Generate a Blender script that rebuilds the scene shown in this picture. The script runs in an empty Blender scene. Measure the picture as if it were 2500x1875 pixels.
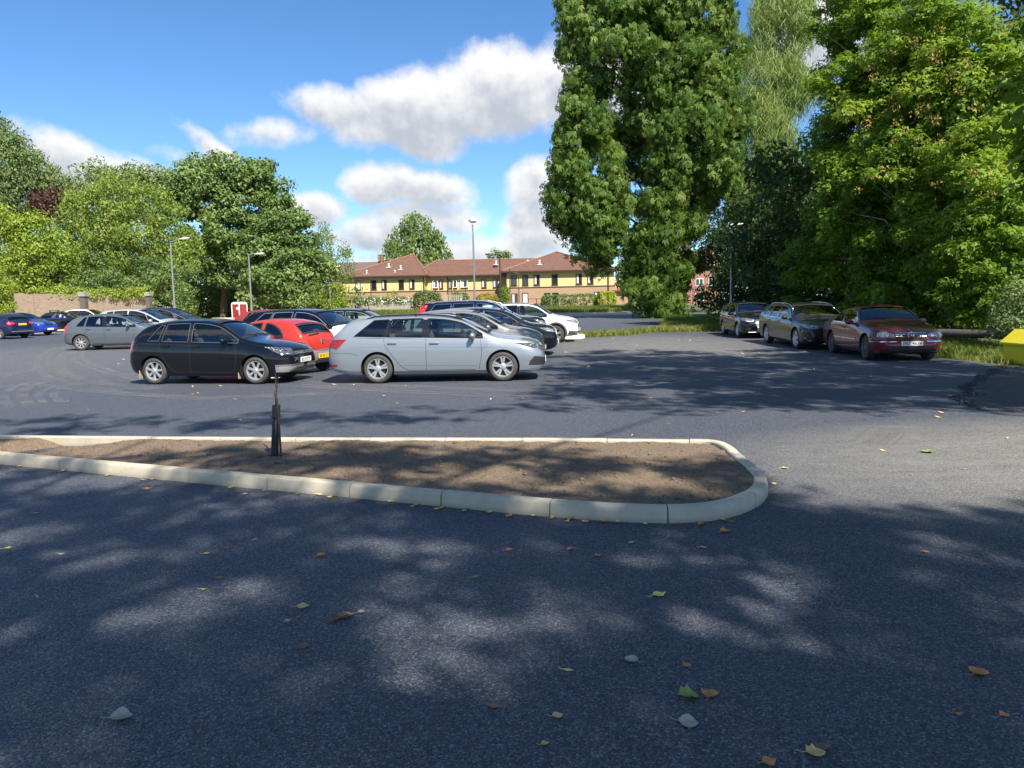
import bpy, bmesh, math, random
import numpy as np
from mathutils import Vector, Matrix
from mathutils.bvhtree import BVHTree

SC = bpy.context.scene
COL = SC.collection
R_ = math.radians

# ------------------------------------------------------------------ camera
FPX, CAMH = 1870.0, 1.65
TH, RO = math.atan(195.5 / 1870.0), 0.021
_F = Vector((0, math.cos(TH), -math.sin(TH)))
_R0 = Vector((1, 0, 0)); _U0 = Vector((0, math.sin(TH), math.cos(TH)))
_R = _R0 * math.cos(RO) - _U0 * math.sin(RO)
_U = _U0 * math.cos(RO) + _R0 * math.sin(RO)
CAM = Vector((0, 0, CAMH))
cd = bpy.data.cameras.new("camera"); cam = bpy.data.objects.new("camera", cd); COL.objects.link(cam)
m = Matrix.Identity(4)
for i in range(3):
    m[i][0] = _R[i]; m[i][1] = _U[i]; m[i][2] = -_F[i]; m[i][3] = CAM[i]
cam.matrix_world = m
cd.sensor_width = 36.0; cd.lens = 36.0 * FPX / 2500.0; cd.clip_start = 0.05; cd.clip_end = 4000
SC.camera = cam
SC.render.resolution_x = 1024; SC.render.resolution_y = 768

# ------------------------------------------------------------------ sun, sky
SUNV = Vector((0.45, -0.78, 1.0)).normalized()
SUN_EL = math.asin(SUNV.z); SUN_AZ = math.atan2(SUNV.x, SUNV.y)
sd = bpy.data.lights.new("sun", 'SUN'); sd.energy = 4.8; sd.angle = R_(0.53); sd.color = (1.0, 0.93, 0.82)
so = bpy.data.objects.new("sun", sd); COL.objects.link(so)
so.rotation_euler = SUNV.to_track_quat('Z', 'Y').to_euler(); so.location = (0, 0, 60)

SC.view_settings.view_transform = 'Standard'; SC.view_settings.look = 'None'
SC.view_settings.exposure = 1.02; SC.view_settings.gamma = 1.0

def at(x, y, Y):
    """world point seen at photo pixel (x, y) (2212 px wide view) at forward distance Y"""
    x *= 1.1302; y *= 1.1302
    d = _F + _R * ((x - 1250) / FPX) + _U * ((937.5 - y) / FPX)
    return CAM + d * (Y / d.y)

SKY_STRENGTH = 0.10
def build_world():
    w = bpy.data.worlds.new("World"); SC.world = w; w.use_nodes = True
    nt = w.node_tree; nt.nodes.clear(); N = nt.nodes; L = nt.links
    out = N.new('ShaderNodeOutputWorld'); bg = N.new('ShaderNodeBackground')
    bg.inputs['Strength'].default_value = SKY_STRENGTH
    sky = N.new('ShaderNodeTexSky'); sky.sky_type = 'NISHITA'; sky.sun_disc = False
    sky.sun_elevation = SUN_EL; sky.sun_rotation = SUN_AZ
    sky.altitude = 1200; sky.air_density = 1.0; sky.dust_density = 0.0; sky.ozone_density = 2.5
    # --- cloud density group
    g = bpy.data.node_groups.new("cloud_density", 'ShaderNodeTree')
    g.interface.new_socket('Vec', in_out='INPUT', socket_type='NodeSocketVector')
    g.interface.new_socket('Density', in_out='OUTPUT', socket_type='NodeSocketFloat')
    g.interface.new_socket('Shade', in_out='OUTPUT', socket_type='NodeSocketFloat')
    gi = g.nodes.new('NodeGroupInput'); go = g.nodes.new('NodeGroupOutput'); GL = g.links
    def mth(nt_, op, a, b=None, c=None):
        n = nt_.nodes.new('ShaderNodeMath'); n.operation = op
        for i, v in enumerate((a, b, c)):
            if v is None: continue
            if isinstance(v, (int, float)): n.inputs[i].default_value = v
            else: nt_.links.new(v, n.inputs[i])
        return n.outputs[0]
    def vec(nt_, x, y, z=0.0):
        n = nt_.nodes.new('ShaderNodeCombineXYZ')
        for i, v in enumerate((x, y, z)):
            if isinstance(v, (int, float)): n.inputs[i].default_value = v
            else: nt_.links.new(v, n.inputs[i])
        return n.outputs[0]
    def noise(nt_, v, scale, detail=6, rough=0.55):
        n = nt_.nodes.new('ShaderNodeTexNoise'); n.inputs['Scale'].default_value = scale
        n.inputs['Detail'].default_value = detail; n.inputs['Roughness'].default_value = rough
        nt_.links.new(v, n.inputs['Vector']); return n
    P = gi.outputs[0]
    wn = noise(g, P, 7.0, 3, 0.5)
    sub = g.nodes.new('ShaderNodeVectorMath'); sub.operation = 'SUBTRACT'
    GL.new(wn.outputs['Color'], sub.inputs[0]); sub.inputs[1].default_value = (0.5, 0.5, 0.5)
    scl = g.nodes.new('ShaderNodeVectorMath'); scl.operation = 'SCALE'; scl.inputs['Scale'].default_value = 0.05
    GL.new(sub.outputs[0], scl.inputs[0])
    add = g.nodes.new('ShaderNodeVectorMath'); add.operation = 'ADD'
    GL.new(P, add.inputs[0]); GL.new(scl.outputs[0], add.inputs[1])
    sp = g.nodes.new('ShaderNodeSeparateXYZ'); GL.new(add.outputs[0], sp.inputs[0])
    A, E_ = sp.outputs[0], sp.outputs[1]
    acc = None; acc2 = None
    def vm(op, a_, b_=None):
        n = g.nodes.new('ShaderNodeVectorMath'); n.operation = op
        for i, v_ in enumerate((a_, b_)):
            if v_ is None: continue
            if isinstance(v_, tuple): n.inputs[i].default_value = v_
            else: GL.new(v_, n.inputs[i])
        return n
    # photo position (2212 px view), half sizes px, tilt deg, weight
    blobs = [(700, 215, 130, 55, 8, .9), (850, 215, 190, 85, -6, 1.1), (1030, 180, 220, 95, -8, 1.15), (1190, 150, 150, 105, -10, 1.1),
             (860, 280, 130, 50, 5, .9), (740, 250, 110, 60, 10, .9), (1330, 200, 160, 110, 0, 1.0),
             (550, 272, 95, 34, -8, .6), (410, 300, 70, 24, 40, .55), (335, 314, 55, 20, 18, .5), (1160, 60, 50, 40, -30, .5),
             (130, 318, 170, 58, 14, .95), (800, 378, 105, 48, 5, 1), (890, 400, 110, 55, 10, 1), (645, 428, 70, 40, 10, .9),
             (760, 480, 120, 46, 0, .95), (880, 455, 140, 50, 0, .9), (900, 540, 240, 55, 0, .85),
             (1120, 380, 75, 80, 0, .95), (1110, 480, 100, 70, -10, .9), (1030, 520, 140, 50, 0, .8), (1720, 60, 120, 90, 0, .9)]
    for (px, py, rx, ry, tilt, wt) in blobs:
        d = (at(px + 42, py + 24, 100) - CAM).normalized()
        a0 = math.atan2(d.x, d.y); e0 = math.asin(d.z)
        mp = g.nodes.new('ShaderNodeMapping'); mp.vector_type = 'TEXTURE'
        mp.inputs['Location'].default_value = (a0, e0, 0); mp.inputs['Rotation'].default_value = (0, 0, R_(-tilt))
        mp.inputs['Scale'].default_value = (rx * 1.1302 / FPX, ry * 1.1302 / FPX, 1)
        GL.new(add.outputs[0], mp.inputs['Vector'])
        for k_ in (0, 1):
            v_ = mp.outputs[0] if k_ == 0 else vm('ADD', mp.outputs[0], (0.06, 0.55, 0)).outputs[0]
            dt = vm('DOT_PRODUCT', v_, v_).outputs['Value']
            val = mth(g, 'MULTIPLY_ADD', dt, -wt, wt)
            if k_ == 0: acc = val if acc is None else mth(g, 'MAXIMUM', acc, val)
            else: acc2 = val if acc2 is None else mth(g, 'MAXIMUM', acc2, val)
    acc = mth(g, 'MAXIMUM', acc, -0.6); acc2 = mth(g, 'MAXIMUM', acc2, -0.6)
    gn = noise(g, P, 2.2, 2, 0.5)
    side = mth(g, 'SUBTRACT', mth(g, 'ABSOLUTE', A), 0.85)
    other = mth(g, 'MINIMUM', mth(g, 'MULTIPLY', mth(g, 'SUBTRACT', gn.outputs['Fac'], 0.54), 8.0), mth(g, 'MULTIPLY', side, 4.0))
    acc = mth(g, 'MAXIMUM', acc, other); acc2 = mth(g, 'MAXIMUM', acc2, other)
    n1 = noise(g, P, 12.0, 8, 0.62)
    n2 = noise(g, vm('ADD', P, (0.008, 0.016, 0)).outputs[0], 12.0, 4, 0.60)
    nz = mth(g, 'MULTIPLY', mth(g, 'SUBTRACT', n1.outputs['Fac'], 0.5), 2.3)
    GL.new(mth(g, 'ADD', acc, nz), go.inputs[0])
    GL.new(mth(g, 'ADD', mth(g, 'ADD', acc2, mth(g, 'MULTIPLY', mth(g, 'SUBTRACT', n2.outputs['Fac'], 0.5), 0.7)), mth(g, 'MULTIPLY', mth(g, 'SUBTRACT', n2.outputs['Fac'], n1.outputs['Fac']), 2.2)), go.inputs[1])
    # --- use it
    tc = N.new('ShaderNodeTexCoord'); s = N.new('ShaderNodeSeparateXYZ'); L.new(tc.outputs['Generated'], s.inputs[0])
    az = mth(nt, 'ARCTAN2', s.outputs[0], s.outputs[1]); el = mth(nt, 'ARCSINE', s.outputs[2])
    v0 = vec(nt, az, el)
    gn_ = N.new('ShaderNodeGroup'); gn_.node_tree = g; L.new(v0, gn_.inputs[0]); d0, d1 = gn_.outputs[0], gn_.outputs[1]
    ss = N.new('ShaderNodeMapRange'); ss.interpolation_type = 'SMOOTHSTEP'; L.new(d0, ss.inputs[0])
    ss.inputs[1].default_value = -0.08; ss.inputs[2].default_value = 0.72
    sh = N.new('ShaderNodeMapRange'); sh.interpolation_type = 'SMOOTHSTEP'
    L.new(d1, sh.inputs[0]); sh.inputs[1].default_value = -0.1; sh.inputs[2].default_value = 1.3
    cc = N.new('ShaderNodeMix'); cc.data_type = 'RGBA'; L.new(sh.outputs[0], cc.inputs[0])
    k = 1.0 / SKY_STRENGTH
    cc.inputs[6].default_value = (0.50 * k, 0.50 * k, 0.505 * k, 1); cc.inputs[7].default_value = (0.27 * k, 0.295 * k, 0.335 * k, 1)
    hs = N.new('ShaderNodeHueSaturation'); hs.inputs['Saturation'].default_value = 1.12; hs.inputs['Value'].default_value = 1.0
    L.new(sky.outputs[0], hs.inputs['Color'])
    tn = N.new('ShaderNodeMix'); tn.data_type = 'RGBA'; tn.blend_type = 'MULTIPLY'; tn.inputs[0].default_value = 1.0
    L.new(hs.outputs[0], tn.inputs[6]); tn.inputs[7].default_value = (0.66, 0.80, 0.90, 1)
    mx = N.new('ShaderNodeMix'); mx.data_type = 'RGBA'
    L.new(ss.outputs[0], mx.inputs[0]); L.new(tn.outputs[2], mx.inputs[6]); L.new(cc.outputs[2], mx.inputs[7])
    w.cycles.sampling_method = 'MANUAL'; w.cycles.sample_map_resolution = 512
    L.new(mx.outputs[2], bg.inputs['Color']); L.new(bg.outputs[0], out.inputs[0])
build_world()

# ------------------------------------------------------------------ material helpers
MATS = {}
def nmat(name):
    mt = bpy.data.materials.new(name); mt.use_nodes = True
    nt = mt.node_tree; b = nt.nodes['Principled BSDF']; return mt, nt, b
def _n(nt, t, **kw):
    n = nt.nodes.new(t)
    for k, v in kw.items():
        if k in n.inputs: n.inputs[k].default_value = v
        else: setattr(n, k, v)
    return n
def coords(nt, kind='Object'):
    return _n(nt, 'ShaderNodeTexCoord').outputs[kind]
def ramp(nt, fac, stops):
    r = nt.nodes.new('ShaderNodeValToRGB'); nt.links.new(fac, r.inputs[0])
    e = r.color_ramp.elements
    while len(e) < len(stops): e.new(0.5)
    for i, (p, c) in enumerate(stops):
        e[i].position = p; e[i].color = (*c, 1) if len(c) == 3 else c
    return r.outputs[0]
def tnoise(nt, vec, scale, detail=4, rough=0.5):
    n = _n(nt, 'ShaderNodeTexNoise'); n.inputs['Scale'].default_value = scale
    n.inputs['Detail'].default_value = detail; n.inputs['Roughness'].default_value = rough
    if vec is not None: nt.links.new(vec, n.inputs['Vector'])
    return n.outputs['Fac']
def mixc(nt, fac, a, b):
    n = nt.nodes.new('ShaderNodeMix'); n.data_type = 'RGBA'
    for i, v in ((0, fac), (6, a), (7, b)):
        if isinstance(v, (int, float)): n.inputs[i].default_value = v
        elif isinstance(v, tuple): n.inputs[i].default_value = (*v, 1) if len(v) == 3 else v
        else: nt.links.new(v, n.inputs[i])
    return n.outputs[2]
def mathn(nt, op, a, b=0.0, clamp=False):
    n = nt.nodes.new('ShaderNodeMath'); n.operation = op; n.use_clamp = clamp
    for i, v in enumerate((a, b)):
        if isinstance(v, (int, float)): n.inputs[i].default_value = v
        else: nt.links.new(v, n.inputs[i])
    return n.outputs[0]
def bump(nt, b, h, strength=0.3, dist=0.01):
    n = _n(nt, 'ShaderNodeBump'); n.inputs['Strength'].default_value = strength; n.inputs['Distance'].default_value = dist
    nt.links.new(h, n.inputs['Height']); nt.links.new(n.outputs[0], b.inputs['Normal']); return n

def simple(name, col, rough=0.6, metal=0.0, var=0.12, scale=8.0, bmp=0.0, spec=0.5, coat=0.0):
    if name in MATS: return MATS[name]
    mt, nt, b = nmat(name)
    f = tnoise(nt, coords(nt), scale, 5, 0.6)
    lo = tuple(c * (1 - var) for c in col); hi = tuple(min(1, c * (1 + var)) for c in col)
    nt.links.new(ramp(nt, f, [(0.3, lo), (0.7, hi)]), b.inputs['Base Color'])
    b.inputs['Roughness'].default_value = rough; b.inputs['Metallic'].default_value = metal
    b.inputs['Specular IOR Level'].default_value = spec; b.inputs['Coat Weight'].default_value = coat
    b.inputs['Coat Roughness'].default_value = 0.04
    if bmp: bump(nt, b, f, bmp, 0.02)
    MATS[name] = mt; return mt

def paint(name, col, metal=0.35, rough=0.35, dirt=0.10):
    if name in MATS: return MATS[name]
    mt, nt, b = nmat(name)
    oc = coords(nt)
    sp = _n(nt, 'ShaderNodeSeparateXYZ'); nt.links.new(oc, sp.inputs[0])
    low = mathn(nt, 'MULTIPLY', mathn(nt, 'SUBTRACT', 0.62, sp.outputs[2], True), 1.4, True)
    dn = mathn(nt, 'MULTIPLY', mathn(nt, 'ADD', mathn(nt, 'MULTIPLY', tnoise(nt, oc, 3.0, 6, 0.7), 0.6), low), dirt * 1.4, True)
    c = mixc(nt, dn, tuple(col), (0.22, 0.20, 0.17))
    nt.links.new(c, b.inputs['Base Color'])
    b.inputs['Metallic'].default_value = metal; b.inputs['Roughness'].default_value = rough
    b.inputs['Coat Weight'].default_value = 1.0; b.inputs['Specular IOR Level'].default_value = 0.15
    nt.links.new(mathn(nt, 'ADD', mathn(nt, 'MULTIPLY', dn, 0.5), 0.03), b.inputs['Coat Roughness'])
    MATS[name] = mt; return mt

def glassmat(name, tint=(0.80, 0.88, 0.84), refl=0.85):
    if name in MATS: return MATS[name]
    mt = bpy.data.materials.new(name); mt.use_nodes = True; nt = mt.node_tree; nt.nodes.clear()
    out = _n(nt, 'ShaderNodeOutputMaterial'); tr = _n(nt, 'ShaderNodeBsdfTransparent'); gl = _n(nt, 'ShaderNodeBsdfGlossy')
    tr.inputs[0].default_value = (*tint, 1); gl.inputs[0].default_value = (0.95, 0.97, 1, 1); gl.inputs['Roughness'].default_value = 0.01
    fr = _n(nt, 'ShaderNodeFresnel'); fr.inputs[0].default_value = 1.62
    dirt = mathn(nt, 'MULTIPLY', tnoise(nt, coords(nt), 2.5, 5, 0.6), 0.06)
    fac = mathn(nt, 'ADD', mathn(nt, 'MULTIPLY', fr.outputs[0], 1.35 * refl), dirt, True)
    mx = _n(nt, 'ShaderNodeMixShader'); nt.links.new(fac, mx.inputs[0]); nt.links.new(tr.outputs[0], mx.inputs[1]); nt.links.new(gl.outputs[0], mx.inputs[2])
    nt.links.new(mx.outputs[0], out.inputs[0]); MATS[name] = mt; return mt

# ------------------------------------------------------------------ object helpers
def tag(o, label=None, cat=None, group=None, kind=None):
    if label: o['label'] = label
    if cat: o['category'] = cat
    if group: o['group'] = group
    if kind: o['kind'] = kind
    return o
def empty(name, loc=(0, 0, 0), rz=0.0, label=None, cat=None, group=None):
    o = bpy.data.objects.new(name, None); COL.objects.link(o); o.location = loc; o.rotation_euler = (0, 0, rz)
    o.empty_display_size = 0.2
    return tag(o, label, cat, group)
def link(name, me, mat=None, parent=None):
    o = bpy.data.objects.new(name, me); COL.objects.link(o)
    if mat is not None:
        if isinstance(mat, (list, tuple)):
            for x in mat: me.materials.append(x)
        elif not me.materials: me.materials.append(mat)
    if parent is not None: o.parent = parent
    return o
def frombm(name, bm, mat=None, parent=None, smooth=None):
    me = bpy.data.meshes.new(name); bm.normal_update(); bm.to_mesh(me); bm.free()
    if smooth is not None:
        me.shade_smooth()
        if smooth < 180: me.set_sharp_from_angle(angle=R_(smooth))
    return link(name, me, mat, parent)
def copytree(o, parent=None):
    c = o.copy(); COL.objects.link(c)
    if parent is not None: c.parent = parent
    for ch in list(o.children): copytree(ch, c)
    return c

def box(bm, c, s, rz=0.0, bev=0.0, rx=0.0, ry=0.0):
    M = Matrix.Translation(Vector(c)) @ Matrix.Rotation(rz, 4, 'Z') @ Matrix.Rotation(ry, 4, 'Y') @ Matrix.Rotation(rx, 4, 'X') @ Matrix.Diagonal((*s, 1))
    r = bmesh.ops.create_cube(bm, size=1.0, matrix=M)
    if bev > 0:
        es = list({e for v in r['verts'] for e in v.link_edges})
        bmesh.ops.bevel(bm, geom=es, offset=bev, segments=2, affect='EDGES', profile=0.6)
def cyl(bm, p0, p1, r0, r1=None, n=12, caps=True):
    p0, p1 = Vector(p0), Vector(p1); r1 = r0 if r1 is None else r1
    d = p1 - p0; q = d.to_track_quat('Z', 'Y').to_matrix()
    a, b = [], []
    for i in range(n):
        t = 2 * math.pi * i / n; u = q @ Vector((math.cos(t), math.sin(t), 0))
        a.append(bm.verts.new(p0 + u * r0)); b.append(bm.verts.new(p1 + u * r1))
    for i in range(n):
        j = (i + 1) % n; bm.faces.new((a[i], a[j], b[j], b[i]))
    if caps: bm.faces.new(list(reversed(a))); bm.faces.new(b)
def tube(bm, pts, rads, n=8):
    pts = [Vector(p) for p in pts]; rings = []
    ref = Vector((0.13, 0.21, 0.97)).normalized()
    for i, p in enumerate(pts):
        d = (pts[min(i + 1, len(pts) - 1)] - pts[max(i - 1, 0)]).normalized()
        rr = ref if abs(d.dot(ref)) < 0.95 else Vector((1, 0, 0))
        u = d.cross(rr).normalized(); v = d.cross(u)
        r = rads[i] if isinstance(rads, (list, tuple)) else rads
        rings.append([bm.verts.new(p + (u * math.cos(2 * math.pi * k / n) + v * math.sin(2 * math.pi * k / n)) * r) for k in range(n)])
    for a, b in zip(rings, rings[1:]):
        for k in range(n):
            j = (k + 1) % n; bm.faces.new((a[k], a[j], b[j], b[k]))
    try: bm.faces.new(list(reversed(rings[0]))); bm.faces.new(rings[-1])
    except ValueError: pass
def lathe(bm, prof, n=24, M=None, close=False):
    rings = []
    for (r, z) in prof:
        ring = []
        for k in range(n):
            t = 2 * math.pi * k / n; v = Vector((r * math.cos(t), r * math.sin(t), z))
            ring.append(bm.verts.new(M @ v if M else v))
        rings.append(ring)
    if close: rings.append(rings[0])
    for a, b in zip(rings, rings[1:]):
        for k in range(n):
            j = (k + 1) % n; bm.faces.new((a[k], a[j], b[j], b[k]))
    if not close:
        for r, rev in ((rings[0], True), (rings[-1], False)):
            try: bm.faces.new(list(reversed(r)) if rev else r)
            except ValueError: pass
def prism(bm, poly, z0, z1, M=None):
    a = [bm.verts.new((M @ Vector((x, y, z0))) if M else (x, y, z0)) for x, y in poly]
    b = [bm.verts.new((M @ Vector((x, y, z1))) if M else (x, y, z1)) for x, y in poly]
    n = len(poly); bm.faces.new(list(reversed(a))); bm.faces.new(b)
    for i in range(n):
        j = (i + 1) % n; bm.faces.new((a[i], a[j], b[j], b[i]))
def ellipsoid(bm, c, r, seg=12, rings=8, M=None):
    MM = Matrix.Translation(Vector(c)) @ (M if M else Matrix.Identity(4)) @ Matrix.Diagonal((*r, 1))
    bmesh.ops.create_uvsphere(bm, u_segments=seg, v_segments=rings, radius=1.0, matrix=MM)

def fastmesh(name, co, face_verts, attr=None):
    """co (n,3); face_verts (m,k) ints, all faces with k corners; attr: per-vertex float 'v'"""
    me = bpy.data.meshes.new(name); n = len(co); mf, k = face_verts.shape
    me.vertices.add(n); me.vertices.foreach_set('co', np.ascontiguousarray(co, np.float32).ravel())
    me.loops.add(mf * k); me.loops.foreach_set('vertex_index', np.ascontiguousarray(face_verts, np.int32).ravel())
    me.polygons.add(mf); me.polygons.foreach_set('loop_start', np.arange(0, mf * k, k, dtype=np.int32))
    if attr is not None:
        a = me.attributes.new('v', 'FLOAT', 'POINT'); a.data.foreach_set('value', np.ascontiguousarray(attr, np.float32))
    me.update(calc_edges=True); me.validate(); return me

def text_mesh(txt, size, mat, parent, loc, rot, name='lettering', depth=0.002):
    cu = bpy.data.curves.new('txt', 'FONT'); cu.body = txt; cu.size = size; cu.align_x = 'CENTER'; cu.align_y = 'CENTER'
    cu.extrude = depth; cu.offset = size * 0.012; cu.space_character = 1.08
    o = bpy.data.objects.new('txt', cu); COL.objects.link(o)
    dg = bpy.context.evaluated_depsgraph_get(); me = bpy.data.meshes.new_from_object(o.evaluated_get(dg))
    bpy.data.objects.remove(o); bpy.data.curves.remove(cu)
    me.materials.clear()
    t = link(name, me, mat, parent); t.location = loc; t.rotation_euler = rot; return t

def tz(Y): return 0.0 if Y < 24 else (0.0125 * (Y - 24) if Y < 100 else 0.95)

def sheet(name, poly, dz, mat, step=None, extra=None):
    """flat ground sheet draped on the terrain (which only bends at Y=24 and Y=100)"""
    bm = bmesh.new(); vs = [bm.verts.new((x, y, 0)) for x, y in poly]; bm.faces.new(vs)
    cuts = [24, 100] + (extra or [])
    for c in cuts:
        bmesh.ops.bisect_plane(bm, geom=bm.verts[:] + bm.edges[:] + bm.faces[:], plane_co=(0, c, 0), plane_no=(0, 1, 0))
    for v in bm.verts: v.co.z = tz(v.co.y) + dz
    bmesh.ops.recalc_face_normals(bm, faces=bm.faces[:])
    for f in bm.faces:
        if f.normal.z < 0: f.normal_flip()
    return tag(frombm(name, bm, mat), kind='structure')
# ================================================================== CARS
def pchip(pts):
    xs = np.array([p[0] for p in pts], float); ys = np.array([p[1] for p in pts], float)
    h = np.diff(xs); d = np.diff(ys) / h; mm = np.zeros(len(xs))
    mm[0], mm[-1] = d[0], d[-1]
    for i in range(1, len(xs) - 1):
        if d[i - 1] * d[i] > 0:
            w1 = 2 * h[i] + h[i - 1]; w2 = h[i] + 2 * h[i - 1]
            mm[i] = (w1 + w2) / (w1 / d[i - 1] + w2 / d[i])
    def f(x):
        x = min(max(x, xs[0]), xs[-1]); i = int(min(max(np.searchsorted(xs, x) - 1, 0), len(xs) - 2))
        t = (x - xs[i]) / h[i]; t2 = t * t; t3 = t2 * t
        return float((2*t3-3*t2+1)*ys[i] + (t3-2*t2+t)*h[i]*mm[i] + (-2*t3+3*t2)*ys[i+1] + (t3-t2)*h[i]*mm[i+1])
    return f

M_TRIM = simple('black_plastic', (0.02, 0.02, 0.022), 0.55, 0, 0.2, 30)
M_GLOSSBLK = simple('gloss_black', (0.012, 0.012, 0.014), 0.12, 0, 0.1, 5, coat=0.6)
M_TYRE = simple('tyre_rubber', (0.052, 0.050, 0.046), 0.85, 0, 0.25, 12, 0.1)
M_TYRED = simple('tyre_rubber_dark', (0.03, 0.03, 0.032), 0.8, 0, 0.25, 12, 0.1)
M_RIM = simple('alloy_rim', (0.55, 0.55, 0.56), 0.32, 0.7, 0.08, 10)
M_RIMD = simple('grey_rim', (0.13, 0.13, 0.14), 0.4, 0.5, 0.08, 10)
M_DISC = simple('brake_disc', (0.05, 0.045, 0.04), 0.5, 0.6, 0.2, 20)
M_CHROME = simple('chrome', (0.75, 0.75, 0.77), 0.12, 1.0, 0.03, 5)
M_SATIN = simple('satin_silver', (0.50, 0.50, 0.51), 0.35, 0.8, 0.05, 5)
M_INT = simple('interior_trim', (0.03, 0.03, 0.034), 0.8, 0, 0.2, 6)
M_SEAT = simple('seat_cloth', (0.055, 0.055, 0.062), 0.9, 0, 0.3, 40)
M_BEIGE = simple('seat_beige', (0.32, 0.28, 0.21), 0.8, 0, 0.2, 20)
M_GLASS = glassmat('car_glass')
M_PRIV = glassmat('privacy_glass', (0.16, 0.17, 0.18))
M_PLW = simple('plate_white', (0.78, 0.78, 0.74), 0.4, 0, 0.03, 10)
M_PLY = simple('plate_yellow', (0.80, 0.52, 0.03), 0.4, 0, 0.03, 10)
M_PLT = simple('plate_ink', (0.01, 0.01, 0.012), 0.5, 0, 0.1, 10)
M_MUD = simple('mud_flap', (0.30, 0.26, 0.20), 0.8, 0, 0.2, 20)
M_PLGREY = simple('bumper_plastic', (0.20, 0.20, 0.195), 0.6, 0, 0.15, 9)
M_CLAD = simple('cladding', (0.055, 0.055, 0.058), 0.6, 0, 0.15, 9)
M_BLUEW = simple('blue_device', (0.1, 0.25, 0.7), 0.5, 0, 0.1, 9)

def lampmat(name, c1, c2, rough=0.1, metal=0.5, scale=60):
    mt, nt, b = nmat(name)
    vo = _n(nt, 'ShaderNodeTexVoronoi'); vo.inputs['Scale'].default_value = scale; nt.links.new(coords(nt), vo.inputs['Vector'])
    nt.links.new(ramp(nt, vo.outputs['Distance'], [(0.1, c1), (0.75, c2)]), b.inputs['Base Color'])
    b.inputs['Roughness'].default_value = rough; b.inputs['Metallic'].default_value = metal
    b.inputs['Coat Weight'].default_value = 1.0; b.inputs['Coat Roughness'].default_value = 0.02
    bump(nt, b, vo.outputs['Distance'], 0.5, 0.02)
    return mt
M_HEAD = lampmat('headlight_lens', (0.55, 0.56, 0.58), (0.12, 0.13, 0.14))
M_HEADD = lampmat('headlight_smoked', (0.30, 0.32, 0.35), (0.02, 0.02, 0.025))
M_TAIL = lampmat('tail_lens', (0.50, 0.015, 0.02), (0.14, 0.004, 0.006), 0.15, 0.0, 40)
M_TAILR = lampmat('tail_lens_bright', (0.75, 0.03, 0.03), (0.40, 0.01, 0.012), 0.15, 0.0, 40)
M_AMBER = lampmat('amber_lens', (0.85, 0.25, 0.02), (0.6, 0.12, 0.01), 0.15, 0.0, 40)
M_MESH = lampmat('grille_mesh', (0.12, 0.12, 0.12), (0.008, 0.008, 0.009), 0.5, 0.0, 60)

def tyre_bm(R, w, rr):
    bm = bmesh.new(); hw = w / 2
    prof = [(rr, -hw * .85), (rr + .02, -hw * .98), ((R + rr) / 2, -hw * 1.04), (R - .025, -hw * .93), (R - .006, -hw * .72), (R, -hw * .4),
            (R, hw * .4), (R - .006, hw * .72), (R - .025, hw * .93), ((R + rr) / 2, hw * 1.04), (rr + .02, hw * .98), (rr, hw * .85)]
    lathe(bm, prof, 44, Matrix.Rotation(R_(90), 4, 'X'), close=True); bmesh.ops.recalc_face_normals(bm, faces=bm.faces[:]); return bm
def rim_bm(rr, w, style, n):
    """outer face looks towards +Y (outboard)"""
    bm = bmesh.new(); hw = w / 2; MX = Matrix.Rotation(R_(-90), 4, 'X')
    lathe(bm, [(rr + .004, -hw * .85), (rr - .02, -hw * .7), (rr - .03, hw * .3), (rr - .012, hw * .78), (rr - .004, hw * .92), (rr + .006, hw * .92), (rr + .006, hw * .80)], 44, MX)
    # remove caps: lathe adds caps at both ends; delete big n-gons
    bmesh.ops.delete(bm, geom=[f for f in bm.faces if len(f.verts) > 8], context='FACES')
    yo = hw * .80; r_in, r_out = .045, rr - .010
    def spoke(a, w0, w1, y0, y1, d=.022, ri=r_in, ro=r_out):
        c, s = math.cos(a), math.sin(a); rad = Vector((c, 0, s)); tan = Vector((-s, 0, c)); out = Vector((0, 1, 0))
        q = []
        for (r, ww, yy) in ((ri, w0, y0), (ro, w1, y1)):
            q.append([rad * r + tan * ww * .5 + out * (yy - d), rad * r - tan * ww * .5 + out * (yy - d),
                      rad * r - tan * ww * .36 + out * yy, rad * r + tan * ww * .36 + out * yy])
        a0 = [bm.verts.new(p) for p in q[0]]; b0 = [bm.verts.new(p) for p in q[1]]
        for i in range(4):
            j = (i + 1) % 4; bm.faces.new((a0[i], a0[j], b0[j], b0[i]))
        bm.faces.new(a0); bm.faces.new(list(reversed(b0)))
    if style == 'single':
        for k in range(n): spoke(2 * math.pi * k / n + .3, .05, .062, yo, yo + .008)
    elif style == 'split':
        for k in range(n):
            a = 2 * math.pi * k / n + math.pi / 2
            for sgn in (-1, 1):
                spoke(a + sgn * .17, .04, .052, yo, yo + .008)
    elif style == 'turbine':
        for k in range(n):
            a = 2 * math.pi * k / n + math.pi / 2; spoke(a, .085, .125, yo, yo + .01)
    elif style == 'multi':
        for k in range(n): spoke(2 * math.pi * k / n, .018, .026, yo, yo + .006)
        lathe(bm, [(rr * .62, yo - .01), (rr * .62, yo + .008), (rr * .54, yo + .010), (rr * .54, yo - .01)], 36, MX, close=True)
    lathe(bm, [(.075, yo - .03), (.072, yo + .002), (.045, yo + .010), (.04, yo + .016), (.001, yo + .018)], 24, MX)
    for k in range(5):
        a = 2 * math.pi * k / 5; p = Vector((math.cos(a) * .056, 0, math.sin(a) * .056))
        cyl(bm, p + Vector((0, yo, 0)), p + Vector((0, yo + .012, 0)), .009, n=6)
    bmesh.ops.recalc_face_normals(bm, faces=bm.faces[:]); return bm

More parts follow.
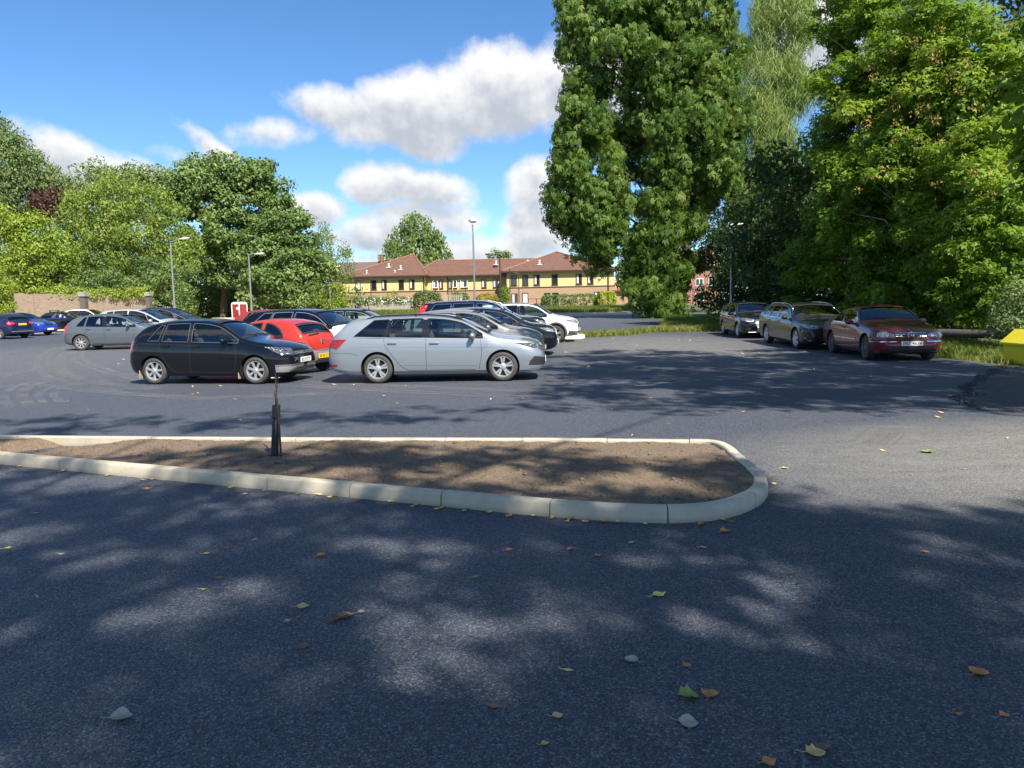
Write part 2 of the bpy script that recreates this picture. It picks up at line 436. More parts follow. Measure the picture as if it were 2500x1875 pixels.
class Car:
    def __init__(s, L, W, wb, fo, rt, top, belt, bottom=None, lo=(.76, .66), cr=(.36, .52), crown=(.045, .05), dy=(.30, .42), sill=.19, hoodz=None):
        s.L, s.W, s.wb, s.fo, s.rt = L, W, wb, fo, rt
        s.ro = L - wb - fo; s.xo = s.ro + wb / 2
        s.top = pchip(top); s.topp = top; s.belt = pchip(belt); s.lo, s.cr, s.crown, s.dy = lo, cr, crown, dy
        bottom = bottom or [(0, .42), (.05, .32), (.22, sill + .06), (.6, sill), (L - .75, sill - .01), (L - .3, sill + .0), (L - .06, sill + .08), (L, .36)]
        s.bot = pchip(bottom); s.sill = sill
    def plan(s, x):
        v = 1.0 - .035 * ((x - s.L * .48) / (s.L * .5)) ** 2
        for d, lo, cr in ((x, s.lo[0], s.cr[0]), (s.L - x, s.lo[1], s.cr[1])):
            if d < cr:
                t = max(0.0, d / cr); v *= lo + (1 - lo) * (1 - (1 - t) ** 2.3) ** (1 / 1.9)
        return v
    def yside(s, x, z, zb, z1, hw):
        if z <= z1:
            t = z
            g = [(zb, .90), (zb + .06, .965), (zb + .16, .985), (.50, 1.0), (max(.56, z1 - .24), 1.0), (max(.60, z1 - .10), .992), (max(.64, z1 - .03), .968), (max(.66, z1), .955)]
            for (a, ga), (b, gb) in zip(g, g[1:]):
                if t <= b: 
                    k = 0 if b <= a else max(0, (t - a) / (b - a)); return hw * (ga + (gb - ga) * k)
            return hw * .955
        h = z - z1; return hw * .955 - s.dy[0] * h - s.dy[1] * h * h
    def section(s, x, ins=0.0, topin=0.0, floor=None):
        zt = s.top(x); zb = s.bot(x)
        if zt - zb < .10: zt = zb + .10
        hw = s.W / 2 * s.plan(x)
        crown = min(s.crown[0] + (s.crown[1] - s.crown[0]) * (x / s.L), (zt - zb) * .3)
        zc = zt - crown; z1 = min(s.belt(x), zc - min(.10, (zc - zb) * .35))
        rr = .075; rp = min(rr, (zc - z1) * .65)
        pts = []
        if floor is None:
            nlow = 10; 
            for i in range(nlow + 1):
                z = zb + (z1 - zb) * (i / nlow); pts.append((s.yside(x, z, zb, z1, hw), z))
        else:
            for i in range(4):
                z = floor + (z1 - floor) * i / 3; pts.append((s.yside(x, z, zb, z1, hw), z))
        nu = 5; zs = zc - rp
        for i in range(1, nu + 1):
            z = z1 + (zs - z1) * i / nu; pts.append((s.yside(x, z, zb, z1, hw), z))
        yc = s.yside(x, zc, zb, z1, hw); y0, z0 = pts[-1]
        ye = max(.02, yc - rr); ztopf = lambda y: zc + crown * (1 - (abs(y) / yc) ** 2.0)
        P0, P1, P2 = (y0, z0), (yc + .002, zc + .012), (ye, ztopf(ye))
        for i in range(1, 4):
            t = i / 3; pts.append(((1-t)**2*P0[0] + 2*t*(1-t)*P1[0] + t*t*P2[0], (1-t)**2*P0[1] + 2*t*(1-t)*P1[1] + t*t*P2[1]))
        for i in range(1, 7):
            y = ye * (1 - i / 6); pts.append((y, ztopf(y)))
        if ins: pts = [(max(0, y - ins) if y > .001 else 0.0, z - topin * min(1, max(0, (z - z1 + .02) / .1)) if floor is not None else z) for y, z in pts]
        return pts
    def loft(s, stations, **kw):
        bm = bmesh.new(); rings = []
        for x in stations:
            half = s.section(x, **kw)
            ring = [bm.verts.new((x - s.xo, -y, z)) for y, z in half]           # right side, bottom -> top centre
            ring += [bm.verts.new((x - s.xo, y, z)) for y, z in reversed(half[:-1])]
            rings.append(ring)
        n = len(rings[0])
        for a, b in zip(rings, rings[1:]):
            for k in range(n):
                j = (k + 1) % n; bm.faces.new((a[k], a[j], b[j], b[k]))
        bm.faces.new(rings[0]); bm.faces.new(list(reversed(rings[-1])))
        bmesh.ops.recalc_face_normals(bm, faces=bm.faces[:]); return bm
    def stations(s):
        e = [0, .008, .02, .035, .055, .08, .11, .15, .19, .24, .30, .36, .43]
        xs = e + [s.L - v for v in e] + list(np.arange(.5, s.L - .45, .062))
        xs += [p[0] for p in s.topp if .3 < p[0] < s.L - .3]
        xs = sorted(xs); out = [xs[0]]
        for x in xs[1:]:
            if x - out[-1] > .006: out.append(x)
        return out

def window_poly(c, xal, xat, xbl, xbt, low=.022, up=.115):
    """side window outline in (x, z): lower edge on the belt, upper edge under the roof rail, ends slanted"""
    def ztop(x): return c.top(x) - up
    def zlow(x): return c.belt(x) + low
    N_ = 14; P = []
    zA = zlow(xal); zB = zlow(xbl)
    lower = [(xal + (xbl - xal) * i / 6, zlow(xal + (xbl - xal) * i / 6)) for i in range(7)]
    upper = []
    for i in range(N_ + 1):
        x = xbt + (xat - xbt) * i / N_
        upper.append((x, ztop(x)))
    P = lower + [(x, z) for x, z in upper if z > zlow(x) + .012]
    out = [P[0]]
    for p in P[1:]:
        if (p[0] - out[-1][0]) ** 2 + (p[1] - out[-1][1]) ** 2 > .0002: out.append(p)
    return out
def grow(poly, d):
    cx = sum(p[0] for p in poly) / len(poly); cz = sum(p[1] for p in poly) / len(poly); out = []
    n = len(poly)
    area = sum(poly[i][0] * poly[(i + 1) % n][1] - poly[(i + 1) % n][0] * poly[i][1] for i in range(n)); sg = 1 if area > 0 else -1
    for i in range(n):
        p0, p1, p2 = poly[i - 1], poly[i], poly[(i + 1) % n]
        e1 = Vector((p1[0] - p0[0], p1[1] - p0[1])).normalized(); e2 = Vector((p2[0] - p1[0], p2[1] - p1[1])).normalized()
        nn = Vector(((e1.y + e2.y), -(e1.x + e2.x)))
        if nn.length < 1e-6: nn = Vector((e1.y, -e1.x))
        nn.normalize(); out.append((p1[0] + sg * d * nn.x, p1[1] + sg * d * nn.y))
    return out

class Build:
    """projects patches and ribbons onto the finished outer surface of one car"""
    def __init__(s, c, root):
        s.c, s.root = c, root
        bm = c.loft(c.stations()); s.bm = bm; s.bvh = BVHTree.FromBMesh(bm)
    def hit(s, o, d):
        h = s.bvh.ray_cast(o, d); return (h[0], h[1]) if h[0] is not None else (None, None)
    def patch(s, name, pts, ang, mat, off=.004, thick=.012, cell=.05, parent=None, mirror=True, smooth=50, both=True, flat=False):
        """pts: approximate (x_from_rear, y, z); ang: plan angle of the view direction, 0 = from the front, 90 = from +Y side, 180 = from the rear"""
        a = R_(ang); d = Vector((-math.cos(a), -math.sin(a), 0)); u = Vector((-math.sin(a), math.cos(a), 0)); objs = []
        P = [(Vector((x - s.c.xo, y, 0)).dot(u), z) for x, y, z in pts]
        bm = bmesh.new(); f = bm.faces.new([bm.verts.new((p[0], p[1], 0)) for p in P])
        x0, x1 = min(p[0] for p in P), max(p[0] for p in P); z0, z1 = min(p[1] for p in P), max(p[1] for p in P)
        for ax, lo, hi in ((0, x0, x1), (1, z0, z1)):
            k = int((hi - lo) / cell)
            for i in range(1, k + 1):
                co = [0, 0, 0]; no = [0, 0, 0]; co[ax] = lo + (hi - lo) * i / (k + 1); no[ax] = 1
                bmesh.ops.bisect_plane(bm, geom=bm.verts[:] + bm.edges[:] + bm.faces[:], plane_co=co, plane_no=no)
        last = None; bad = []
        for v in bm.verts:
            o = u * v.co.x + Vector((0, 0, v.co.y)) - d * 6
            h, n = s.hit(o, d)
            if h is None: bad.append(v); continue
            last = h; nn = n if not flat else -d
            v.co = h + nn * off
        for v in bad:
            b2 = min((w for w in bm.verts if w not in bad), key=lambda w: 1) if len(bad) < len(bm.verts) else None
        if bad: bmesh.ops.delete(bm, geom=bad, context='VERTS')
        if not bm.faces: bm.free(); return []
        if thick:
            r = bmesh.ops.extrude_face_region(bm, geom=bm.faces[:])
            for v in [g for g in r['geom'] if isinstance(g, bmesh.types.BMVert)]: v.co += d * thick
        bmesh.ops.recalc_face_normals(bm, faces=bm.faces[:])
        if not thick and bm.faces[0].normal.dot(d) > 0: bmesh.ops.reverse_faces(bm, faces=bm.faces[:])
        me = bpy.data.meshes.new(name); bm.to_mesh(me)
        me.shade_smooth(); me.set_sharp_from_angle(angle=R_(smooth)); objs.append(link(name, me, mat, parent or s.root))
        if mirror and both:
            for v in bm.verts: v.co.y *= -1
            bmesh.ops.reverse_faces(bm, faces=bm.faces[:]); me2 = bpy.data.meshes.new(name); bm.to_mesh(me2)
            me2.shade_smooth(); me2.set_sharp_from_angle(angle=R_(smooth)); objs.append(link(name, me2, mat, parent or s.root))
        bm.free(); return objs
    def ribbon(s, name, pts, ang, mat, w=.008, off=.003, closed=False, parent=None, mirror=True, seg=.05, h=.0):
        a = R_(ang); d = Vector((-math.cos(a), -math.sin(a), 0)); u = Vector((-math.sin(a), math.cos(a), 0))
        P = [Vector((Vector((x - s.c.xo, y, 0)).dot(u), z)) for x, y, z in pts]
        if closed: P.append(P[0])
        Q = []
        for p, q in zip(P, P[1:]):
            k = max(1, int((q - p).length / seg))
            for i in range(k): Q.append(p + (q - p) * i / k)
        Q.append(P[-1]); bm = bmesh.new(); prev = None; first = None
        for i, p in enumerate(Q):
            if closed: t = Q[(i + 1) % (len(Q) - 1)] - Q[i - 1 if i else -2]
            else: t = Q[min(i + 1, len(Q) - 1)] - Q[max(i - 1, 0)]
            if t.length < 1e-6: continue
            t.normalize(); nrm = Vector((-t.y, t.x)); ring = []
            for sg in (-1, 1):
                o = u * (p.x + nrm.x * w / 2 * sg) + Vector((0, 0, p.y + nrm.y * w / 2 * sg)) - d * 6
                hh, n = s.hit(o, d)
                if hh is None: ring = None; break
                ring.append(bm.verts.new(hh + n * off)); ring.append(bm.verts.new(hh - n * .004))
            if ring and prev:
                for (i0, i1) in ((0, 2), (2, 3), (1, 0)):
                    try: bm.faces.new((prev[i0], prev[i1], ring[i1], ring[i0]))
                    except ValueError: pass
            prev = ring
        if not bm.faces: bm.free(); return []
        bmesh.ops.recalc_face_normals(bm, faces=bm.faces[:])
        out = []
        me = bpy.data.meshes.new(name); bm.to_mesh(me); me.shade_smooth(); me.set_sharp_from_angle(angle=R_(50)); out.append(link(name, me, mat, parent or s.root))
        if mirror:
            for v in bm.verts: v.co.y *= -1
            bmesh.ops.reverse_faces(bm, faces=bm.faces[:]); me2 = bpy.data.meshes.new(name); bm.to_mesh(me2); me2.shade_smooth(); me2.set_sharp_from_angle(angle=R_(50))
            out.append(link(name, me2, mat, parent or s.root))
        bm.free(); return out

def apply_booleans(me, cutters):
    o = bpy.data.objects.new('tmp_body', me); COL.objects.link(o); tmp = []
    for cm in cutters:
        co = bpy.data.objects.new('tmp_cut', cm); COL.objects.link(co); tmp.append(co)
        md = o.modifiers.new('b', 'BOOLEAN'); md.operation = 'DIFFERENCE'; md.solver = 'EXACT'; md.object = co
        md.material_mode = 'TRANSFER'
    dg = bpy.context.evaluated_depsgraph_get(); dg.update()
    res = bpy.data.meshes.new_from_object(o.evaluated_get(dg))
    bpy.data.objects.remove(o)
    for t in tmp: bpy.data.objects.remove(t)
    return res

def split_mesh(me, planes, groups):
    """cut the mesh along planes and hand out faces: groups = [(name, predicate(centre))]; returns dict of bmeshes, the rest under 'rest'"""
    bm = bmesh.new(); bm.from_mesh(me)
    for co, no in planes:
        bmesh.ops.bisect_plane(bm, geom=bm.verts[:] + bm.edges[:] + bm.faces[:], plane_co=co, plane_no=no)
    bm.faces.ensure_lookup_table(); res = {}
    owner = {}
    for f in bm.faces:
        c = f.calc_center_median(); key = 'rest'
        for name, pred in groups:
            if pred(c): key = name; break
        owner[f.index] = key
    for key in set(owner.values()):
        b2 = bm.copy(); b2.faces.ensure_lookup_table()
        bmesh.ops.delete(b2, geom=[f for f in b2.faces if owner[f.index] != key], context='FACES'); res[key] = b2
    bm.free(); return res

def make_car(name, label, group, c, mat, sp):
    """c: Car shape; sp: dict of details"""
    root = empty(name, label=label, cat='car', group=group); B = Build(c, root); xo = c.xo
    ws = sp['ws']; bl = sp['bl']; tyrem = sp.get('tyre', M_TYRE)
    body = bpy.data.meshes.new('body'); B.bm.to_mesh(body)
    body.materials.append(mat); body.materials.append(M_INT); body.materials.append(M_TRIM)
    # --- cabin cavity
    xr = sp.get('cav', (bl[0] + .03, ws[1] - .02))[0]; xf = sp.get('cav', (0, ws[1] - .02))[1]
    st = list(np.arange(xr, xf, .11)) + [xf]
    FL = .72
    cb = c.loft(st, ins=.065, topin=.05, floor=FL)
    cm = bpy.data.meshes.new('cav'); 
    for f in cb.faces: f.material_index = 1
    cb.to_mesh(cm); cb.free()
    for x in (mat, M_INT, M_TRIM): cm.materials.append(x)
    # --- window prisms
    wb_ = bmesh.new(); wins = [w if isinstance(w, list) else window_poly(c, *w) for w in sp['windows']]
    def prism_y(poly, y0, y1):
        a = [wb_.verts.new((x - xo, y0, z)) for x, z in poly]; b = [wb_.verts.new((x - xo, y1, z)) for x, z in poly]
        n = len(poly); wb_.faces.new(a); wb_.faces.new(list(reversed(b)))
        for i in range(n):
            j = (i + 1) % n; wb_.faces.new((a[j], a[i], b[i], b[j]))
    for p in wins: prism_y(p, -1.3, 1.3)
    def screen(xh, xc, front, zlo, zhi, ins):
        zl = c.top(xc) + zlo; zh = c.top(xh) - zhi; P = []; n = 8
        for i in range(n + 1):
            z = zl + (zh - zl) * i / n
            # x on the centreline at this height
            a, b = xc, xh
            for _ in range(30):
                mdl = (a + b) / 2
                if c.top(mdl) < z: a = mdl
                else: b = mdl
            x = (a + b) / 2; hw = c.W / 2 * c.plan(x); cr_ = c.crown[1]
            zb = c.bot(x); z1 = min(c.belt(x), c.top(x) - cr_ - .10)
            P.append((c.yside(x, c.top(x) - cr_, zb, z1, hw) - ins, z))
        # curved lower and upper edges follow the crown
        lowr = [(-P[0][0] * (1 - 2 * k / 6), P[0][1] - .03 * (1 - (2 * k / 6 - 1) ** 2) * 0 - c.crown[1] * ((2 * k / 6 - 1) ** 2) * .8 + .0) for k in range(7)]
        upr = [(P[-1][0] * (1 - 2 * k / 6), P[-1][1] - c.crown[1] * ((2 * k / 6 - 1) ** 2) * .8) for k in range(7)]
        dz = lambda y, z: (y, z)
        right = [(P[i][0], P[i][1] - c.crown[1] * .8) for i in range(1, n)]
        left = [(-P[i][0], P[i][1] - c.crown[1] * .8) for i in range(n - 1, 0, -1)]
        return lowr + right + upr + left
    wsp = screen(ws[0], ws[1], True, .045, .03, sp.get('wsin', .055)); blp = screen(bl[1], bl[0], False, sp.get('bllo', .05), .05, sp.get('blin', .09))
    w2 = bmesh.new()
    def prism_x(poly, x0, x1):
        a = [w2.verts.new((x0 - xo, y, z)) for y, z in poly]; b = [w2.verts.new((x1 - xo, y, z)) for y, z in poly]
        n = len(poly); w2.faces.new(a); w2.faces.new(list(reversed(b)))
        for i in range(n):
            j = (i + 1) % n; w2.faces.new((a[j], a[i], b[i], b[j]))
    prism_x(wsp, ws[0] - .25, c.L + .3); prism_x(blp, -.3, bl[1] + .12)
    for b_ in (wb_, w2):
        bmesh.ops.recalc_face_normals(b_, faces=b_.faces[:])
        for f in b_.faces: f.material_index = 2
    m1 = bpy.data.meshes.new('w1'); wb_.to_mesh(m1); wb_.free(); m2 = bpy.data.meshes.new('w2'); w2.to_mesh(m2); w2.free()
    ab = bmesh.new(); ra = c.rt + sp.get('gap', .045); hwm = c.W / 2
    for xw in (c.ro, c.ro + c.wb):
        for sg in (-1, 1):
            cyl(ab, (xw - xo, sg * (hwm - .27), c.rt + .01), (xw - xo, sg * (hwm + .2), c.rt + .01), ra, n=40)
    bmesh.ops.recalc_face_normals(ab, faces=ab.faces[:])
    for f in ab.faces: f.material_index = 2
    m3 = bpy.data.meshes.new('w3'); ab.to_mesh(m3); ab.free()
    for mm in (m1, m2, m3):
        for x in (mat, M_INT, M_TRIM): mm.materials.append(x)
    res = apply_booleans(body, [cm, m1, m2, m3])
    # --- split off doors and two-tone panels
    planes, groups = [], []
    zt_d = max(c.top(x) for x in (c.L * .4, c.L * .5)) - .11
    dl = sp.get('doors', [])
    if dl:
        xs = sorted({x for d in dl for x in d})
        for x in xs: planes.append(((x - xo, 0, 0), (1, 0, 0)))
        planes.append(((0, 0, c.sill + .10), (0, 0, 1))); planes.append(((0, 0, zt_d), (0, 0, 1)))
        for i, (a, b) in enumerate(dl):
            for sg in (-1, 1):
                groups.append((('door', i, sg), (lambda a, b, sg: (lambda p: a - xo < p.x < b - xo and p.y * sg > c.W * .27 and c.sill + .10 < p.z < zt_d))(a, b, sg)))
    for (pn, pl, pred, pm) in sp.get('panels', []):
        planes += [((co[0] - xo, co[1], co[2]), no) for co, no in pl]
        groups.insert(0, ((pn, pm.name), (lambda pr: (lambda p: pr(p.x + xo, abs(p.y), p.z)))(pred)))
    parts = split_mesh(res, planes, groups)
    doors = {}
    pmats = {(pn, pm.name): pm for (pn, pl, pred, pm) in sp.get('panels', [])}
    for key, bm in parts.items():
        if key == 'rest': nm, mm = 'body', [mat, M_INT, M_TRIM]
        elif key[0] == 'door': nm, mm = 'door', [mat, M_INT, M_TRIM]
        else: nm, mm = key[0], [pmats[key], M_INT, M_TRIM]
        o = frombm(nm, bm, mm, root, 28)
        if key != 'rest' and key[0] == 'door': doors[key[1:]] = o
    # --- glass
    for i, p in enumerate(wins):
        g = M_PRIV if i in sp.get('priv', ()) else M_GLASS
        B.patch('window', [(x, .9, z) for x, z in grow(p, .012)], 90, g, off=-.012, thick=0, cell=.12)
        B.ribbon('window_trim', [(x, .9, z) for x, z in grow(p, .008)], 90, sp.get('wtrim', M_TRIM), w=sp.get('wtw', .022), off=.003, closed=True)
    B.patch('windscreen', [(c.L, y, z) for y, z in grow(wsp, .012)], 0, M_GLASS, off=-.01, thick=0, cell=.15, mirror=False)
    B.patch('rear_window', [(0, y, z) for y, z in grow(blp, .012)], 180, M_PRIV if sp.get('privr') else M_GLASS, off=-.01, thick=0, cell=.15, mirror=False)
    B.ribbon('screen_seal', [(c.L, y, z) for y, z in grow(wsp, .006)], 0, M_TRIM, w=.03, off=.002, closed=True, mirror=False)
    B.ribbon('screen_seal', [(0, y, z) for y, z in grow(blp, .006)], 180, M_TRIM, w=sp.get('blseal', .03), off=.002, closed=True, mirror=False)
    for poly in sp.get('pillars', []):
        B.patch('pillar_trim', [(x, .9, z) for x, z in poly], 90, M_GLOSSBLK, off=.002, thick=.004)
    # --- interior
    sm = sp.get('seat', M_SEAT)
    for (sx, sy) in [(sp.get('fseat', ws[0] - .25), s_) for s_ in (-.36, .36)] + ([(sp['rseat'], s_) for s_ in (-.38, .38)] if 'rseat' in sp else []):
        bm = bmesh.new(); hh = c.top(c.L * .5)
        box(bm, (sx - xo - .10, sy, .72 + (hh - .42 - .72) / 2), (.12, .46, hh - .42 - .70), 0, .04, 0, R_(-14))
        box(bm, (sx - xo - .20, sy, hh - .32), (.09, .25, .17), 0, .035, 0, R_(-12))
        frombm('seat', bm, sm, root, 60)
    bm = bmesh.new(); dx = ws[1] - xo
    box(bm, (dx - .32, 0, .80), (.46, c.W * .76, .22), 0, .05); 
    box(bm, (dx - .50, -.36, .93), (.12, .34, .10), 0, .03)
    frombm('dashboard', bm, M_INT, root, 60)
    bm = bmesh.new(); MM = Matrix.Translation((dx - .64, -.36, .93)) @ Matrix.Rotation(R_(68), 4, 'Y')
    lathe(bm, [(.175, -.012), (.19, 0), (.175, .012), (.165, 0)], 24, MM, close=True); box(bm, MM @ Vector((0, 0, 0)), (.03, .3, .03)); 
    frombm('steering_wheel', bm, M_INT, root, 60)
    bm = bmesh.new(); box(bm, (ws[0] - xo + .08, 0, c.top(ws[0]) - .14), (.03, .22, .06), 0, .012); frombm('rear_view_mirror', bm, M_TRIM, root, 60)
    # --- wheels
    tw = sp.get('tw', .205); rr = sp.get('rr', c.rt * .66); tb = tyre_bm(c.rt, tw, rr); me_t = bpy.data.meshes.new('tyre'); tb.to_mesh(me_t); tb.free(); me_t.shade_smooth(); me_t.set_sharp_from_angle(angle=R_(40)); me_t.materials.append(tyrem)
    rb = rim_bm(rr, tw, *sp.get('rim', ('split', 5))); me_r = bpy.data.meshes.new('rim'); rb.to_mesh(me_r); rb.free(); me_r.shade_smooth(); me_r.set_sharp_from_angle(angle=R_(35)); me_r.materials.append(sp.get('rimmat', M_RIM))
    db = bmesh.new(); MX = Matrix.Rotation(R_(-90), 4, 'X'); lathe(db, [(.06, .03), (rr * .78, .03), (rr * .8, .02), (rr * .8, 0), (.06, -.02)], 28, MX); lathe(db, [(.01, -tw * .3), (rr - .025, -tw * .3), (rr - .025, -tw * .28), (.01, -tw * .28)], 28, MX)
    me_d = bpy.data.meshes.new('wheel'); db.to_mesh(me_d); db.free(); me_d.materials.append(M_DISC)
    for xi, xw in enumerate((c.ro, c.ro + c.wb)):
        hw = c.W / 2 * c.plan(xw) 
        for sg in (-1, 1):
            w = link('wheel', me_d, None, root); w.location = (xw - xo, sg * (hw - tw / 2 - .025), c.rt)
            w.rotation_euler = (0, 0, (math.pi if sg < 0 else 0) + (sp.get('steer', 0) if xi else 0)); 
            link('tyre', me_t, None, w); link('rim', me_r, None, w)
    # --- mirrors
    mx, mz = sp.get('mirror', (ws[1] - .42, c.belt(ws[1] - .42) + .07)); mm_ = sp.get('mirmat', mat)
    for sg in (-1, 1):
        bm = bmesh.new(); ym = c.W / 2 * .955 + .11
        ellipsoid(bm, (mx - xo, sg * ym, mz), (.075, .115, .07), 14, 10)
        for v in bm.verts:
            if v.co.x < mx - xo - .03: v.co.x = mx - xo - .03
        cyl(bm, (mx - xo + .02, sg * (ym - .17), mz - .06), (mx - xo + .01, sg * (ym - .05), mz - .03), .03, .025)
        o = frombm('door_mirror', bm, mm_, root, 50)
        bm = bmesh.new(); box(bm, (mx - xo - .032, sg * ym, mz), (.006, .16, .09), 0, .002); frombm('mirror_glass', bm, M_CHROME, o)
    # --- shut lines
    for ln in sp.get('lines', []): B.ribbon('shut_line', [(x, .9, z) for x, z in ln], 90, M_TRIM, w=.009, off=.0012)
    for ln in sp.get('mould', []): B.ribbon('side_moulding', [(x, .9, z) for x, z in ln[0]], 90, ln[1], w=ln[2], off=.008)
    # --- handles
    for i, (hx, hz) in enumerate(sp.get('handles', [])):
        hh, nn = B.hit(Vector((hx - xo, 6, hz)), Vector((0, -1, 0)))
        if hh is None: continue
        for sg in (-1, 1):
            bm = bmesh.new(); box(bm, (hx - xo, sg * (hh.y + .022), hz), (.20, .022, .032), 0, .010)
            box(bm, (hx - xo - .08, sg * (hh.y + .008), hz), (.03, .03, .026)); box(bm, (hx - xo + .08, sg * (hh.y + .008), hz), (.03, .03, .026))
            par = doors.get((i, sg), root); frombm('handle', bm, sp.get('hmat', mat), par, 60)
    # --- roof rails, aerial, wiper
    if 'rails' in sp:
        a, b, rm = sp['rails']; 
        for sg in (-1, 1):
            pts = []
            for i in range(13):
                x = a + (b - a) * i / 12; sec = c.section(x); k = [q for q in sec if q[1] > c.top(x) - .075][0]
                lift = .045 * min(1, min(i, 12 - i) / 1.0) + .0
                pts.append((x - xo, sg * (k[0] - .035), k[1] + .012 + lift))
            bm = bmesh.new(); tube(bm, pts, .016, 8)
            for i in (0, 6, 12): 
                p = pts[i]; cyl(bm, (p[0], p[1], p[2] - .06), p, .016)
            frombm('roof_rail', bm, rm, root, 60)
    bm = bmesh.new(); zc_ = c.top(ws[1]) 
    for y0, y1 in ((-.1, -.62), (.45, -.08)):
        pp = []
        for i in range(6):
            y = y0 + (y1 - y0) * i / 5; h, _ = B.hit(Vector((6, y, zc_ + .03 + .03 * i / 5)), Vector((-1, 0, 0)))
            if h is not None: pp.append(h + Vector((.018, 0, .012)))
        if len(pp) > 2: tube(bm, pp, .008, 6)
    if bm.faces: frombm('wiper', bm, M_TRIM, root)
    # --- free-form patches: (name, pts, angle, material, kwargs)
    for e in sp.get('patches', []):
        nm_, pts, ang, pm = e[:4]; kw = dict(e[4]) if len(e) > 4 else {}
        sub = kw.pop('children', None)
        os_ = B.patch(nm_, pts, ang, pm, **kw)
    for e in sp.get('ribbons', []):
        nm_, pts, ang, pm = e[:4]; kw = dict(e[4]) if len(e) > 4 else {}
        B.ribbon(nm_, pts, ang, pm, **kw)
    # --- plates
    for (end, z, txt, pm) in sp.get('plates', []):
        if end == 'f': h, n = B.hit(Vector((6, 0, z)), Vector((-1, 0, 0))); sg = 1
        else: h, n = B.hit(Vector((-6, 0, z)), Vector((1, 0, 0))); sg = -1
        px = h.x + sg * .022; bm = bmesh.new(); box(bm, (px, 0, z), (.012, .52, .112), 0, .004)
        o = frombm('number_plate', bm, pm, root)
        if txt: text_mesh(txt, .105, M_PLT, o, (px + sg * .0062, 0, z - .002), (R_(90), 0, R_(90 * sg)), 'plate_lettering', .0012)
    if 'extra' in sp: sp['extra'](c, B, root)
    return root

def seat_on_ground(root, c, wheel, pos, head):
    """put the car so that wheel 'fr','fl','rr','rl' (front/rear, right/left) outer foot is at world (x, y); head = heading angle"""
    lx = c.wb / 2 * (1 if wheel[0] == 'f' else -1); ly = (c.W / 2 - .1) * (1 if wheel[1] == 'l' else -1)
    ch, sh = math.cos(head), math.sin(head)
    X = pos[0] - (lx * ch - ly * sh); Y = pos[1] - (lx * sh + ly * ch)
    M = Matrix.Translation((X, Y, tz(Y) + .008)) @ Matrix.Rotation(math.atan(0.0125) if Y > 24 else 0, 4, 'X') @ Matrix.Rotation(head, 4, 'Z')
    root.matrix_world = M
# ------------------------------------------------------------------ car shapes (x from the rear bumper, z up), scaled per car
T_HATCH = dict(L=3.97, H=1.46, top=[(0, .52), (.015, .66), (.04, .84), (.09, .97), (.22, 1.12), (.40, 1.29), (.50, 1.345), (.75, 1.415), (1.3, 1.46), (1.8, 1.452), (2.2, 1.395), (2.95, 1.02), (3.07, .985), (3.45, .92), (3.75, .82), (3.88, .72), (3.94, .60), (3.97, .47)],
    belt=[(0, .97), (.5, .97), (1.2, .945), (2.8, .89), (3.97, .70)], ws=(2.02, 2.93), bl=(.13, .43),
    win=[(.58, .84, .84, .93), (.93, 1.0, 1.57, 1.55), (1.67, 1.65, 2.78, 2.78)], doors=[(.90, 1.62), (1.62, 2.70)], handles=[(1.02, .86), (1.78, .84)],
    lines=[[(.87, .95), (.88, .78), (1.02, .50), (1.22, .28), (2.62, .27)], [(1.62, .93), (1.62, .28)], [(2.72, .87), (2.74, .60), (2.66, .27)]], pillars=[[(1.555, .935), (1.685, .935), (1.665, 1.335), (1.535, 1.34)]], fseat=1.75, rseat=.95)
T_EST = dict(L=4.69, H=1.47, top=[(0, .55), (.015, .72), (.045, .91), (.09, .99), (.30, 1.19), (.48, 1.355), (.62, 1.405), (1.2, 1.455), (2.0, 1.47), (2.5, 1.445), (2.86, 1.38), (3.60, 1.02), (3.74, .985), (4.2, .925), (4.46, .86), (4.60, .77), (4.66, .63), (4.69, .47)],
    belt=[(0, 1.0), (.6, .99), (1.2, .965), (3.5, .91), (4.69, .72)], ws=(2.70, 3.58), bl=(.12, .48),
    win=[(.62, 1.04, 1.24, 1.36), (1.32, 1.42, 2.10, 2.08), (2.22, 2.20, 3.36, 3.36)], doors=[(1.30, 2.16), (2.16, 3.32)], handles=[(1.44, .865), (2.34, .85)],
    lines=[[(1.26, .97), (1.27, .83), (1.42, .60), (1.62, .36), (1.78, .27), (3.2, .27)], [(2.16, .95), (2.16, .28)], [(3.33, .90), (3.35, .60), (3.28, .27)]], pillars=[[(2.085, .96), (2.235, .955), (2.215, 1.345), (2.07, 1.35)], [(1.25, .98), (1.32, .98), (1.42, 1.34), (1.36, 1.34)]], fseat=2.35, rseat=1.50)
T_SALOON = dict(L=4.64, H=1.41, top=[(0, .55), (.015, .70), (.05, .88), (.12, .95), (.40, .99), (.80, 1.01), (.98, 1.06), (1.40, 1.25), (1.75, 1.35), (2.25, 1.41), (2.60, 1.385), (3.34, 1.01), (3.48, .97), (4.1, .885), (4.40, .79), (4.55, .69), (4.61, .57), (4.64, .45)],
    belt=[(0, .93), (1.0, .94), (2.2, .915), (3.4, .87), (4.64, .70)], ws=(2.48, 3.32), bl=(.98, 1.58),
    win=[(1.20, 1.62, 2.02, 1.98), (2.09, 2.05, 3.12, 3.12)], doors=[(2.03, 3.20)], handles=[(2.22, .81)],
    lines=[[(2.03, .91), (2.00, .60), (2.08, .27), (3.1, .27)], [(3.20, .87), (3.22, .60), (3.12, .27)]], pillars=[], fseat=2.30, rseat=1.55)

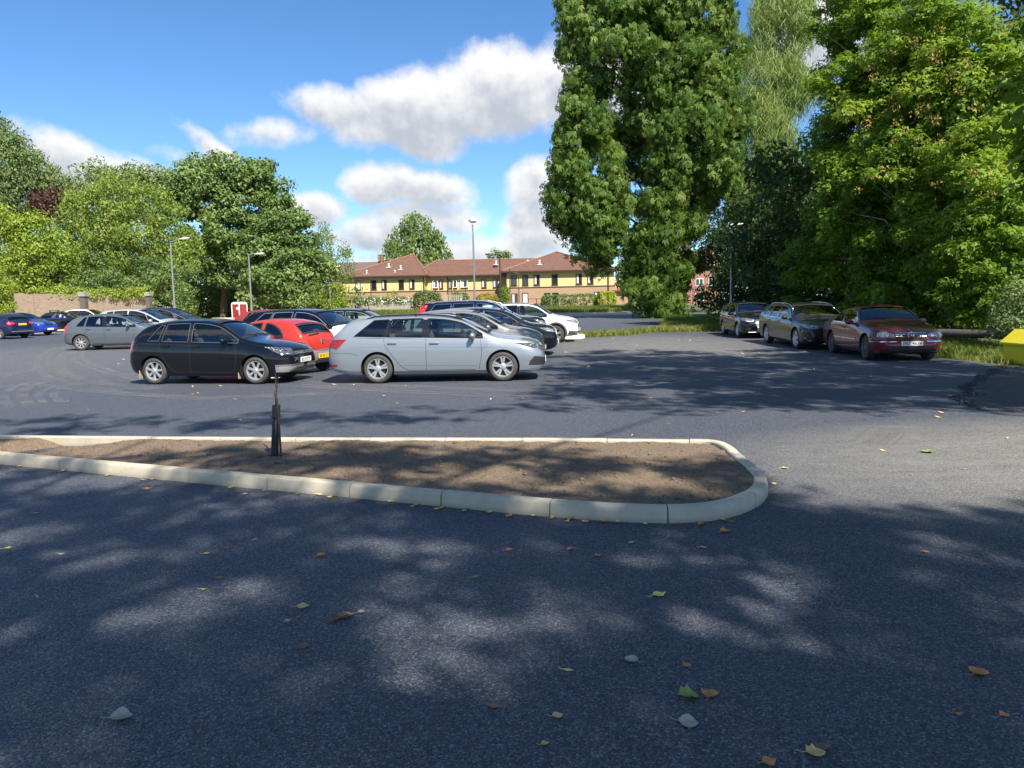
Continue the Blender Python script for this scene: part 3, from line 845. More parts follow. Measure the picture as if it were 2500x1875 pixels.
def shape(T, L, W, H, wb, fo, rt, **kw):
    sx, sz = L / T['L'], H / T['H']
    q = lambda P: [(x * sx, z * (sz if z > .6 else 1)) for x, z in P]
    c = Car(L, W, wb, fo, rt, q(T['top']), q(T['belt']), **kw)
    # window and door x positions follow the scale and the shift of the cabin
    c.T, c.sx, c.sz = T, sx, sz
    return c
def spec(c, **kw):
    T, sx, sz = c.T, c.sx, c.sz
    s = dict(ws=tuple(v * sx for v in T['ws']), bl=tuple(v * sx for v in T['bl']), windows=[w if isinstance(w, list) else tuple(v * sx for v in w) for w in T['win']],
             doors=[tuple(v * sx for v in d) for d in T['doors']], handles=[(x * sx, z * sz) for x, z in T['handles']],
             lines=[[(x * sx, z * sz) for x, z in l] for l in T['lines']], pillars=[[(x * sx, z * sz) for x, z in l] for l in T['pillars']],
             fseat=T['fseat'] * sx, rseat=T['rseat'] * sx)
    s.update(kw); return s

def head(c, ln=.52, zt=None, zb=None, yi=.46, m=None, ang=45, slim=0.0):
    L, W = c.L, c.W / 2; zt = zt or c.top(L - .32) - .10; zb = zb or zt - .16
    return ('headlight', [(L - ln, W * .95, zt + .02), (L - ln * .6, W * .88, zt + .015), (L - .12, yi, zt - .035), (L - .05, yi - .02, zb + .01), (L - .12, yi + .1, zb), (L - ln * .5, W * .92, zb + .05 + slim)], ang, m or M_HEAD, dict(cell=.04, off=.004, thick=.015))
def tail(c, ln=.22, zt=None, zb=None, yi=.50, m=None, ang=135):
    W = c.W / 2; zt = zt or .97; zb = zb or .78
    return ('tail_light', [(.04, yi, zt - .02), (.06, W * .85, zt), (ln, W * .97, zt), (ln * .8, W * .97, zb), (.05, W * .80, zb), (.03, yi, zb + .02)], ang, m or M_TAIL, dict(cell=.04, off=.004, thick=.015))
def grille(c, y, z0, z1, m=None, y2=None):
    y2 = y if y2 is None else y2
    return ('grille', [(c.L, -y, z1), (c.L, y, z1), (c.L, y2, z0), (c.L, -y2, z0)], 0, m or M_MESH, dict(mirror=False, off=.004, thick=.01))
def bar(c, y, z, m=None, w=.013, end='f', nm='grille_bar', off=.012):
    return (nm, [(c.L if end == 'f' else 0, -y, z), (c.L if end == 'f' else 0, y, z)], 0 if end == 'f' else 180, m or M_CHROME, dict(w=w, off=off, mirror=False))
def ring_badge(c, B, root, z, r, inner='w', end='f', m=None, bg=None):
    sg = 1 if end == 'f' else -1; h, n = B.hit(Vector((6 * sg, 0, z)), Vector((-sg, 0, 0)))
    M = Matrix.Translation(h + Vector((sg * .02, 0, 0))) @ Matrix.Rotation(R_(90 * sg), 4, 'Y') @ Matrix.Rotation(R_(90), 4, 'Z')
    bm = bmesh.new(); t = r * .11
    lathe(bm, [(r, -t), (r + t * .3, 0), (r, t), (r - t * 1.2, t), (r - t * 1.2, -t)], 28, M, close=True)
    def st(a, b, w=t * 1.5):
        a = M @ Vector((a[0] * r, a[1] * r, 0)); b = M @ Vector((b[0] * r, b[1] * r, 0)); cyl(bm, a, b, w * .55, n=6)
    # local frame: x to the car's left as seen from outside, y up
    if inner == 'star':
        for k in range(3):
            a = R_(90 + 120 * k); st((0, 0), (math.cos(a) * .93, math.sin(a) * .93), t * 2.0)
    elif inner == 'vw':
        for x0, x1 in ((-.42, 0), (.42, 0)): st((x0, .82), (x1 * .1, .12))
        for a, b in (((-.86, .30), (-.40, -.76)), ((-.40, -.76), (0, .02)), ((0, .02), (.40, -.76)), ((.40, -.76), (.86, .30))): st(a, b)
    elif inner == 'diamond':
        pass
    if bg: lathe(bm, [(r * .95, -t * 1.5), (r * .95, -t * .5)], 24, M)
    return frombm('badge', bm, m or M_CHROME, root, 50)
def diamond_badge(c, B, root, z, s):
    h, n = B.hit(Vector((6, 0, z)), Vector((-1, 0, 0))); bm = bmesh.new(); P = [(0, s), (s * .72, 0), (0, -s), (-s * .72, 0)]
    for a, b in zip(P, P[1:] + P[:1]): cyl(bm, (h.x + .02, a[0], z + a[1]), (h.x + .02, b[0], z + b[1]), .016, n=6)
    frombm('badge', bm, M_CHROME, root)
def oval_badge(c, B, root, z, a, b, end='f', m=None):
    sg = 1 if end == 'f' else -1; h, n = B.hit(Vector((6 * sg, 0, z)), Vector((-sg, 0, 0))); bm = bmesh.new()
    q = n.to_track_quat('Z', 'Y').to_matrix().to_4x4()
    M = Matrix.Translation(h) @ q @ Matrix.Diagonal((b, a, 1, 1)) if abs(n.z) < .9 else Matrix.Translation(h)
    lathe(bm, [(1, -.01), (1, .012), (.85, .018), (.02, .018)], 24, M); frombm('badge', bm, m or M_CHROME, root, 40)

M_DSAT = simple('dull_trim', (.16, .16, .16), .4, .5, .05, 5)
P_BLACK = paint('paint_black', (0.003, 0.0035, 0.006), 0.0, 0.25, 0.0)
P_SILVER = paint('paint_silver', (0.29, 0.325, 0.36), 0.55, 0.36, 0.06)
P_GREY = paint('paint_grey', (0.13, 0.15, 0.17), 0.55, 0.40, 0.08)
P_RED = paint('paint_orange_red', (0.42, 0.03, 0.02), 0.0, 0.4, 0.06)
P_BRED = paint('paint_bright_red', (0.60, 0.012, 0.025), 0.05, 0.35, 0.05)
P_WHITE = paint('paint_white', (0.80, 0.80, 0.78), 0.0, 0.35, 0.05)
P_MAROON = paint('paint_maroon', (0.125, 0.009, 0.020), 0.08, 0.35, 0.03)
P_DGREY = paint('paint_dark_grey', (0.028, 0.027, 0.026), 0.4, 0.32, 0.03)
P_NAVY = paint('paint_navy', (0.012, 0.018, 0.06), 0.2, 0.3, 0.015)
P_NAVY2 = paint('paint_midnight', (0.006, 0.007, 0.014), 0.1, 0.3, 0.004)
P_BLUE = paint('paint_bright_blue', (0.012, 0.045, 0.42), 0.35, 0.3, 0.05)
P_CHAMP = paint('paint_warm_silver', (0.28, 0.27, 0.26), 0.55, 0.4, 0.06)
P_BROWN = paint('paint_dull_red', (0.25, 0.03, 0.03), 0.2, 0.4, 0.06)
P_LSIL = paint('paint_pale_silver', (0.56, 0.57, 0.57), 0.45, 0.4, 0.06)

ROWG = 'cars parked in the middle bays'
LEFTG = 'cars parked in the left bays'
RIGHTG = 'cars parked along the right verge'
CARS = {}

def build_cars():
    # --- silver estate, nearest of the centre row
    c = shape(T_EST, 4.69, 1.83, 1.47, 2.686, .90, .316)
    def ex(c, B, root):
        for s_ in (-1, 1):
            bm = bmesh.new(); 
            for i in range(3): box(bm, (c.L - c.xo - .24 + .07 * i, s_ * (.80 - .055 * i), .455), (.05, .03, .028), R_(-40 * s_), .006)
            frombm('fog_light', bm, M_CHROME, root)
        bm = bmesh.new(); box(bm, (c.ro - c.xo - .2, -c.W / 2 * .995, .84), (.19, .006, .16), 0, .002); box(bm, (c.ro - c.xo - .2, -c.W / 2 * .995, .84), (.20, .004, .17)); bm.free()
    sp = spec(c, rim=('split', 5), rr=.216, wtrim=M_GLOSSBLK, wtw=.03, rails=(.85, 3.0, P_BLACK), priv=(0,), privr=1, hmat=P_SILVER,
        patches=[head(c, .62, .80, .635, .42, M_HEADD, slim=.03), ('tail_light', [(.05, .5, .93), (.06, .80, .955), (.44, .9, .96), (.30, .9, .80), (.22, .9, .745), (.05, .75, .80)], 125, M_TAIL, dict(cell=.04, off=.005, thick=.015)),
                 grille(c, .42, .50, .73, M_MESH, .30), ('lower_intake', [(c.L - .36, .84, .34), (c.L - .34, .85, .42), (c.L - .26, .80, .53), (c.L, .30, .46), (c.L, .30, .33)], 45, M_TRIM, dict(cell=.05)),
                 ('rear_reflector', [(.05, .80, .42), (.22, .9, .42), (.20, .9, .375), (.05, .8, .375)], 125, M_TAIL), ('rear_valance', [(0, -.78, .40), (0, .78, .40), (0, .72, .30), (0, -.72, .30)], 180, M_TRIM, dict(mirror=False)),
                 ('fuel_flap', [(.98, .9, .90), (1.16, .9, .90), (1.16, .9, .75), (.98, .9, .75)], 90, P_SILVER, dict(off=.002, thick=.003, mirror=False))],
        ribbons=[bar(c, .42, .735, w=.02), ('grille_surround', [(c.L, -.43, .735), (c.L, -.31, .49), (c.L, .31, .49), (c.L, .43, .735)], 0, M_CHROME, dict(w=.02, off=.014, mirror=False)),
                 ('dlo_trim', [(.62, .9, 1.0), (1.3, .9, .975), (2.2, .9, .95), (3.36, .9, .91)], 90, M_SATIN, dict(w=.014, off=.006)), ('body_crease', [(.5, .9, .80), (2.0, .9, .775), (3.9, .9, .735)], 90, P_SILVER, dict(w=.012, off=.004)), ('sill_crease', [(1.55, .9, .40), (3.25, .9, .37)], 90, P_SILVER, dict(w=.014, off=.005)),
                 ('rear_seam', [(.04, .9, .66), (.5, .9, .66), (.72, .9, .60)], 90, M_TRIM, dict(w=.006, off=.0012))] + [bar(c, .36 - .0 * i, .545 + .045 * i, M_GLOSSBLK, .012) for i in range(4)],
        plates=[('f', .42, '', M_PLW), ('r', .66, '', M_PLY)], extra=ex)
    r = make_car('estate_car', 'silver estate car side on in full sun, nearest of the middle row', ROWG, c, P_SILVER, sp); seat_on_ground(r, c, 'rr', (-2.87, 16.43), R_(-2.0))
    # --- black hatchback, plate BL10 JTY
    c = shape(T_HATCH, 3.97, 1.68, 1.46, 2.47, .81, .302)
    def ex(c, B, root):
        ring_badge(c, B, root, .655, .062, 'vw')
        for xw in (c.ro + c.wb - .40, c.ro - .36):
            for s_ in (-1, 1):
                bm = bmesh.new(); box(bm, (xw - c.xo + .0, s_ * (c.W / 2 - .12), .22), (.02, .18, .20), 0, .006); frombm('mud_flap', bm, M_MUD, root)
    sp = spec(c, rim=('single', 7), rr=.205, wtrim=M_DSAT, wtw=.010, hmat=P_BLACK,
        patches=[head(c, .55, .80, .625, .42, M_HEADD), tail(c, .20, .985, .775, .46), grille(c, .40, .625, .70, M_MESH, .38),
                 ('lower_bumper', [(c.L - .30, .80, .26), (c.L - .30, .82, .40), (c.L, .10, .40), (c.L, .10, .26)], 40, M_PLGREY, dict(cell=.04)), grille(c, .40, .27, .39, M_MESH)],
        ribbons=[bar(c, .40, .645, M_SATIN, .012), bar(c, .40, .68, M_SATIN, .012), ('bumper_trim', [(c.L - .30, .82, .415), (c.L - .1, .6, .415), (c.L, .10, .415)], 40, M_SATIN, dict(w=.014, off=.016))],
        plates=[('f', .50, 'BL10 JTY', M_PLW), ('r', .62, '', M_PLY)], extra=ex, blin=.12)
    r = make_car('hatchback_car', 'black five-door hatchback with silver seven-spoke wheels beside the kerbed bed', ROWG, c, P_BLACK, sp); seat_on_ground(r, c, 'fr', (-5.62, 16.82), R_(-10.5))
    # --- grey hatchback
    c = shape(T_HATCH, 4.20, 1.76, 1.485, 2.578, .88, .316)
    sp = spec(c, rim=('single', 8), rr=.208, wtrim=M_GLOSSBLK, hmat=P_GREY, mould=[([(1.22, .52), (1.70, .52)], P_GREY, .04), ([(1.76, .52), (2.80, .50)], P_GREY, .04)],
        patches=[head(c, .50), tail(c, .24, 1.02, .76, .45, M_TAILR), grille(c, .40, .50, .72)], plates=[('f', .44, '', M_PLW), ('r', .62, '', M_PLY)])
    r = make_car('hatchback_car', 'mid-grey five-door hatchback side on behind the tail of the black one', LEFTG, c, P_GREY, sp); seat_on_ground(r, c, 'rr', (-17.75, 31.7), R_(5))
    # --- red small hatch with grey bumpers
    tk = dict(L=3.62, H=1.40, top=[(0, .48), (.01, .60), (.04, .78), (.09, .90), (.18, 1.03), (.36, 1.21), (.58, 1.325), (.9, 1.385), (1.3, 1.40), (1.65, 1.375), (1.95, 1.30), (2.62, 1.0), (2.75, .965), (3.1, .88), (3.4, .76), (3.54, .62), (3.62, .48)],
        belt=[(0, .88), (.5, .90), (1.2, .90), (2.6, .85), (3.62, .66)], ws=(1.80, 2.60), bl=(.16, .52), win=[[(.66,.925),(1.27,.92),(1.25,1.275),(1.10,1.255),(.95,1.20),(.80,1.11),(.70,1.0)], (1.40, 1.38, 2.45, 2.45)], doors=[(1.33, 2.42)], handles=[(1.50, .82)],
        lines=[[(1.33, .88), (1.30, .5), (1.36, .27), (2.35, .27)], [(2.43, .83), (2.36, .27)]], pillars=[], fseat=1.48, rseat=.72)
    c = shape(tk, 3.62, 1.64, 1.40, 2.45, .62, .285, cr=(.55, .55), lo=(.62, .60))
    def ex(c, B, root): oval_badge(c, B, root, .80, .07, .045, 'r')
    sp = spec(c, rim=('single', 8), rr=.18, rimmat=M_RIMD, wtrim=M_TRIM, wtw=.035, blseal=.05, blin=.10, tw=.18, steer=0,
        panels=[('rear_bumper', [((.62, 0, 0), (1, 0, 0)), ((0, 0, .60), (.35, 0, 1))], lambda x, y, z: x < .62 and z < .60 - .35 * (x) + .0, M_PLGREY)],
        patches=[('tail_light', [(.30, .72, .78), (.16, .62, .79), (.10, .45, .66), (.12, .42, .585), (.22, .60, .60)], 150, M_TAILR, dict(cell=.04)), ('indicator_lens', [(.12, .55, .665), (.10, .44, .64), (.12, .44, .60), (.14, .55, .61)], 150, M_AMBER, dict(off=.010, thick=.01)), head(c, .45, .72, .56, .40)],
        plates=[('f', .40, '', M_PLW), ('r', .44, 'BF58 OTJ', M_PLY)],
        ribbons=[('rear_wiper', [(0, .0, 1.0), (0, .42, .96)], 180, M_TRIM, dict(w=.025, off=.02, mirror=False)), ('tailgate_seam', [(0, .50, .96), (0, .52, .80), (0, .40, .60), (0, 0, .575), (0, -.40, .60), (0, -.52, .80), (0, -.50, .96)], 180, M_TRIM, dict(w=.012, off=.002, mirror=False))], extra=ex)
    sp['panels'] = [('rear_bumper', [((.66, 0, 0), (1, 0, 0)), ((0, 0, .60), (-.18, 0, 1))], lambda x, y, z: x < .66 and z < .60 + .18 * x, M_PLGREY)]
    r = make_car('small_hatchback', 'orange-red small hatchback with unpainted grey rear bumper and yellow plate', ROWG, c, P_RED, sp); seat_on_ground(r, c, 'rl', (-5.55, 19.05), R_(180 - 22))
    # --- white SUV with black roof
    T2 = dict(T_EST); T2['belt'] = [(0, 1.0), (.6, .985), (1.2, .95), (3.5, .89), (4.69, .72)]
    c = shape(T2, 4.37, 1.90, 1.64, 2.66, .87, .365, sill=.26, dy=(.34, .40))
    zt = lambda x, y, z: z > c.belt(x) - .01
    sp = spec(c, rim=('split', 7), rr=.25, rimmat=M_RIM, wtrim=M_SATIN, wtw=.016, priv=(0, 1), privr=1, mirmat=P_BLACK,
        panels=[('roof', [((0, 0, c.belt(1.5) + .005), (.028, 0, 1)), ((3.36, 0, 0), (1, 0, 0))], lambda x, y, z: z > c.belt(1.5) + .005 - .028 * (x - c.xo) and x < 3.36, P_BLACK)],
        patches=[head(c, .55, .90, .78, .45, M_HEADD), tail(c, .28, 1.0, .86, .50), grille(c, .48, .62, .80)], mould=[([(1.35, .42), (3.0, .40)], M_CLAD, .10)], plates=[('f', .50, '', M_PLW), ('r', .7, '', M_PLY)], tyre=M_TYRE)
    r = make_car('suv_car', 'white SUV with a black roof and privacy glass behind the small red hatchback', ROWG, c, P_WHITE, sp); seat_on_ground(r, c, 'fr', (-5.05, 22.3), R_(-17))
    # --- bright red hatch
    c = shape(T_HATCH, 4.0, 1.72, 1.46, 2.5, .80, .30); sp = spec(c, patches=[head(c), tail(c)])
    r = make_car('hatchback_car', 'bright scarlet hatchback roof and windscreen showing between two cars', ROWG, c, P_BRED, sp); seat_on_ground(r, c, 'fr', (-5.3, 26.2), R_(-8))
    # --- dark blue-grey hatch behind it
    c = shape(T_HATCH, 4.35, 1.80, 1.52, 2.65, .88, .315); sp = spec(c, wtrim=M_SATIN, wtw=.014, patches=[head(c), tail(c)], seat=M_SEAT)
    r = make_car('hatchback_car', 'very dark blue hatchback with chrome window line, behind the scarlet one', ROWG, c, P_NAVY2, sp); seat_on_ground(r, c, 'fr', (-4.75, 29.6), R_(-6))
    # --- dull red far one
    c = shape(T_HATCH, 4.1, 1.72, 1.50, 2.5, .80, .30); sp = spec(c, patches=[head(c), tail(c)])
    r = make_car('hatchback_car', 'dull red car of which only the roof shows above the white SUV', ROWG, c, P_BROWN, sp); seat_on_ground(r, c, 'fr', (-9.2, 34.0), R_(-4))
    # --- behind the silver estate: black low car
    c = shape(T_HATCH, 4.30, 1.80, 1.42, 2.63, .88, .315); sp = spec(c, wtrim=M_SATIN, wtw=.014, patches=[head(c), tail(c), grille(c, .45, .46, .66)])
    r = make_car('hatchback_car', 'black car with its bonnet just past the silver estate, second in the row', ROWG, c, P_BLACK, sp); seat_on_ground(r, c, 'fr', (-.35, 19.0), R_(-4))
    # --- warm silver hatch
    c = shape(T_HATCH, 4.22, 1.76, 1.52, 2.60, .88, .315)
    sp = spec(c, wtrim=M_TRIM, patches=[head(c, .62, .82, .68, .44, M_HEAD), tail(c), grille(c, .45, .42, .58), ('fog_light', [(c.L - .20, .68, .44), (c.L - .10, .56, .44), (c.L - .10, .56, .36), (c.L - .20, .68, .36)], 35, M_HEAD)], plates=[('f', .40, '', M_PLW)], mirmat=P_CHAMP)
    r = make_car('hatchback_car', 'warm silver hatchback with large headlights, third in the middle row', ROWG, c, P_CHAMP, sp); seat_on_ground(r, c, 'fr', (.02, 21.45), R_(-6))
    # --- black crossover
    c = shape(T_EST, 4.40, 1.84, 1.55, 2.66, .90, .34); sp = spec(c, wtrim=M_TRIM, patches=[head(c, .55, .86, .72), tail(c), grille(c, .5, .42, .66)], plates=[('f', .40, '', M_PLW)])
    r = make_car('crossover_car', 'black crossover between the warm silver hatchback and the tall black SUV', ROWG, c, P_NAVY2, sp); seat_on_ground(r, c, 'fr', (.55, 24.1), R_(-5))
    # --- big black SUV with tall red tail lamps
    T3 = dict(T_EST); T3['win'] = [(.42, .74, 1.22, 1.30), (1.32, 1.38, 2.10, 2.08), (2.22, 2.20, 3.30, 3.30)]
    T3['top'] = [(0, .55), (.015, .72), (.04, .92), (.07, 1.06), (.16, 1.24), (.26, 1.39), (.42, 1.43), (1.2, 1.46), (2.0, 1.47), (2.45, 1.45), (2.80, 1.38), (3.50, 1.04), (3.64, 1.0), (4.2, .95), (4.5, .86), (4.63, .70), (4.69, .5)]
    T3['bl'] = (.09, .24); T3['ws'] = (2.66, 3.48)
    c = shape(T3, 4.80, 1.90, 1.76, 2.86, .88, .36, sill=.28, dy=(.26, .36))
    sp = spec(c, wtrim=M_CHROME, wtw=.03, priv=(0, 1), privr=1, rails=(.6, 3.2, M_SATIN), rr=.24, rim=('split', 5),
        patches=[head(c, .42, .98, .80, .52, M_HEAD), ('tail_light', [(.02, .74, .92), (.04, .80, .92), (.20, .92, .95), (.42, .80, 1.60), (.30, .66, 1.60)], 130, M_TAILR, dict(cell=.05)), grille(c, .42, .66, .92)],
        ribbons=[('indicator_lens', [(c.L - .34, .84, .90), (c.L - .30, .82, .84)], 60, M_AMBER, dict(w=.06, off=.02))], plates=[('f', .46, '', M_PLW)])
    r = make_car('suv_car', 'tall black SUV with full-height red tail lights and chrome window surround', ROWG, c, P_NAVY2, sp); seat_on_ground(r, c, 'fr', (.45, 27.3), R_(-5))
    # --- dark car whose roof only shows
    c = shape(T_EST, 4.6, 1.85, 1.66, 2.7, .90, .34); sp = spec(c, patches=[head(c), tail(c)], rails=(.9, 3.0, P_BLACK))
    r = make_car('suv_car', 'dark SUV showing only its black roof above the tall black SUV', ROWG, c, P_BLACK, sp); seat_on_ground(r, c, 'fr', (.1, 34.2), R_(-4))
    # --- white crossover with dark cladding
    c = shape(T_EST, 4.38, 1.81, 1.60, 2.646, .89, .345, sill=.25)
    sp = spec(c, wtrim=M_TRIM, priv=(0, 1), rr=.22, patches=[head(c, .60, .90, .74, .46), tail(c), grille(c, .46, .46, .70), ('lower_bumper', [(c.L - .40, .86, .30), (c.L - .36, .86, .46), (c.L, .2, .44), (c.L, .2, .28)], 45, M_CLAD), ('fog_light', [(c.L - .20, .72, .43), (c.L - .10, .60, .43), (c.L - .10, .60, .35), (c.L - .20, .72, .35)], 35, M_HEAD, dict(off=.016))],
        mould=[([(1.4, .34), (3.0, .33)], M_CLAD, .12)], rails=(.9, 3.0, M_TRIM), mirmat=M_TRIM, plates=[('f', .50, '', M_PLW)])
    def ex(c, B, root):
        for s_ in (-1, 1):
            for xw in (c.ro, c.ro + c.wb):
                bm = bmesh.new(); pr, M = [], Matrix.Translation((xw - c.xo, s_ * (c.W / 2 - .035), c.rt + .01)) @ Matrix.Rotation(R_(90), 4, 'X')
                N_ = 22; ring = []
                for k in range(N_ + 1):
                    t = math.pi * (-.08 + 1.16 * k / N_); row = []
                    for rr_, dy_ in ((.388, .0), (.388, -.045), (.45, -.045), (.46, .0)):
                        row.append(bm.verts.new(Vector((xw - c.xo + math.cos(t) * rr_, s_ * (c.W / 2 * .985 - dy_ * .5 - .012), c.rt + .01 + math.sin(t) * rr_))))
                    ring.append(row)
                for a, b in zip(ring, ring[1:]):
                    for i in range(4): bm.faces.new((a[i], a[(i + 1) % 4], b[(i + 1) % 4], b[i]))
                bmesh.ops.recalc_face_normals(bm, faces=bm.faces[:]); frombm('arch_cladding', bm, M_CLAD, root, 50)
    sp['extra'] = ex
    r = make_car('crossover_car', 'white crossover with dark wheel-arch cladding at the far end of the middle row', ROWG, c, P_WHITE, sp); seat_on_ground(r, c, 'fr', (1.78, 30.4), R_(-8))
    # --- left group
    T4 = dict(T_HATCH); T4['top'] = [(0, .52), (.015, .66), (.04, .84), (.08, 1.0), (.14, 1.15), (.25, 1.31), (.36, 1.37), (.7, 1.43), (1.2, 1.46), (1.7, 1.448), (2.1, 1.37), (3.02, .99), (3.15, .95), (3.45, .88), (3.75, .77), (3.88, .66), (3.97, .5)]
    T4['ws'] = (1.88, 2.98); T4['win'] = [(.45, .62, .80, .86), (.88, .92, 1.48, 1.46), (1.58, 1.56, 2.45, 2.25), (2.50, 2.32, 2.90, 2.90)]
    c = shape(T4, 4.28, 1.75, 1.66, 2.76, .80, .315, dy=(.26, .40)); sp = spec(c, wtrim=M_TRIM, patches=[head(c), tail(c)])
    r = make_car('mpv_car', 'pale silver people carrier with long raked windscreen behind the grey hatchback', LEFTG, c, P_LSIL, sp); seat_on_ground(r, c, 'fr', (-15.45, 34.6), R_(-4))
    c = shape(T4, 4.45, 1.80, 1.66, 2.8, .85, .315, dy=(.26, .40)); sp = spec(c, wtrim=M_SATIN, wtw=.014, patches=[head(c), tail(c)])
    r = make_car('mpv_car', 'dark blue people carrier behind the pale silver one', LEFTG, c, P_NAVY, sp); seat_on_ground(r, c, 'fr', (-15.8, 38.2), R_(-4))
    c = shape(T_HATCH, 4.2, 1.74, 1.50, 2.6, .85, .31); sp = spec(c, patches=[head(c), tail(c)])
    r = make_car('hatchback_car', 'white car of which only the roof shows above the grey hatchback', LEFTG, c, P_WHITE, sp); seat_on_ground(r, c, 'fr', (-31.2, 58.5), R_(-2))
    # dark coupe-like saloon with a roof rack, facing left
    T5 = dict(T_SALOON); T5['lines'] = T_SALOON['lines'] + [[(1.35, .94), (1.30, .75), (1.45, .45)]]
    c = shape(T5, 4.55, 1.80, 1.42, 2.78, .78, .335)
    def ex(c, B, root):
        for xx in (1.62, 2.42):
            bm = bmesh.new(); z = c.top(xx) + .075; box(bm, (xx - c.xo, 0, z), (.07, 1.30, .025), 0, .01)
            for s_ in (-1, 1): box(bm, (xx - c.xo, s_ * .56, z - .045), (.09, .07, .10), 0, .01)
            frombm('roof_rack', bm, M_TRIM, root)
        bm = bmesh.new()
        for s_ in (-.5, .45): box(bm, (2.02 - c.xo, s_, c.top(2.0) + .11), (1.5, .05, .03), 0, .01)
        frombm('rack_rail', bm, M_SATIN, root)
    sp = spec(c, wtrim=M_CHROME, wtw=.028, rim=('multi', 10), rr=.24, patches=[head(c), tail(c)], extra=ex, seat=M_BEIGE)
    r = make_car('saloon_car', 'dark saloon car with a roof rack and pale spoked wheels below the brick wall', LEFTG, c, P_NAVY2, sp); seat_on_ground(r, c, 'rl', (-30.3, 53.0), R_(180 + 4))
    # bright blue hatch facing right
    c = shape(T_HATCH, 4.06, 1.73, 1.45, 2.59, .85, .315)
    def ex(c, B, root): diamond_badge(c, B, root, .70, .10)
    sp = spec(c, wtrim=M_TRIM, rim=('multi', 8), rimmat=M_TRIM, rr=.21, patches=[head(c, .52, .84, .70, .40), tail(c), grille(c, .50, .30, .46, M_MESH, .42), grille(c, .36, .62, .74, M_GLOSSBLK, .20)], plates=[('f', .40, '', M_PLW)], ribbons=[bar(c, .40, .755, M_CHROME, .02)], extra=ex)
    r = make_car('hatchback_car', 'bright blue hatchback facing right with a diamond badge and white front plate', LEFTG, c, P_BLUE, sp); seat_on_ground(r, c, 'fr', (-29.6, 47.2), R_(-10))
    # navy hatch at the left edge, tail to the right
    c = shape(T_HATCH, 4.35, 1.80, 1.46, 2.63, .90, .32, cr=(.60, .55))
    sp = spec(c, wtrim=M_TRIM, rr=.21, privr=1, patches=[('tail_light', [(.28, .82, .94), (.10, .60, .97), (.05, .48, .92), (.06, .50, .84), (.12, .66, .80), (.26, .80, .84)], 150, M_TAILR, dict(cell=.04)), head(c)], plates=[('r', .82, '', M_PLY)],
        ribbons=[('bumper_seam', [(0, -.7, .42), (0, .7, .42)], 180, M_PLGREY, dict(w=.05, off=.006, mirror=False)), ('rear_badge', [(0, .34, .80), (0, .44, .80)], 180, M_CHROME, dict(w=.03, off=.006, mirror=False))])
    r = make_car('hatchback_car', 'navy hatchback at the left edge of the photo showing its red tail lights', LEFTG, c, P_NAVY, sp); seat_on_ground(r, c, 'rl', (-29.0, 43.6), R_(180 - 16))
    # --- right group, facing the camera
    c = shape(T_SALOON, 4.64, 1.76, 1.41, 2.715, .83, .325, lo=(.74, .62), cr=(.42, .58))
    def lens(c, B, root, specs):
        for (yy, z, ry, rz_) in specs:
            for s_ in (-1, 1):
                h, n = B.hit(Vector((6, s_ * yy, z)), Vector((-1, 0, 0)))
                if h is None: continue
                bm = bmesh.new(); q = n.to_track_quat('X', 'Z').to_matrix().to_4x4(); M = Matrix.Translation(h + n * .012) @ q @ Matrix.Rotation(R_(90), 4, 'Y') @ Matrix.Diagonal((rz_, ry, 1, 1))
                lathe(bm, [(1, -.05), (1.0, .004), (.93, .018), (.7, .026), (.3, .030), (.01, .031)], 26, M)
                o = frombm('headlight', bm, M_HEAD, root, 50)
                bm = bmesh.new(); lathe(bm, [(1.06, -.05), (1.08, .004), (1.0, .012), (.96, .006)], 26, M); frombm('lens_rim', bm, M_CHROME, o, 50)
    def ex(c, B, root):
        lens(c, B, root, [(.655, .665, .125, .10), (.485, .645, .085, .072)]); ring_badge(c, B, root, .660, .085, 'star')
        h, n = B.hit(Vector((c.L - c.xo - .22, 0, 5)), Vector((0, 0, -1))); bm = bmesh.new(); ellipsoid(bm, h + Vector((0, 0, .012)), (.02, .02, .015)); frombm('bonnet_badge', bm, M_CHROME, root)
    sp = spec(c, wtrim=M_CHROME, wtw=.016, rim=('multi', 16), rimmat=M_RIMD, rr=.245, tyre=M_TYRED, blin=.10, tw=.225, hmat=M_TRIM,
        mould=[([(1.42, .52), (2.0, .52)], M_CHROME, .022), ([(2.05, .52), (3.18, .51)], M_CHROME, .022)],
        patches=[('grille', [(c.L, -.40, .735), (c.L, .40, .735), (c.L, .37, .60), (c.L, .30, .575), (c.L, -.30, .575), (c.L, -.37, .60)], 0, M_GLOSSBLK, dict(mirror=False, off=.004)),
                 ('lower_intake', [(c.L, -.58, .37), (c.L, .58, .37), (c.L, .50, .26), (c.L, -.50, .26)], 0, M_MESH, dict(mirror=False)), tail(c)],
        ribbons=[bar(c, .385, .715), bar(c, .375, .672), bar(c, .36, .630), bar(c, .31, .588), ('bumper_strip', [(c.L - .5, .84, .50), (c.L - .2, .7, .50), (c.L - .04, .34, .50)], 40, M_CHROME, dict(w=.022, off=.012)), ('front_lip', [(c.L, -.66, .235), (c.L, .66, .235)], 0, M_TRIM, dict(w=.04, off=.02, mirror=False)),
                 ('bonnet_seam', [(c.L - .5, .62, .90), (c.L - .2, .50, .76)], 20, M_TRIM, dict(w=.008, off=.001))],
        plates=[('f', .455, 'INZ 4634', M_PLW), ('r', .7, '', M_PLY)], extra=ex)
    r = make_car('coupe_car', 'dark red two-door coupe with twin round headlights and plate INZ 4634', RIGHTG, c, P_MAROON, sp); seat_on_ground(r, c, 'fr', (9.28, 19.95), R_(-90 - 5.5))
    c = shape(T_EST, 4.91, 1.86, 1.47, 2.97, .84, .335)
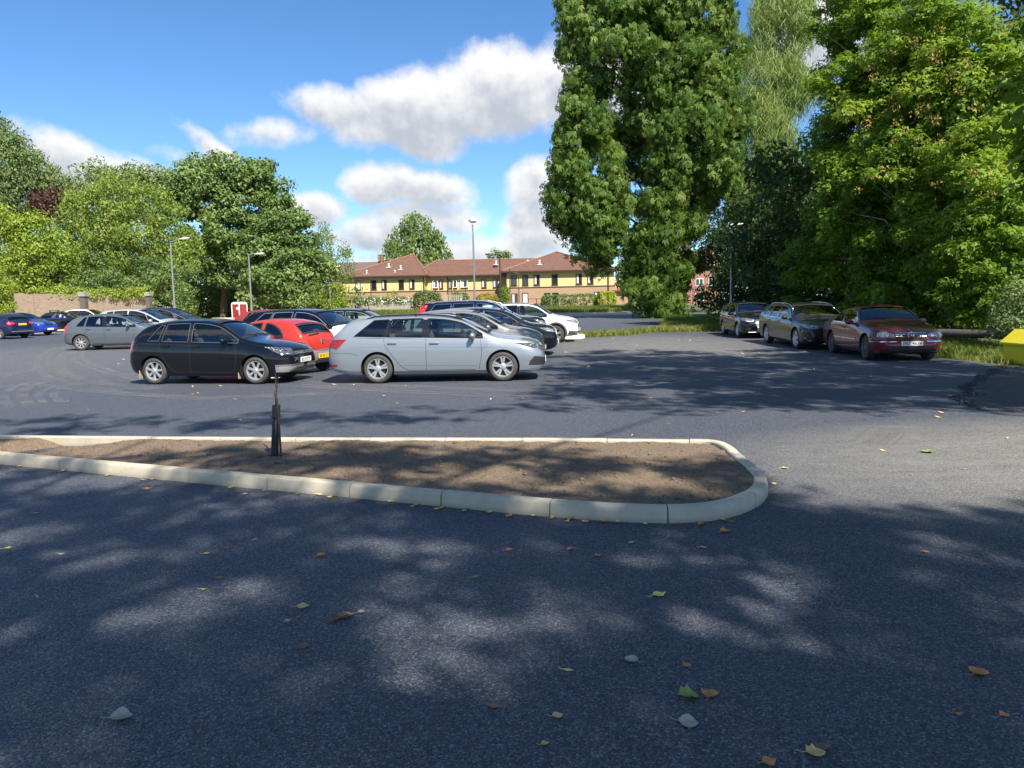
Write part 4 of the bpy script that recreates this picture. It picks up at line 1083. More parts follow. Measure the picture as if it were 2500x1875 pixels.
    sp = spec(c, wtrim=M_CHROME, wtw=.018, rim=('split', 5), rr=.235, tyre=M_TYRED, tw=.225, rails=(.9, 3.2, M_CHROME), seat=M_BEIGE, steer=R_(0),
        patches=[head(c, .50, .80, .665, .46), tail(c), ('grille', [(c.L, .05, .72), (c.L, .26, .70), (c.L, .24, .58), (c.L, .05, .57)], 0, M_MESH, dict()), ('lower_intake', [(c.L, -.40, .42), (c.L, .40, .42), (c.L, .34, .28), (c.L, -.34, .28)], 0, M_MESH, dict(mirror=False)),
                 ('side_intake', [(c.L - .22, .76, .42), (c.L - .10, .52, .42), (c.L - .10, .52, .30), (c.L - .22, .76, .28)], 35, M_TRIM, dict())],
        ribbons=[('intake_trim', [(c.L - .24, .78, .40), (c.L - .18, .66, .31), (c.L - .10, .46, .31)], 35, M_CHROME, dict(w=.018, off=.02))], plates=[('f', .48, '', M_PLW)])
    def ex(c, B, root): lens(c, B, root, [(.60, .735, .055, .045), (.48, .725, .045, .04)])
    sp['extra'] = ex
    r = make_car('estate_car', 'dark grey-brown estate car with chrome roof rails, between the dark red coupe and black hatchback', RIGHTG, c, P_DGREY, sp); seat_on_ground(r, c, 'fr', (9.22, 24.7), R_(-90 - 1))
    c = shape(T_HATCH, 4.29, 1.77, 1.43, 2.578, .86, .315)
    sp = spec(c, wtrim=M_CHROME, wtw=.018, rr=.215, tyre=M_TYRED, patches=[head(c, .50, .80, .665, .44), tail(c), ('grille', [(c.L, -.33, .74), (c.L, .33, .74), (c.L, .30, .50), (c.L, .20, .30), (c.L, -.20, .30), (c.L, -.30, .50)], 0, M_MESH, dict(mirror=False)),
                 ('side_intake', [(c.L - .22, .74, .42), (c.L - .10, .44, .42), (c.L - .10, .44, .32), (c.L - .22, .74, .32)], 35, M_TRIM, dict())],
        ribbons=[('grille_surround', [(c.L, -.34, .745), (c.L, .34, .745), (c.L, .31, .50), (c.L, .21, .29), (c.L, -.21, .29), (c.L, -.31, .50)], 0, M_CHROME, dict(w=.03, off=.014, closed=True, mirror=False))] + [bar(c, .30, .70 - .05 * i, M_SATIN, .01) for i in range(4)] + [bar(c, .6, .26, M_SATIN, .015)],
        plates=[('f', .48, '', M_PLW)])
    def ex(c, B, root): lens(c, B, root, [(.58, .735, .05, .045), (.46, .725, .045, .04)])
    sp['extra'] = ex
    r = make_car('hatchback_car', 'black hatchback with a tall chrome-framed grille, farthest of the right-hand three', RIGHTG, c, P_BLACK, sp); seat_on_ground(r, c, 'fr', (9.2, 31.0), R_(-90 - 3))
build_cars()
# ================================================================== GROUND
def ground_mats():
    # asphalt: fine chippings, soft patches, pale dust where wheels carry it
    mt, nt, b = nmat('asphalt'); oc = coords(nt)
    vo = _n(nt, 'ShaderNodeTexVoronoi'); vo.inputs['Scale'].default_value = 120.0; nt.links.new(oc, vo.inputs['Vector'])
    vs = _n(nt, 'ShaderNodeSeparateColor'); nt.links.new(vo.outputs['Color'], vs.inputs[0])
    stone = ramp(nt, vs.outputs[0], [(0.0, (.020, .024, .034)), (0.5, (.050, .058, .078)), (0.85, (.100, .110, .135)), (1.0, (.22, .23, .25))])
    big = tnoise(nt, oc, 0.35, 5, 0.6); mid = tnoise(nt, oc, 2.6, 5, 0.65)
    sp = _n(nt, 'ShaderNodeSeparateXYZ'); nt.links.new(oc, sp.inputs[0])
    def blob(x, y, rx, ry):
        u = mathn(nt, 'DIVIDE', mathn(nt, 'SUBTRACT', sp.outputs[0], x), rx); v = mathn(nt, 'DIVIDE', mathn(nt, 'SUBTRACT', sp.outputs[1], y), ry)
        return mathn(nt, 'SUBTRACT', 1.0, mathn(nt, 'ADD', mathn(nt, 'MULTIPLY', u, u), mathn(nt, 'MULTIPLY', v, v)), True)
    dust = mathn(nt, 'MINIMUM', mathn(nt, 'MULTIPLY', blob(6.6, 7.3, 5.2, 3.0), 1.3), 1.0)
    dust = mathn(nt, 'MAXIMUM', dust, mathn(nt, 'MULTIPLY', blob(-17, 27, 16, 12), 0.35))
    dust = mathn(nt, 'MAXIMUM', dust, mathn(nt, 'MULTIPLY', blob(5, 27, 5, 9), 0.75))
    st = _n(nt, 'ShaderNodeMapping'); st.inputs['Scale'].default_value = (0.6, 3.0, 1); nt.links.new(oc, st.inputs['Vector'])
    streak = tnoise(nt, st.outputs[0], 2.0, 5, 0.6)
    d2 = mathn(nt, 'MULTIPLY', mathn(nt, 'MULTIPLY', dust, mathn(nt, 'ADD', mid, streak)), 0.74, True)
    base = mixc(nt, d2, stone, ramp(nt, vs.outputs[0], [(0, (.12, .115, .10)), (1, (.34, .32, .28))]))
    base = mixc(nt, mathn(nt, 'MULTIPLY', mathn(nt, 'SUBTRACT', big, 0.42, True), 0.55, True), base, (.10, .108, .13))
    nt.links.new(base, b.inputs['Base Color'])
    nt.links.new(mathn(nt, 'SUBTRACT', 0.80, mathn(nt, 'MULTIPLY', vs.outputs[1], 0.28)), b.inputs['Roughness'])
    b.inputs['Specular IOR Level'].default_value = 0.5
    h = mathn(nt, 'ADD', mathn(nt, 'MULTIPLY', vo.outputs['Distance'], -0.9), mathn(nt, 'MULTIPLY', tnoise(nt, oc, 260, 2, 0.5), 0.35))
    bump(nt, b, h, 1.0, 0.008)
    MATS['asphalt'] = mt
    # rough old tarmac
    mt, nt, b = nmat('old_tarmac'); oc = coords(nt); f = tnoise(nt, oc, 30, 8, 0.75)
    nt.links.new(ramp(nt, f, [(0.3, (.022, .023, .027)), (0.55, (.065, .068, .076)), (0.72, (.17, .165, .16))]), b.inputs['Base Color']); b.inputs['Roughness'].default_value = .85; bump(nt, b, f, 1.0, .03); MATS['old_tarmac'] = mt
    mt, nt, b = nmat('sand'); oc = coords(nt); f = tnoise(nt, oc, 1.4, 8, 0.7)
    nt.links.new(ramp(nt, f, [(0.3, (.40, .31, .19)), (0.7, (.58, .47, .31))]), b.inputs['Base Color']); b.inputs['Roughness'].default_value = .95; bump(nt, b, f, .4, .02); MATS['sand'] = mt
    mt, nt, b = nmat('earth_grass'); oc = coords(nt); f = tnoise(nt, oc, 1.2, 8, 0.7)
    nt.links.new(ramp(nt, f, [(0.3, (.035, .055, .012)), (0.55, (.07, .085, .025)), (0.75, (.13, .11, .06))]), b.inputs['Base Color']); b.inputs['Roughness'].default_value = .95; bump(nt, b, f, .6, .05); MATS['earth_grass'] = mt
    mt, nt, b = nmat('kerb_concrete'); oc = coords(nt); f = tnoise(nt, oc, 5, 8, 0.7); f2 = tnoise(nt, oc, 120, 3, 0.6)
    c = ramp(nt, f, [(0.25, (.38, .34, .25)), (0.55, (.48, .43, .33)), (0.8, (.55, .50, .395))])
    sp = _n(nt, 'ShaderNodeSeparateXYZ'); nt.links.new(oc, sp.inputs[0])
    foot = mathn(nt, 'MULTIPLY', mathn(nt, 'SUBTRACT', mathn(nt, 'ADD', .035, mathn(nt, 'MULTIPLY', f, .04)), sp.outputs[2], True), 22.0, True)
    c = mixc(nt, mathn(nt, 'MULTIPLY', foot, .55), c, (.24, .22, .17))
    nt.links.new(c, b.inputs['Base Color']); b.inputs['Roughness'].default_value = .8; bump(nt, b, f2, .15, .004); MATS['kerb_concrete'] = mt
    mt, nt, b = nmat('soil'); oc = coords(nt); f = tnoise(nt, oc, 40, 8, 0.75); f3 = tnoise(nt, oc, 3, 4, 0.6)
    c = ramp(nt, f, [(0.30, (.035, .024, .016)), (0.50, (.19, .135, .088)), (0.68, (.34, .26, .18)), (0.80, (.50, .43, .33))])
    c = mixc(nt, mathn(nt, 'MULTIPLY', f3, .4), c, (.23, .17, .115))
    nt.links.new(c, b.inputs['Base Color']); b.inputs['Roughness'].default_value = .95; bump(nt, b, f, 1.0, .03); MATS['soil'] = mt
ground_mats()
GM = MATS

sheet('ground', [(-1500, -400), (1500, -400), (1500, 2500), (-1500, 2500)], 0.0, GM['earth_grass'])
sheet('yard_ground', [(-70, 38), (-31, 38), (-20, 58), (8, 58), (11, 64), (12.5, 72), (12, 78), (-34, 84), (-70, 80)], .004, GM['sand'])
sheet('car_park_surface', [(-60, -40), (45, -40), (45, 11), (14, 15.4), (11.7, 16.4), (11.25, 17.6), (11.3, 35.2), (10.1, 35.8), (6.8, 36.0), (4.9, 33.8), (3.0, 33.0), (2.4, 33.6), (2.7, 36.0), (5.2, 36.8), (7.6, 40), (9.4, 47), (10.8, 58), (11.5, 66), (-6, 64), (-24, 58), (-29.5, 55), (-32.5, 50), (-34, 44), (-60, 40)], .008, GM['asphalt'])

def old_patch():
    rng = random.Random(5); edge = [(6.75, 10.9), (7.0, 11.9), (7.6, 12.6), (8.05, 13.5), (8.6, 14.1), (9.2, 15.0), (10.0, 15.8), (10.6, 16.6), (11.7, 17.2), (14.5, 17.6)]
    fine = []
    for a, b in zip(edge, edge[1:]):
        for i in range(6):
            t = i / 6; fine.append((a[0] + (b[0] - a[0]) * t + rng.uniform(-.05, .05), a[1] + (b[1] - a[1]) * t + rng.uniform(-.05, .05)))
    poly = fine + [(16, 17.4), (16, 7), (8.2, 8.4), (7.3, 9.7), (6.6, 10.4)]
    sheet('old_tarmac_patch', poly, .013, GM['old_tarmac'])
    bm = bmesh.new()       # ragged lip of the new surfacing
    for k in range(len(fine) * 9):
        x, y = fine[k % len(fine)]; x += rng.gauss(0, .06); y += rng.gauss(0, .06); s = rng.uniform(.010, .034)
        r = bmesh.ops.create_icosphere(bm, subdivisions=1, radius=s, matrix=Matrix.Translation((x, y, .012 + s * .2)) @ Matrix.Rotation(rng.uniform(0, 3), 4, (rng.random(), rng.random(), 1)) @ Matrix.Diagonal((1.3, 1, .6, 1)))
    tag(frombm('tarmac_crumbs', bm, GM['old_tarmac']), 'crumbled black tarmac along the ragged edge of the old patch', 'rubble', kind='stuff')
old_patch()

# ------------------------------------------------------------------ kerbed bed
OUT = [(-11.5, 10.95), (-8.5, 9.60), (-5.61, 8.30), (-3.17, 7.25), (-1.68, 6.62), (-0.66, 6.18), (0.10, 5.84), (.62, 5.64), (1.03, 5.54), (1.32, 5.53), (1.58, 5.61), (1.82, 5.80), (2.03, 6.07), (2.18, 6.40), (2.25, 6.85), (2.29, 7.6), (2.31, 8.0), (2.27, 8.22), (2.16, 8.34), (1.98, 8.38), (.49, 8.63), (-2.83, 9.08), (-6.53, 9.66), (-9.5, 10.35), (-11.5, 11.1)]
def arclen(P):
    L = [0]
    for a, b in zip(P, P[1:]): L.append(L[-1] + math.dist(a, b))
    return L
def resample(P, step):
    L = arclen(P); n = max(2, int(L[-1] / step)); out = []
    for i in range(n + 1):
        s = L[-1] * i / n; k = 0
        while k < len(L) - 2 and L[k + 1] < s: k += 1
        t = (s - L[k]) / max(1e-9, L[k + 1] - L[k]); out.append((P[k][0] + (P[k + 1][0] - P[k][0]) * t, P[k][1] + (P[k + 1][1] - P[k][1]) * t))
    return out
def smoothpath(P, it=2):
    for _ in range(it):
        Q = [P[0]]
        for a, b in zip(P, P[1:]):
            Q += [(a[0] * .75 + b[0] * .25, a[1] * .75 + b[1] * .25), (a[0] * .25 + b[0] * .75, a[1] * .25 + b[1] * .75)]
        P = Q + [P[-1]]
    return P
def kerb_run(name, P, closed=False, w=.125, h=.13, stone=.915, z0=0.0, mat=None):
    """half-battered kerb stones with open joints; P runs with the bed on its left"""
    bm = bmesh.new(); P = resample(P, .05); L = arclen(P); n = len(P)
    prof = [(0, -.02), (0.0, h - .045), (.012, h - .012), (.03, h), (w - .012, h), (w, h - .012), (w, -.02)]
    stones, cur = [], []
    for i in range(n):
        k = int(L[i] / stone); 
        if cur and cur[-1][1] != k: stones.append([c[0] for c in cur] + [i]); cur = []
        cur.append((i, k))
    stones.append([c[0] for c in cur]); rng = random.Random(3)
    for S in stones:
        if len(S) < 2: continue
        rings = []; dz = rng.uniform(-.003, .003); do = rng.uniform(-.003, .003)
        for j, i in enumerate(S):
            p = Vector((*P[i], 0)); q = Vector((*P[min(i + 1, n - 1)], 0)) - Vector((*P[max(i - 1, 0)], 0)); q.normalize()
            if j == 0: p += q * .005
            if j == len(S) - 1: p -= q * .005
            nn = Vector((-q.y, q.x, 0)); z = z0 if z0 is not None else tz(p.y)
            rings.append([bm.verts.new(p + nn * (u + do) + Vector((0, 0, v + z + dz))) for u, v in prof])
        for a, b in zip(rings, rings[1:]):
            for k in range(len(prof) - 1): bm.faces.new((a[k], b[k], b[k + 1], a[k + 1]))
        bm.faces.new(rings[0]); bm.faces.new(list(reversed(rings[-1])))
    bmesh.ops.recalc_face_normals(bm, faces=bm.faces[:])
    return tag(frombm(name, bm, mat or GM['kerb_concrete'], None, 35), kind='structure')
KP = smoothpath(OUT, 2)
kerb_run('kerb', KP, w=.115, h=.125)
def inside(poly, x, y):
    c = False; j = len(poly) - 1
    for i in range(len(poly)):
        if (poly[i][1] > y) != (poly[j][1] > y) and x < (poly[j][0] - poly[i][0]) * (y - poly[i][1]) / (poly[j][1] - poly[i][1]) + poly[i][0]: c = not c
        j = i
    return c
from mathutils import noise as mnoise
def soil_h(x, y):
    v = .098 + .022 * mnoise.noise(Vector((x * 1.3, y * 1.3, 0))) + .014 * mnoise.noise(Vector((x * 7, y * 7, 3))) + .009 * mnoise.noise(Vector((x * 22, y * 22, 7))) + .006 * mnoise.noise(Vector((x * 55, y * 55, 9)))
    dip = max(0, 1 - abs((x + 5.6) - (y - 9.1) * 1.2) / .75); v -= .13 * min(1, dip * 1.3) * (1 if y > 8.55 else max(0, (y - 8.2) / .35))
    return v
def soil():
    step = .045; xs = np.arange(-11.3, 2.35, step); ys = np.arange(5.5, 11.2, step); idx = {}; bm = bmesh.new(); P = KP
    inset = []
    for i in range(len(P)):
        a = P[max(i - 1, 0)]; b = P[min(i + 1, len(P) - 1)]; q = Vector((b[0] - a[0], b[1] - a[1])).normalized(); inset.append((P[i][0] - q.y * .09, P[i][1] + q.x * .09))
    for i, x in enumerate(xs):
        for j, y in enumerate(ys):
            if inside(inset, x, y): idx[(i, j)] = bm.verts.new((x, y, soil_h(x, y)))
    for (i, j), v in idx.items():
        q = [(i, j), (i + 1, j), (i + 1, j + 1), (i, j + 1)]
        if all(k in idx for k in q): bm.faces.new([idx[k] for k in q])
    # skirt out to the kerb: fill the rim band
    bo = [e for e in bm.edges if e.is_boundary]
    r = bmesh.ops.extrude_edge_only(bm, edges=bo)
    from mathutils.kdtree import KDTree
    Q = resample(inset, .02); kd = KDTree(len(Q)); [kd.insert((q[0], q[1], 0), i) for i, q in enumerate(Q)]; kd.balance()
    for v in [g for g in r['geom'] if isinstance(g, bmesh.types.BMVert)]:
        co, _, _ = kd.find((v.co.x, v.co.y, 0)); v.co.x, v.co.y = co.x, co.y; v.co.z = soil_h(co.x, co.y) - .0
    return tag(frombm('planting_bed', bm, GM['soil'], None, 180), kind='structure')
soil()
def clods():
    rng = np.random.default_rng(8); base = bmesh.new(); bmesh.ops.create_icosphere(base, subdivisions=1, radius=1.0); base.verts.ensure_lookup_table()
    bv = np.array([v.co[:] for v in base.verts]); bf = np.array([[v.index for v in f.verts] for f in base.faces]); base.free(); co, fa, at_ = [], [], []; n = 0
    for _ in range(9000):
        x = rng.uniform(-9, 2.2); y = rng.uniform(5.5, 10)
        if not inside(KP, x, y) or not inside(KP, x + .17, y) or not inside(KP, x - .17, y) or not inside(KP, x, y + .17) or not inside(KP, x, y - .17): continue
        s = rng.uniform(.004, .011) if rng.random() < .93 else rng.uniform(.012, .028)
        p = bv * (s * rng.uniform(.6, 1.3, (len(bv), 1))) * np.array([1.2, 1, .7]); a = rng.uniform(0, 6.28); c, q = np.cos(a), np.sin(a)
        p = np.c_[p[:, 0] * c - p[:, 1] * q, p[:, 0] * q + p[:, 1] * c, p[:, 2]] + (x, y, soil_h(x, y) + s * .15)
        co.append(p); fa.append(bf + n); n += len(bv)
    me = fastmesh('soil_clods', np.concatenate(co), np.concatenate(fa)); o = link('soil_clods', me, GM['soil']); tag(o, 'small clods and stones over the bare soil of the bed', 'soil clods', kind='stuff')
clods()
# far kerbed bed beside the white crossover
kerb_run('far_kerb', smoothpath([(-9.0, 34.6), (2.4, 32.45), (2.9, 32.45), (3.15, 32.8), (3.25, 33.6), (2.7, 36)], 2), w=.30, h=.15, stone=1.2, z0=None, mat=simple('pale_kerb', (.62, .57, .47), .8, 0, .1, 3))
sheet('far_bed', [(-8.6, 34.9), (2.5, 32.8), (2.9, 33.4), (2.6, 36), (-8.4, 38)], .09, GM['soil'])

# tyre marks: thin pale scrub arcs left by turning wheels
def tyre_marks():
    mt = bpy.data.materials.new('tyre_scrub'); mt.use_nodes = True; nt = mt.node_tree; b = nt.nodes['Principled BSDF']
    b.inputs['Base Color'].default_value = (.26, .25, .23, 1); b.inputs['Roughness'].default_value = .9
    f = tnoise(nt, coords(nt), 1.1, 6, .7); f2 = tnoise(nt, coords(nt), 40, 3, .6)
    nt.links.new(mathn(nt, 'MULTIPLY', mathn(nt, 'MULTIPLY', mathn(nt, 'SUBTRACT', f, .36, True), 2.2, True), mathn(nt, 'MULTIPLY', f2, 1.0), True), b.inputs['Alpha'])
    bm = bmesh.new(); rng = random.Random(2)
    arcs = []
    def px(*pts): arcs.append([at_g(x, y) for x, y in pts])
    px((150, 745), (95, 762), (75, 785), (90, 810), (150, 830), (260, 845)); px((190, 742), (130, 765), (110, 790), (130, 812), (200, 832), (330, 842))
    px((0, 765), (60, 758), (150, 752)); px((330, 822), (230, 800), (170, 775), (185, 752)); px((150, 790), (60, 800), (0, 812)); px((70, 880), (40, 855), (70, 830), (160, 815), (300, 808))
    px((130, 870), (110, 850), (150, 832), (240, 822)); px((0, 838), (90, 832), (200, 850), (420, 862)); px((330, 868), (520, 860), (760, 850)); px((600, 832), (760, 843), (930, 852), (1150, 862)); px((640, 826), (820, 836), (1150, 848))
    px((1290, 735), (1400, 737), (1490, 748), (1560, 765)); px((1270, 742), (1380, 748), (1440, 764)); px((1420, 730), (1540, 738), (1600, 748), (1560, 760), (1420, 772)); px((1330, 730), (1450, 742), (1500, 758), (1640, 742)); px((1340, 760), (1430, 752), (1560, 742), (1640, 738))
    px((1880, 960), (1900, 945), (1915, 925)); px((1910, 965), (1935, 945), (1950, 925)); px((1945, 965), (1970, 945), (1985, 925))
    for A in arcs:
        for _ in range(4): A = smoothpath(A, 1)
        for off in (0, rng.uniform(.22, .3)):
            w = rng.uniform(.07, .11); pv = None
            for i in range(len(A)):
                a = A[max(i - 1, 0)]; b = A[min(i + 1, len(A) - 1)]; q = Vector((b[0] - a[0], b[1] - a[1]))
                if q.length < 1e-5: continue
                q.normalize(); n = Vector((-q.y, q.x)); c = Vector(A[i]) + n * off
                p0 = c - n * w; p1 = c + n * w; z = .014
                cur = (bm.verts.new((p0.x, p0.y, tz(p0.y) + z)), bm.verts.new((p1.x, p1.y, tz(p1.y) + z)))
                if pv: bm.faces.new((pv[0], cur[0], cur[1], pv[1]))
                pv = cur
    for f in bm.faces:
        f.normal_update()
        if f.normal.z < 0: f.normal_flip()
    tag(frombm('tyre_marks', bm, mt), kind='structure')
def at_g(x, y, z=None):
    """ground point under photo pixel (2212 px view)"""
    a = at(x, y, 1.0) - CAM; Y = 5.0; zz = 0
    for _ in range(60):
        t = ((z if z is not None else tz(Y)) - CAMH) / a.z; Y = a.y * t
    return (a.x * t, a.y * t)
tyre_marks()

# ================================================================== BUILDINGS
def brick_mat(name, c1, c2, mortar, scale=1.0, vscale=None):
    mt, nt, b = nmat(name); oc = coords(nt)
    geo = _n(nt, 'ShaderNodeNewGeometry'); sp = _n(nt, 'ShaderNodeSeparateXYZ'); nt.links.new(oc, sp.inputs[0])
    cb = _n(nt, 'ShaderNodeCombineXYZ'); nt.links.new(mathn(nt, 'ADD', sp.outputs[0], sp.outputs[1]), cb.inputs[0]); nt.links.new(sp.outputs[2], cb.inputs[1])
    br = _n(nt, 'ShaderNodeTexBrick'); nt.links.new(cb.outputs[0], br.inputs['Vector']); br.inputs['Scale'].default_value = scale
    br.inputs['Brick Width'].default_value = .225; br.inputs['Row Height'].default_value = .075; br.inputs['Mortar Size'].default_value = .010
    br.inputs['Color1'].default_value = (*c1, 1); br.inputs['Color2'].default_value = (*c2, 1); br.inputs['Mortar'].default_value = (*mortar, 1)
    f = tnoise(nt, oc, .9, 6, .65)
    nt.links.new(mixc(nt, mathn(nt, 'MULTIPLY', f, .30), br.outputs['Color'], tuple(v * .75 for v in c1)), b.inputs['Base Color']); b.inputs['Roughness'].default_value = .9
    bump(nt, b, br.outputs['Fac'], -.4, .01); return mt
M_BRICK = brick_mat('buff_brick', (.40, .24, .14), (.31, .18, .105), (.42, .34, .25))
M_BRICKR = brick_mat('red_brick', (.34, .13, .08), (.25, .09, .06), (.35, .29, .24))
M_BRICKO = brick_mat('old_brick', (.27, .19, .14), (.16, .115, .09), (.26, .23, .18))
M_YEL = simple('ochre_boarding', (.64, .47, .22), .75, 0, .05, 3)
def tile_mat(name, c1, c2):
    mt, nt, b = nmat(name); oc = coords(nt)
    vo = _n(nt, 'ShaderNodeTexVoronoi'); vo.inputs['Scale'].default_value = 3.2; nt.links.new(oc, vo.inputs['Vector']); sc = _n(nt, 'ShaderNodeSeparateColor'); nt.links.new(vo.outputs['Color'], sc.inputs[0])
    f = tnoise(nt, oc, 2.0, 6, .7); nt.links.new(mixc(nt, f, ramp(nt, sc.outputs[0], [(0, c1), (1, c2)]), tuple((a + b_) / 2 for a, b_ in zip(c1, c2))), b.inputs['Base Color'])
    sp = _n(nt, 'ShaderNodeSeparateXYZ'); nt.links.new(oc, sp.inputs[0])
    wv = mathn(nt, 'FRACT', mathn(nt, 'MULTIPLY', sp.outputs[2], 8.0)); bump(nt, b, wv, .5, .03); b.inputs['Roughness'].default_value = .85; return mt
M_TILE = tile_mat('brown_tile', (.095, .046, .034), (.175, .088, .060)); M_SLATE = tile_mat('dark_tile', (.10, .065, .06), (.17, .11, .10)); M_RTILE = tile_mat('orange_tile', (.30, .13, .08), (.40, .19, .12))
M_BROWN = simple('brown_joinery', (.05, .025, .02), .5, 0, .1, 5); M_PANE = simple('window_pane', (.02, .025, .03), .06, 0, .3, .8, spec=.8); M_NET = simple('net_curtain', (.62, .62, .60), .7, 0, .12, 12)
M_WHITE = simple('white_paint', (.78, .78, .75), .5, 0, .04, 5); M_LEAD = simple('pale_vent', (.60, .60, .57), .6, 0, .08, 5); M_RIDGE = simple('ridge_tile', (.26, .13, .085), .85, 0, .15, 4)

def bwindow(parent, x, z, w, h, y, curtain, openw=False, rz=0):
    """x, z: lower left corner on a wall whose outer face is at local y, facing -Y"""
    bm = bmesh.new(); t = .10; yy = y - .02
    for cx, cz, sx, sz in ((x + t / 2, z + h / 2, t, h), (x + w - t / 2, z + h / 2, t, h), (x + w / 2, z + t / 2, w - 2 * t, t), (x + w / 2, z + h - t / 2, w - 2 * t, t)): box(bm, (cx, yy, cz), (sx, .10, sz))
    f = frombm('window', bm, M_BROWN, parent)
    bm = bmesh.new(); box(bm, (x + w / 2, y - .01, z + h / 2), (w - 2 * t - .002, .03, h - 2 * t - .002)); frombm('pane', bm, M_NET if curtain == 2 else M_PANE, f)
    if curtain == 1:
        bm = bmesh.new(); cw = (w - 2 * t) * .42
        box(bm, (x + t + cw / 2 + .02, y - .035, z + h / 2), (cw, .012, h - 2 * t - .06)); frombm('curtain', bm, M_NET, f)
    bm = bmesh.new(); box(bm, (x + w / 2, y - .05, z - .03), (w + .1, .14, .05)); frombm('sill', bm, M_BROWN, f)
    if openw:
        bm = bmesh.new(); MM = Matrix.Translation((x + w / 2, y - .09, z + h - .05)) @ Matrix.Rotation(R_(-28), 4, 'X')
        for cx, cz, sx, sz in ((-w / 2 + .04, -h / 2, .07, h), (w / 2 - .04, -h / 2, .07, h), (0, -h + .04, w - .15, .07), (0, -.04, w - .15, .07)):
            bmesh.ops.create_cube(bm, size=1, matrix=MM @ Matrix.Translation((cx, 0, cz)) @ Matrix.Diagonal((sx, .05, sz, 1)))
        frombm('open_sash', bm, M_WHITE, f)
def hip_roof(bm, x0, x1, y0, y1, ze, zr, inset, o=.5, ridge='y', ax=.5):
    """eaves rectangle with a ridge along x or y"""
    x0 -= o; x1 += o; y0 -= o; y1 += o
    if ridge == 'y': xm = x0 + (x1 - x0) * ax; a, b = (xm, y0 + inset, zr), (xm, y1 - inset, zr)
    else: a, b = (x0 + inset, (y0 + y1) / 2, zr), (x1 - inset, (y0 + y1) / 2, zr)
    V = [bm.verts.new(p) for p in ((x0, y0, ze), (x1, y0, ze), (x1, y1, ze), (x0, y1, ze), a, b)]
    B = [bm.verts.new((v.co.x, v.co.y, ze - .22)) for v in V[:4]]
    if ridge == 'y': F = [(0, 1, 4), (1, 2, 5, 4), (2, 3, 5), (3, 0, 4, 5)]
    else: F = [(0, 1, 5, 4), (1, 2, 5), (2, 3, 4, 5), (3, 0, 4)]
    for f in F: bm.faces.new([V[i] for i in f])
    for i in range(4): bm.faces.new((V[i], B[i], B[(i + 1) % 4], V[(i + 1) % 4]))
    bm.faces.new(B)
    bmesh.ops.recalc_face_normals(bm, faces=bm.faces[:]); return a, b
def walls(parent, x0, x1, y0, y1, z0, zs, z1):
    bm = bmesh.new(); box(bm, ((x0 + x1) / 2, (y0 + y1) / 2, (z0 + zs) / 2), (x1 - x0, y1 - y0, zs - z0)); frombm('brick_wall', bm, M_BRICK, parent)
    bm = bmesh.new(); box(bm, ((x0 + x1) / 2, (y0 + y1) / 2, (zs + z1) / 2), (x1 - x0 - .06, y1 - y0 - .06, z1 - zs)); frombm('upper_wall', bm, M_YEL, parent)
    bm = bmesh.new(); box(bm, ((x0 + x1) / 2, y0 - .03, zs), (x1 - x0 + .1, .08, .10)); frombm('band_course', bm, M_BROWN, parent)
def downpipe(parent, x, y, z0, z1):
    bm = bmesh.new(); cyl(bm, (x, y - .12, z0), (x, y - .12, z1 - .35), .07, n=8); cyl(bm, (x, y - .12, z1 - .35), (x, y - .45, z1 - .1), .07, n=8); frombm('downpipe', bm, M_BROWN, parent)
def vent(parent, x, y, z):
    bm = bmesh.new(); cyl(bm, (x, y, z - .3), (x, y, z + .55), .14, n=8); cyl(bm, (x, y, z + .38), (x, y, z + .50), .19, n=8); box(bm, (x, y - .1, z - .12), (.75, .6, .12)); frombm('roof_vent', bm, M_LEAD, parent)
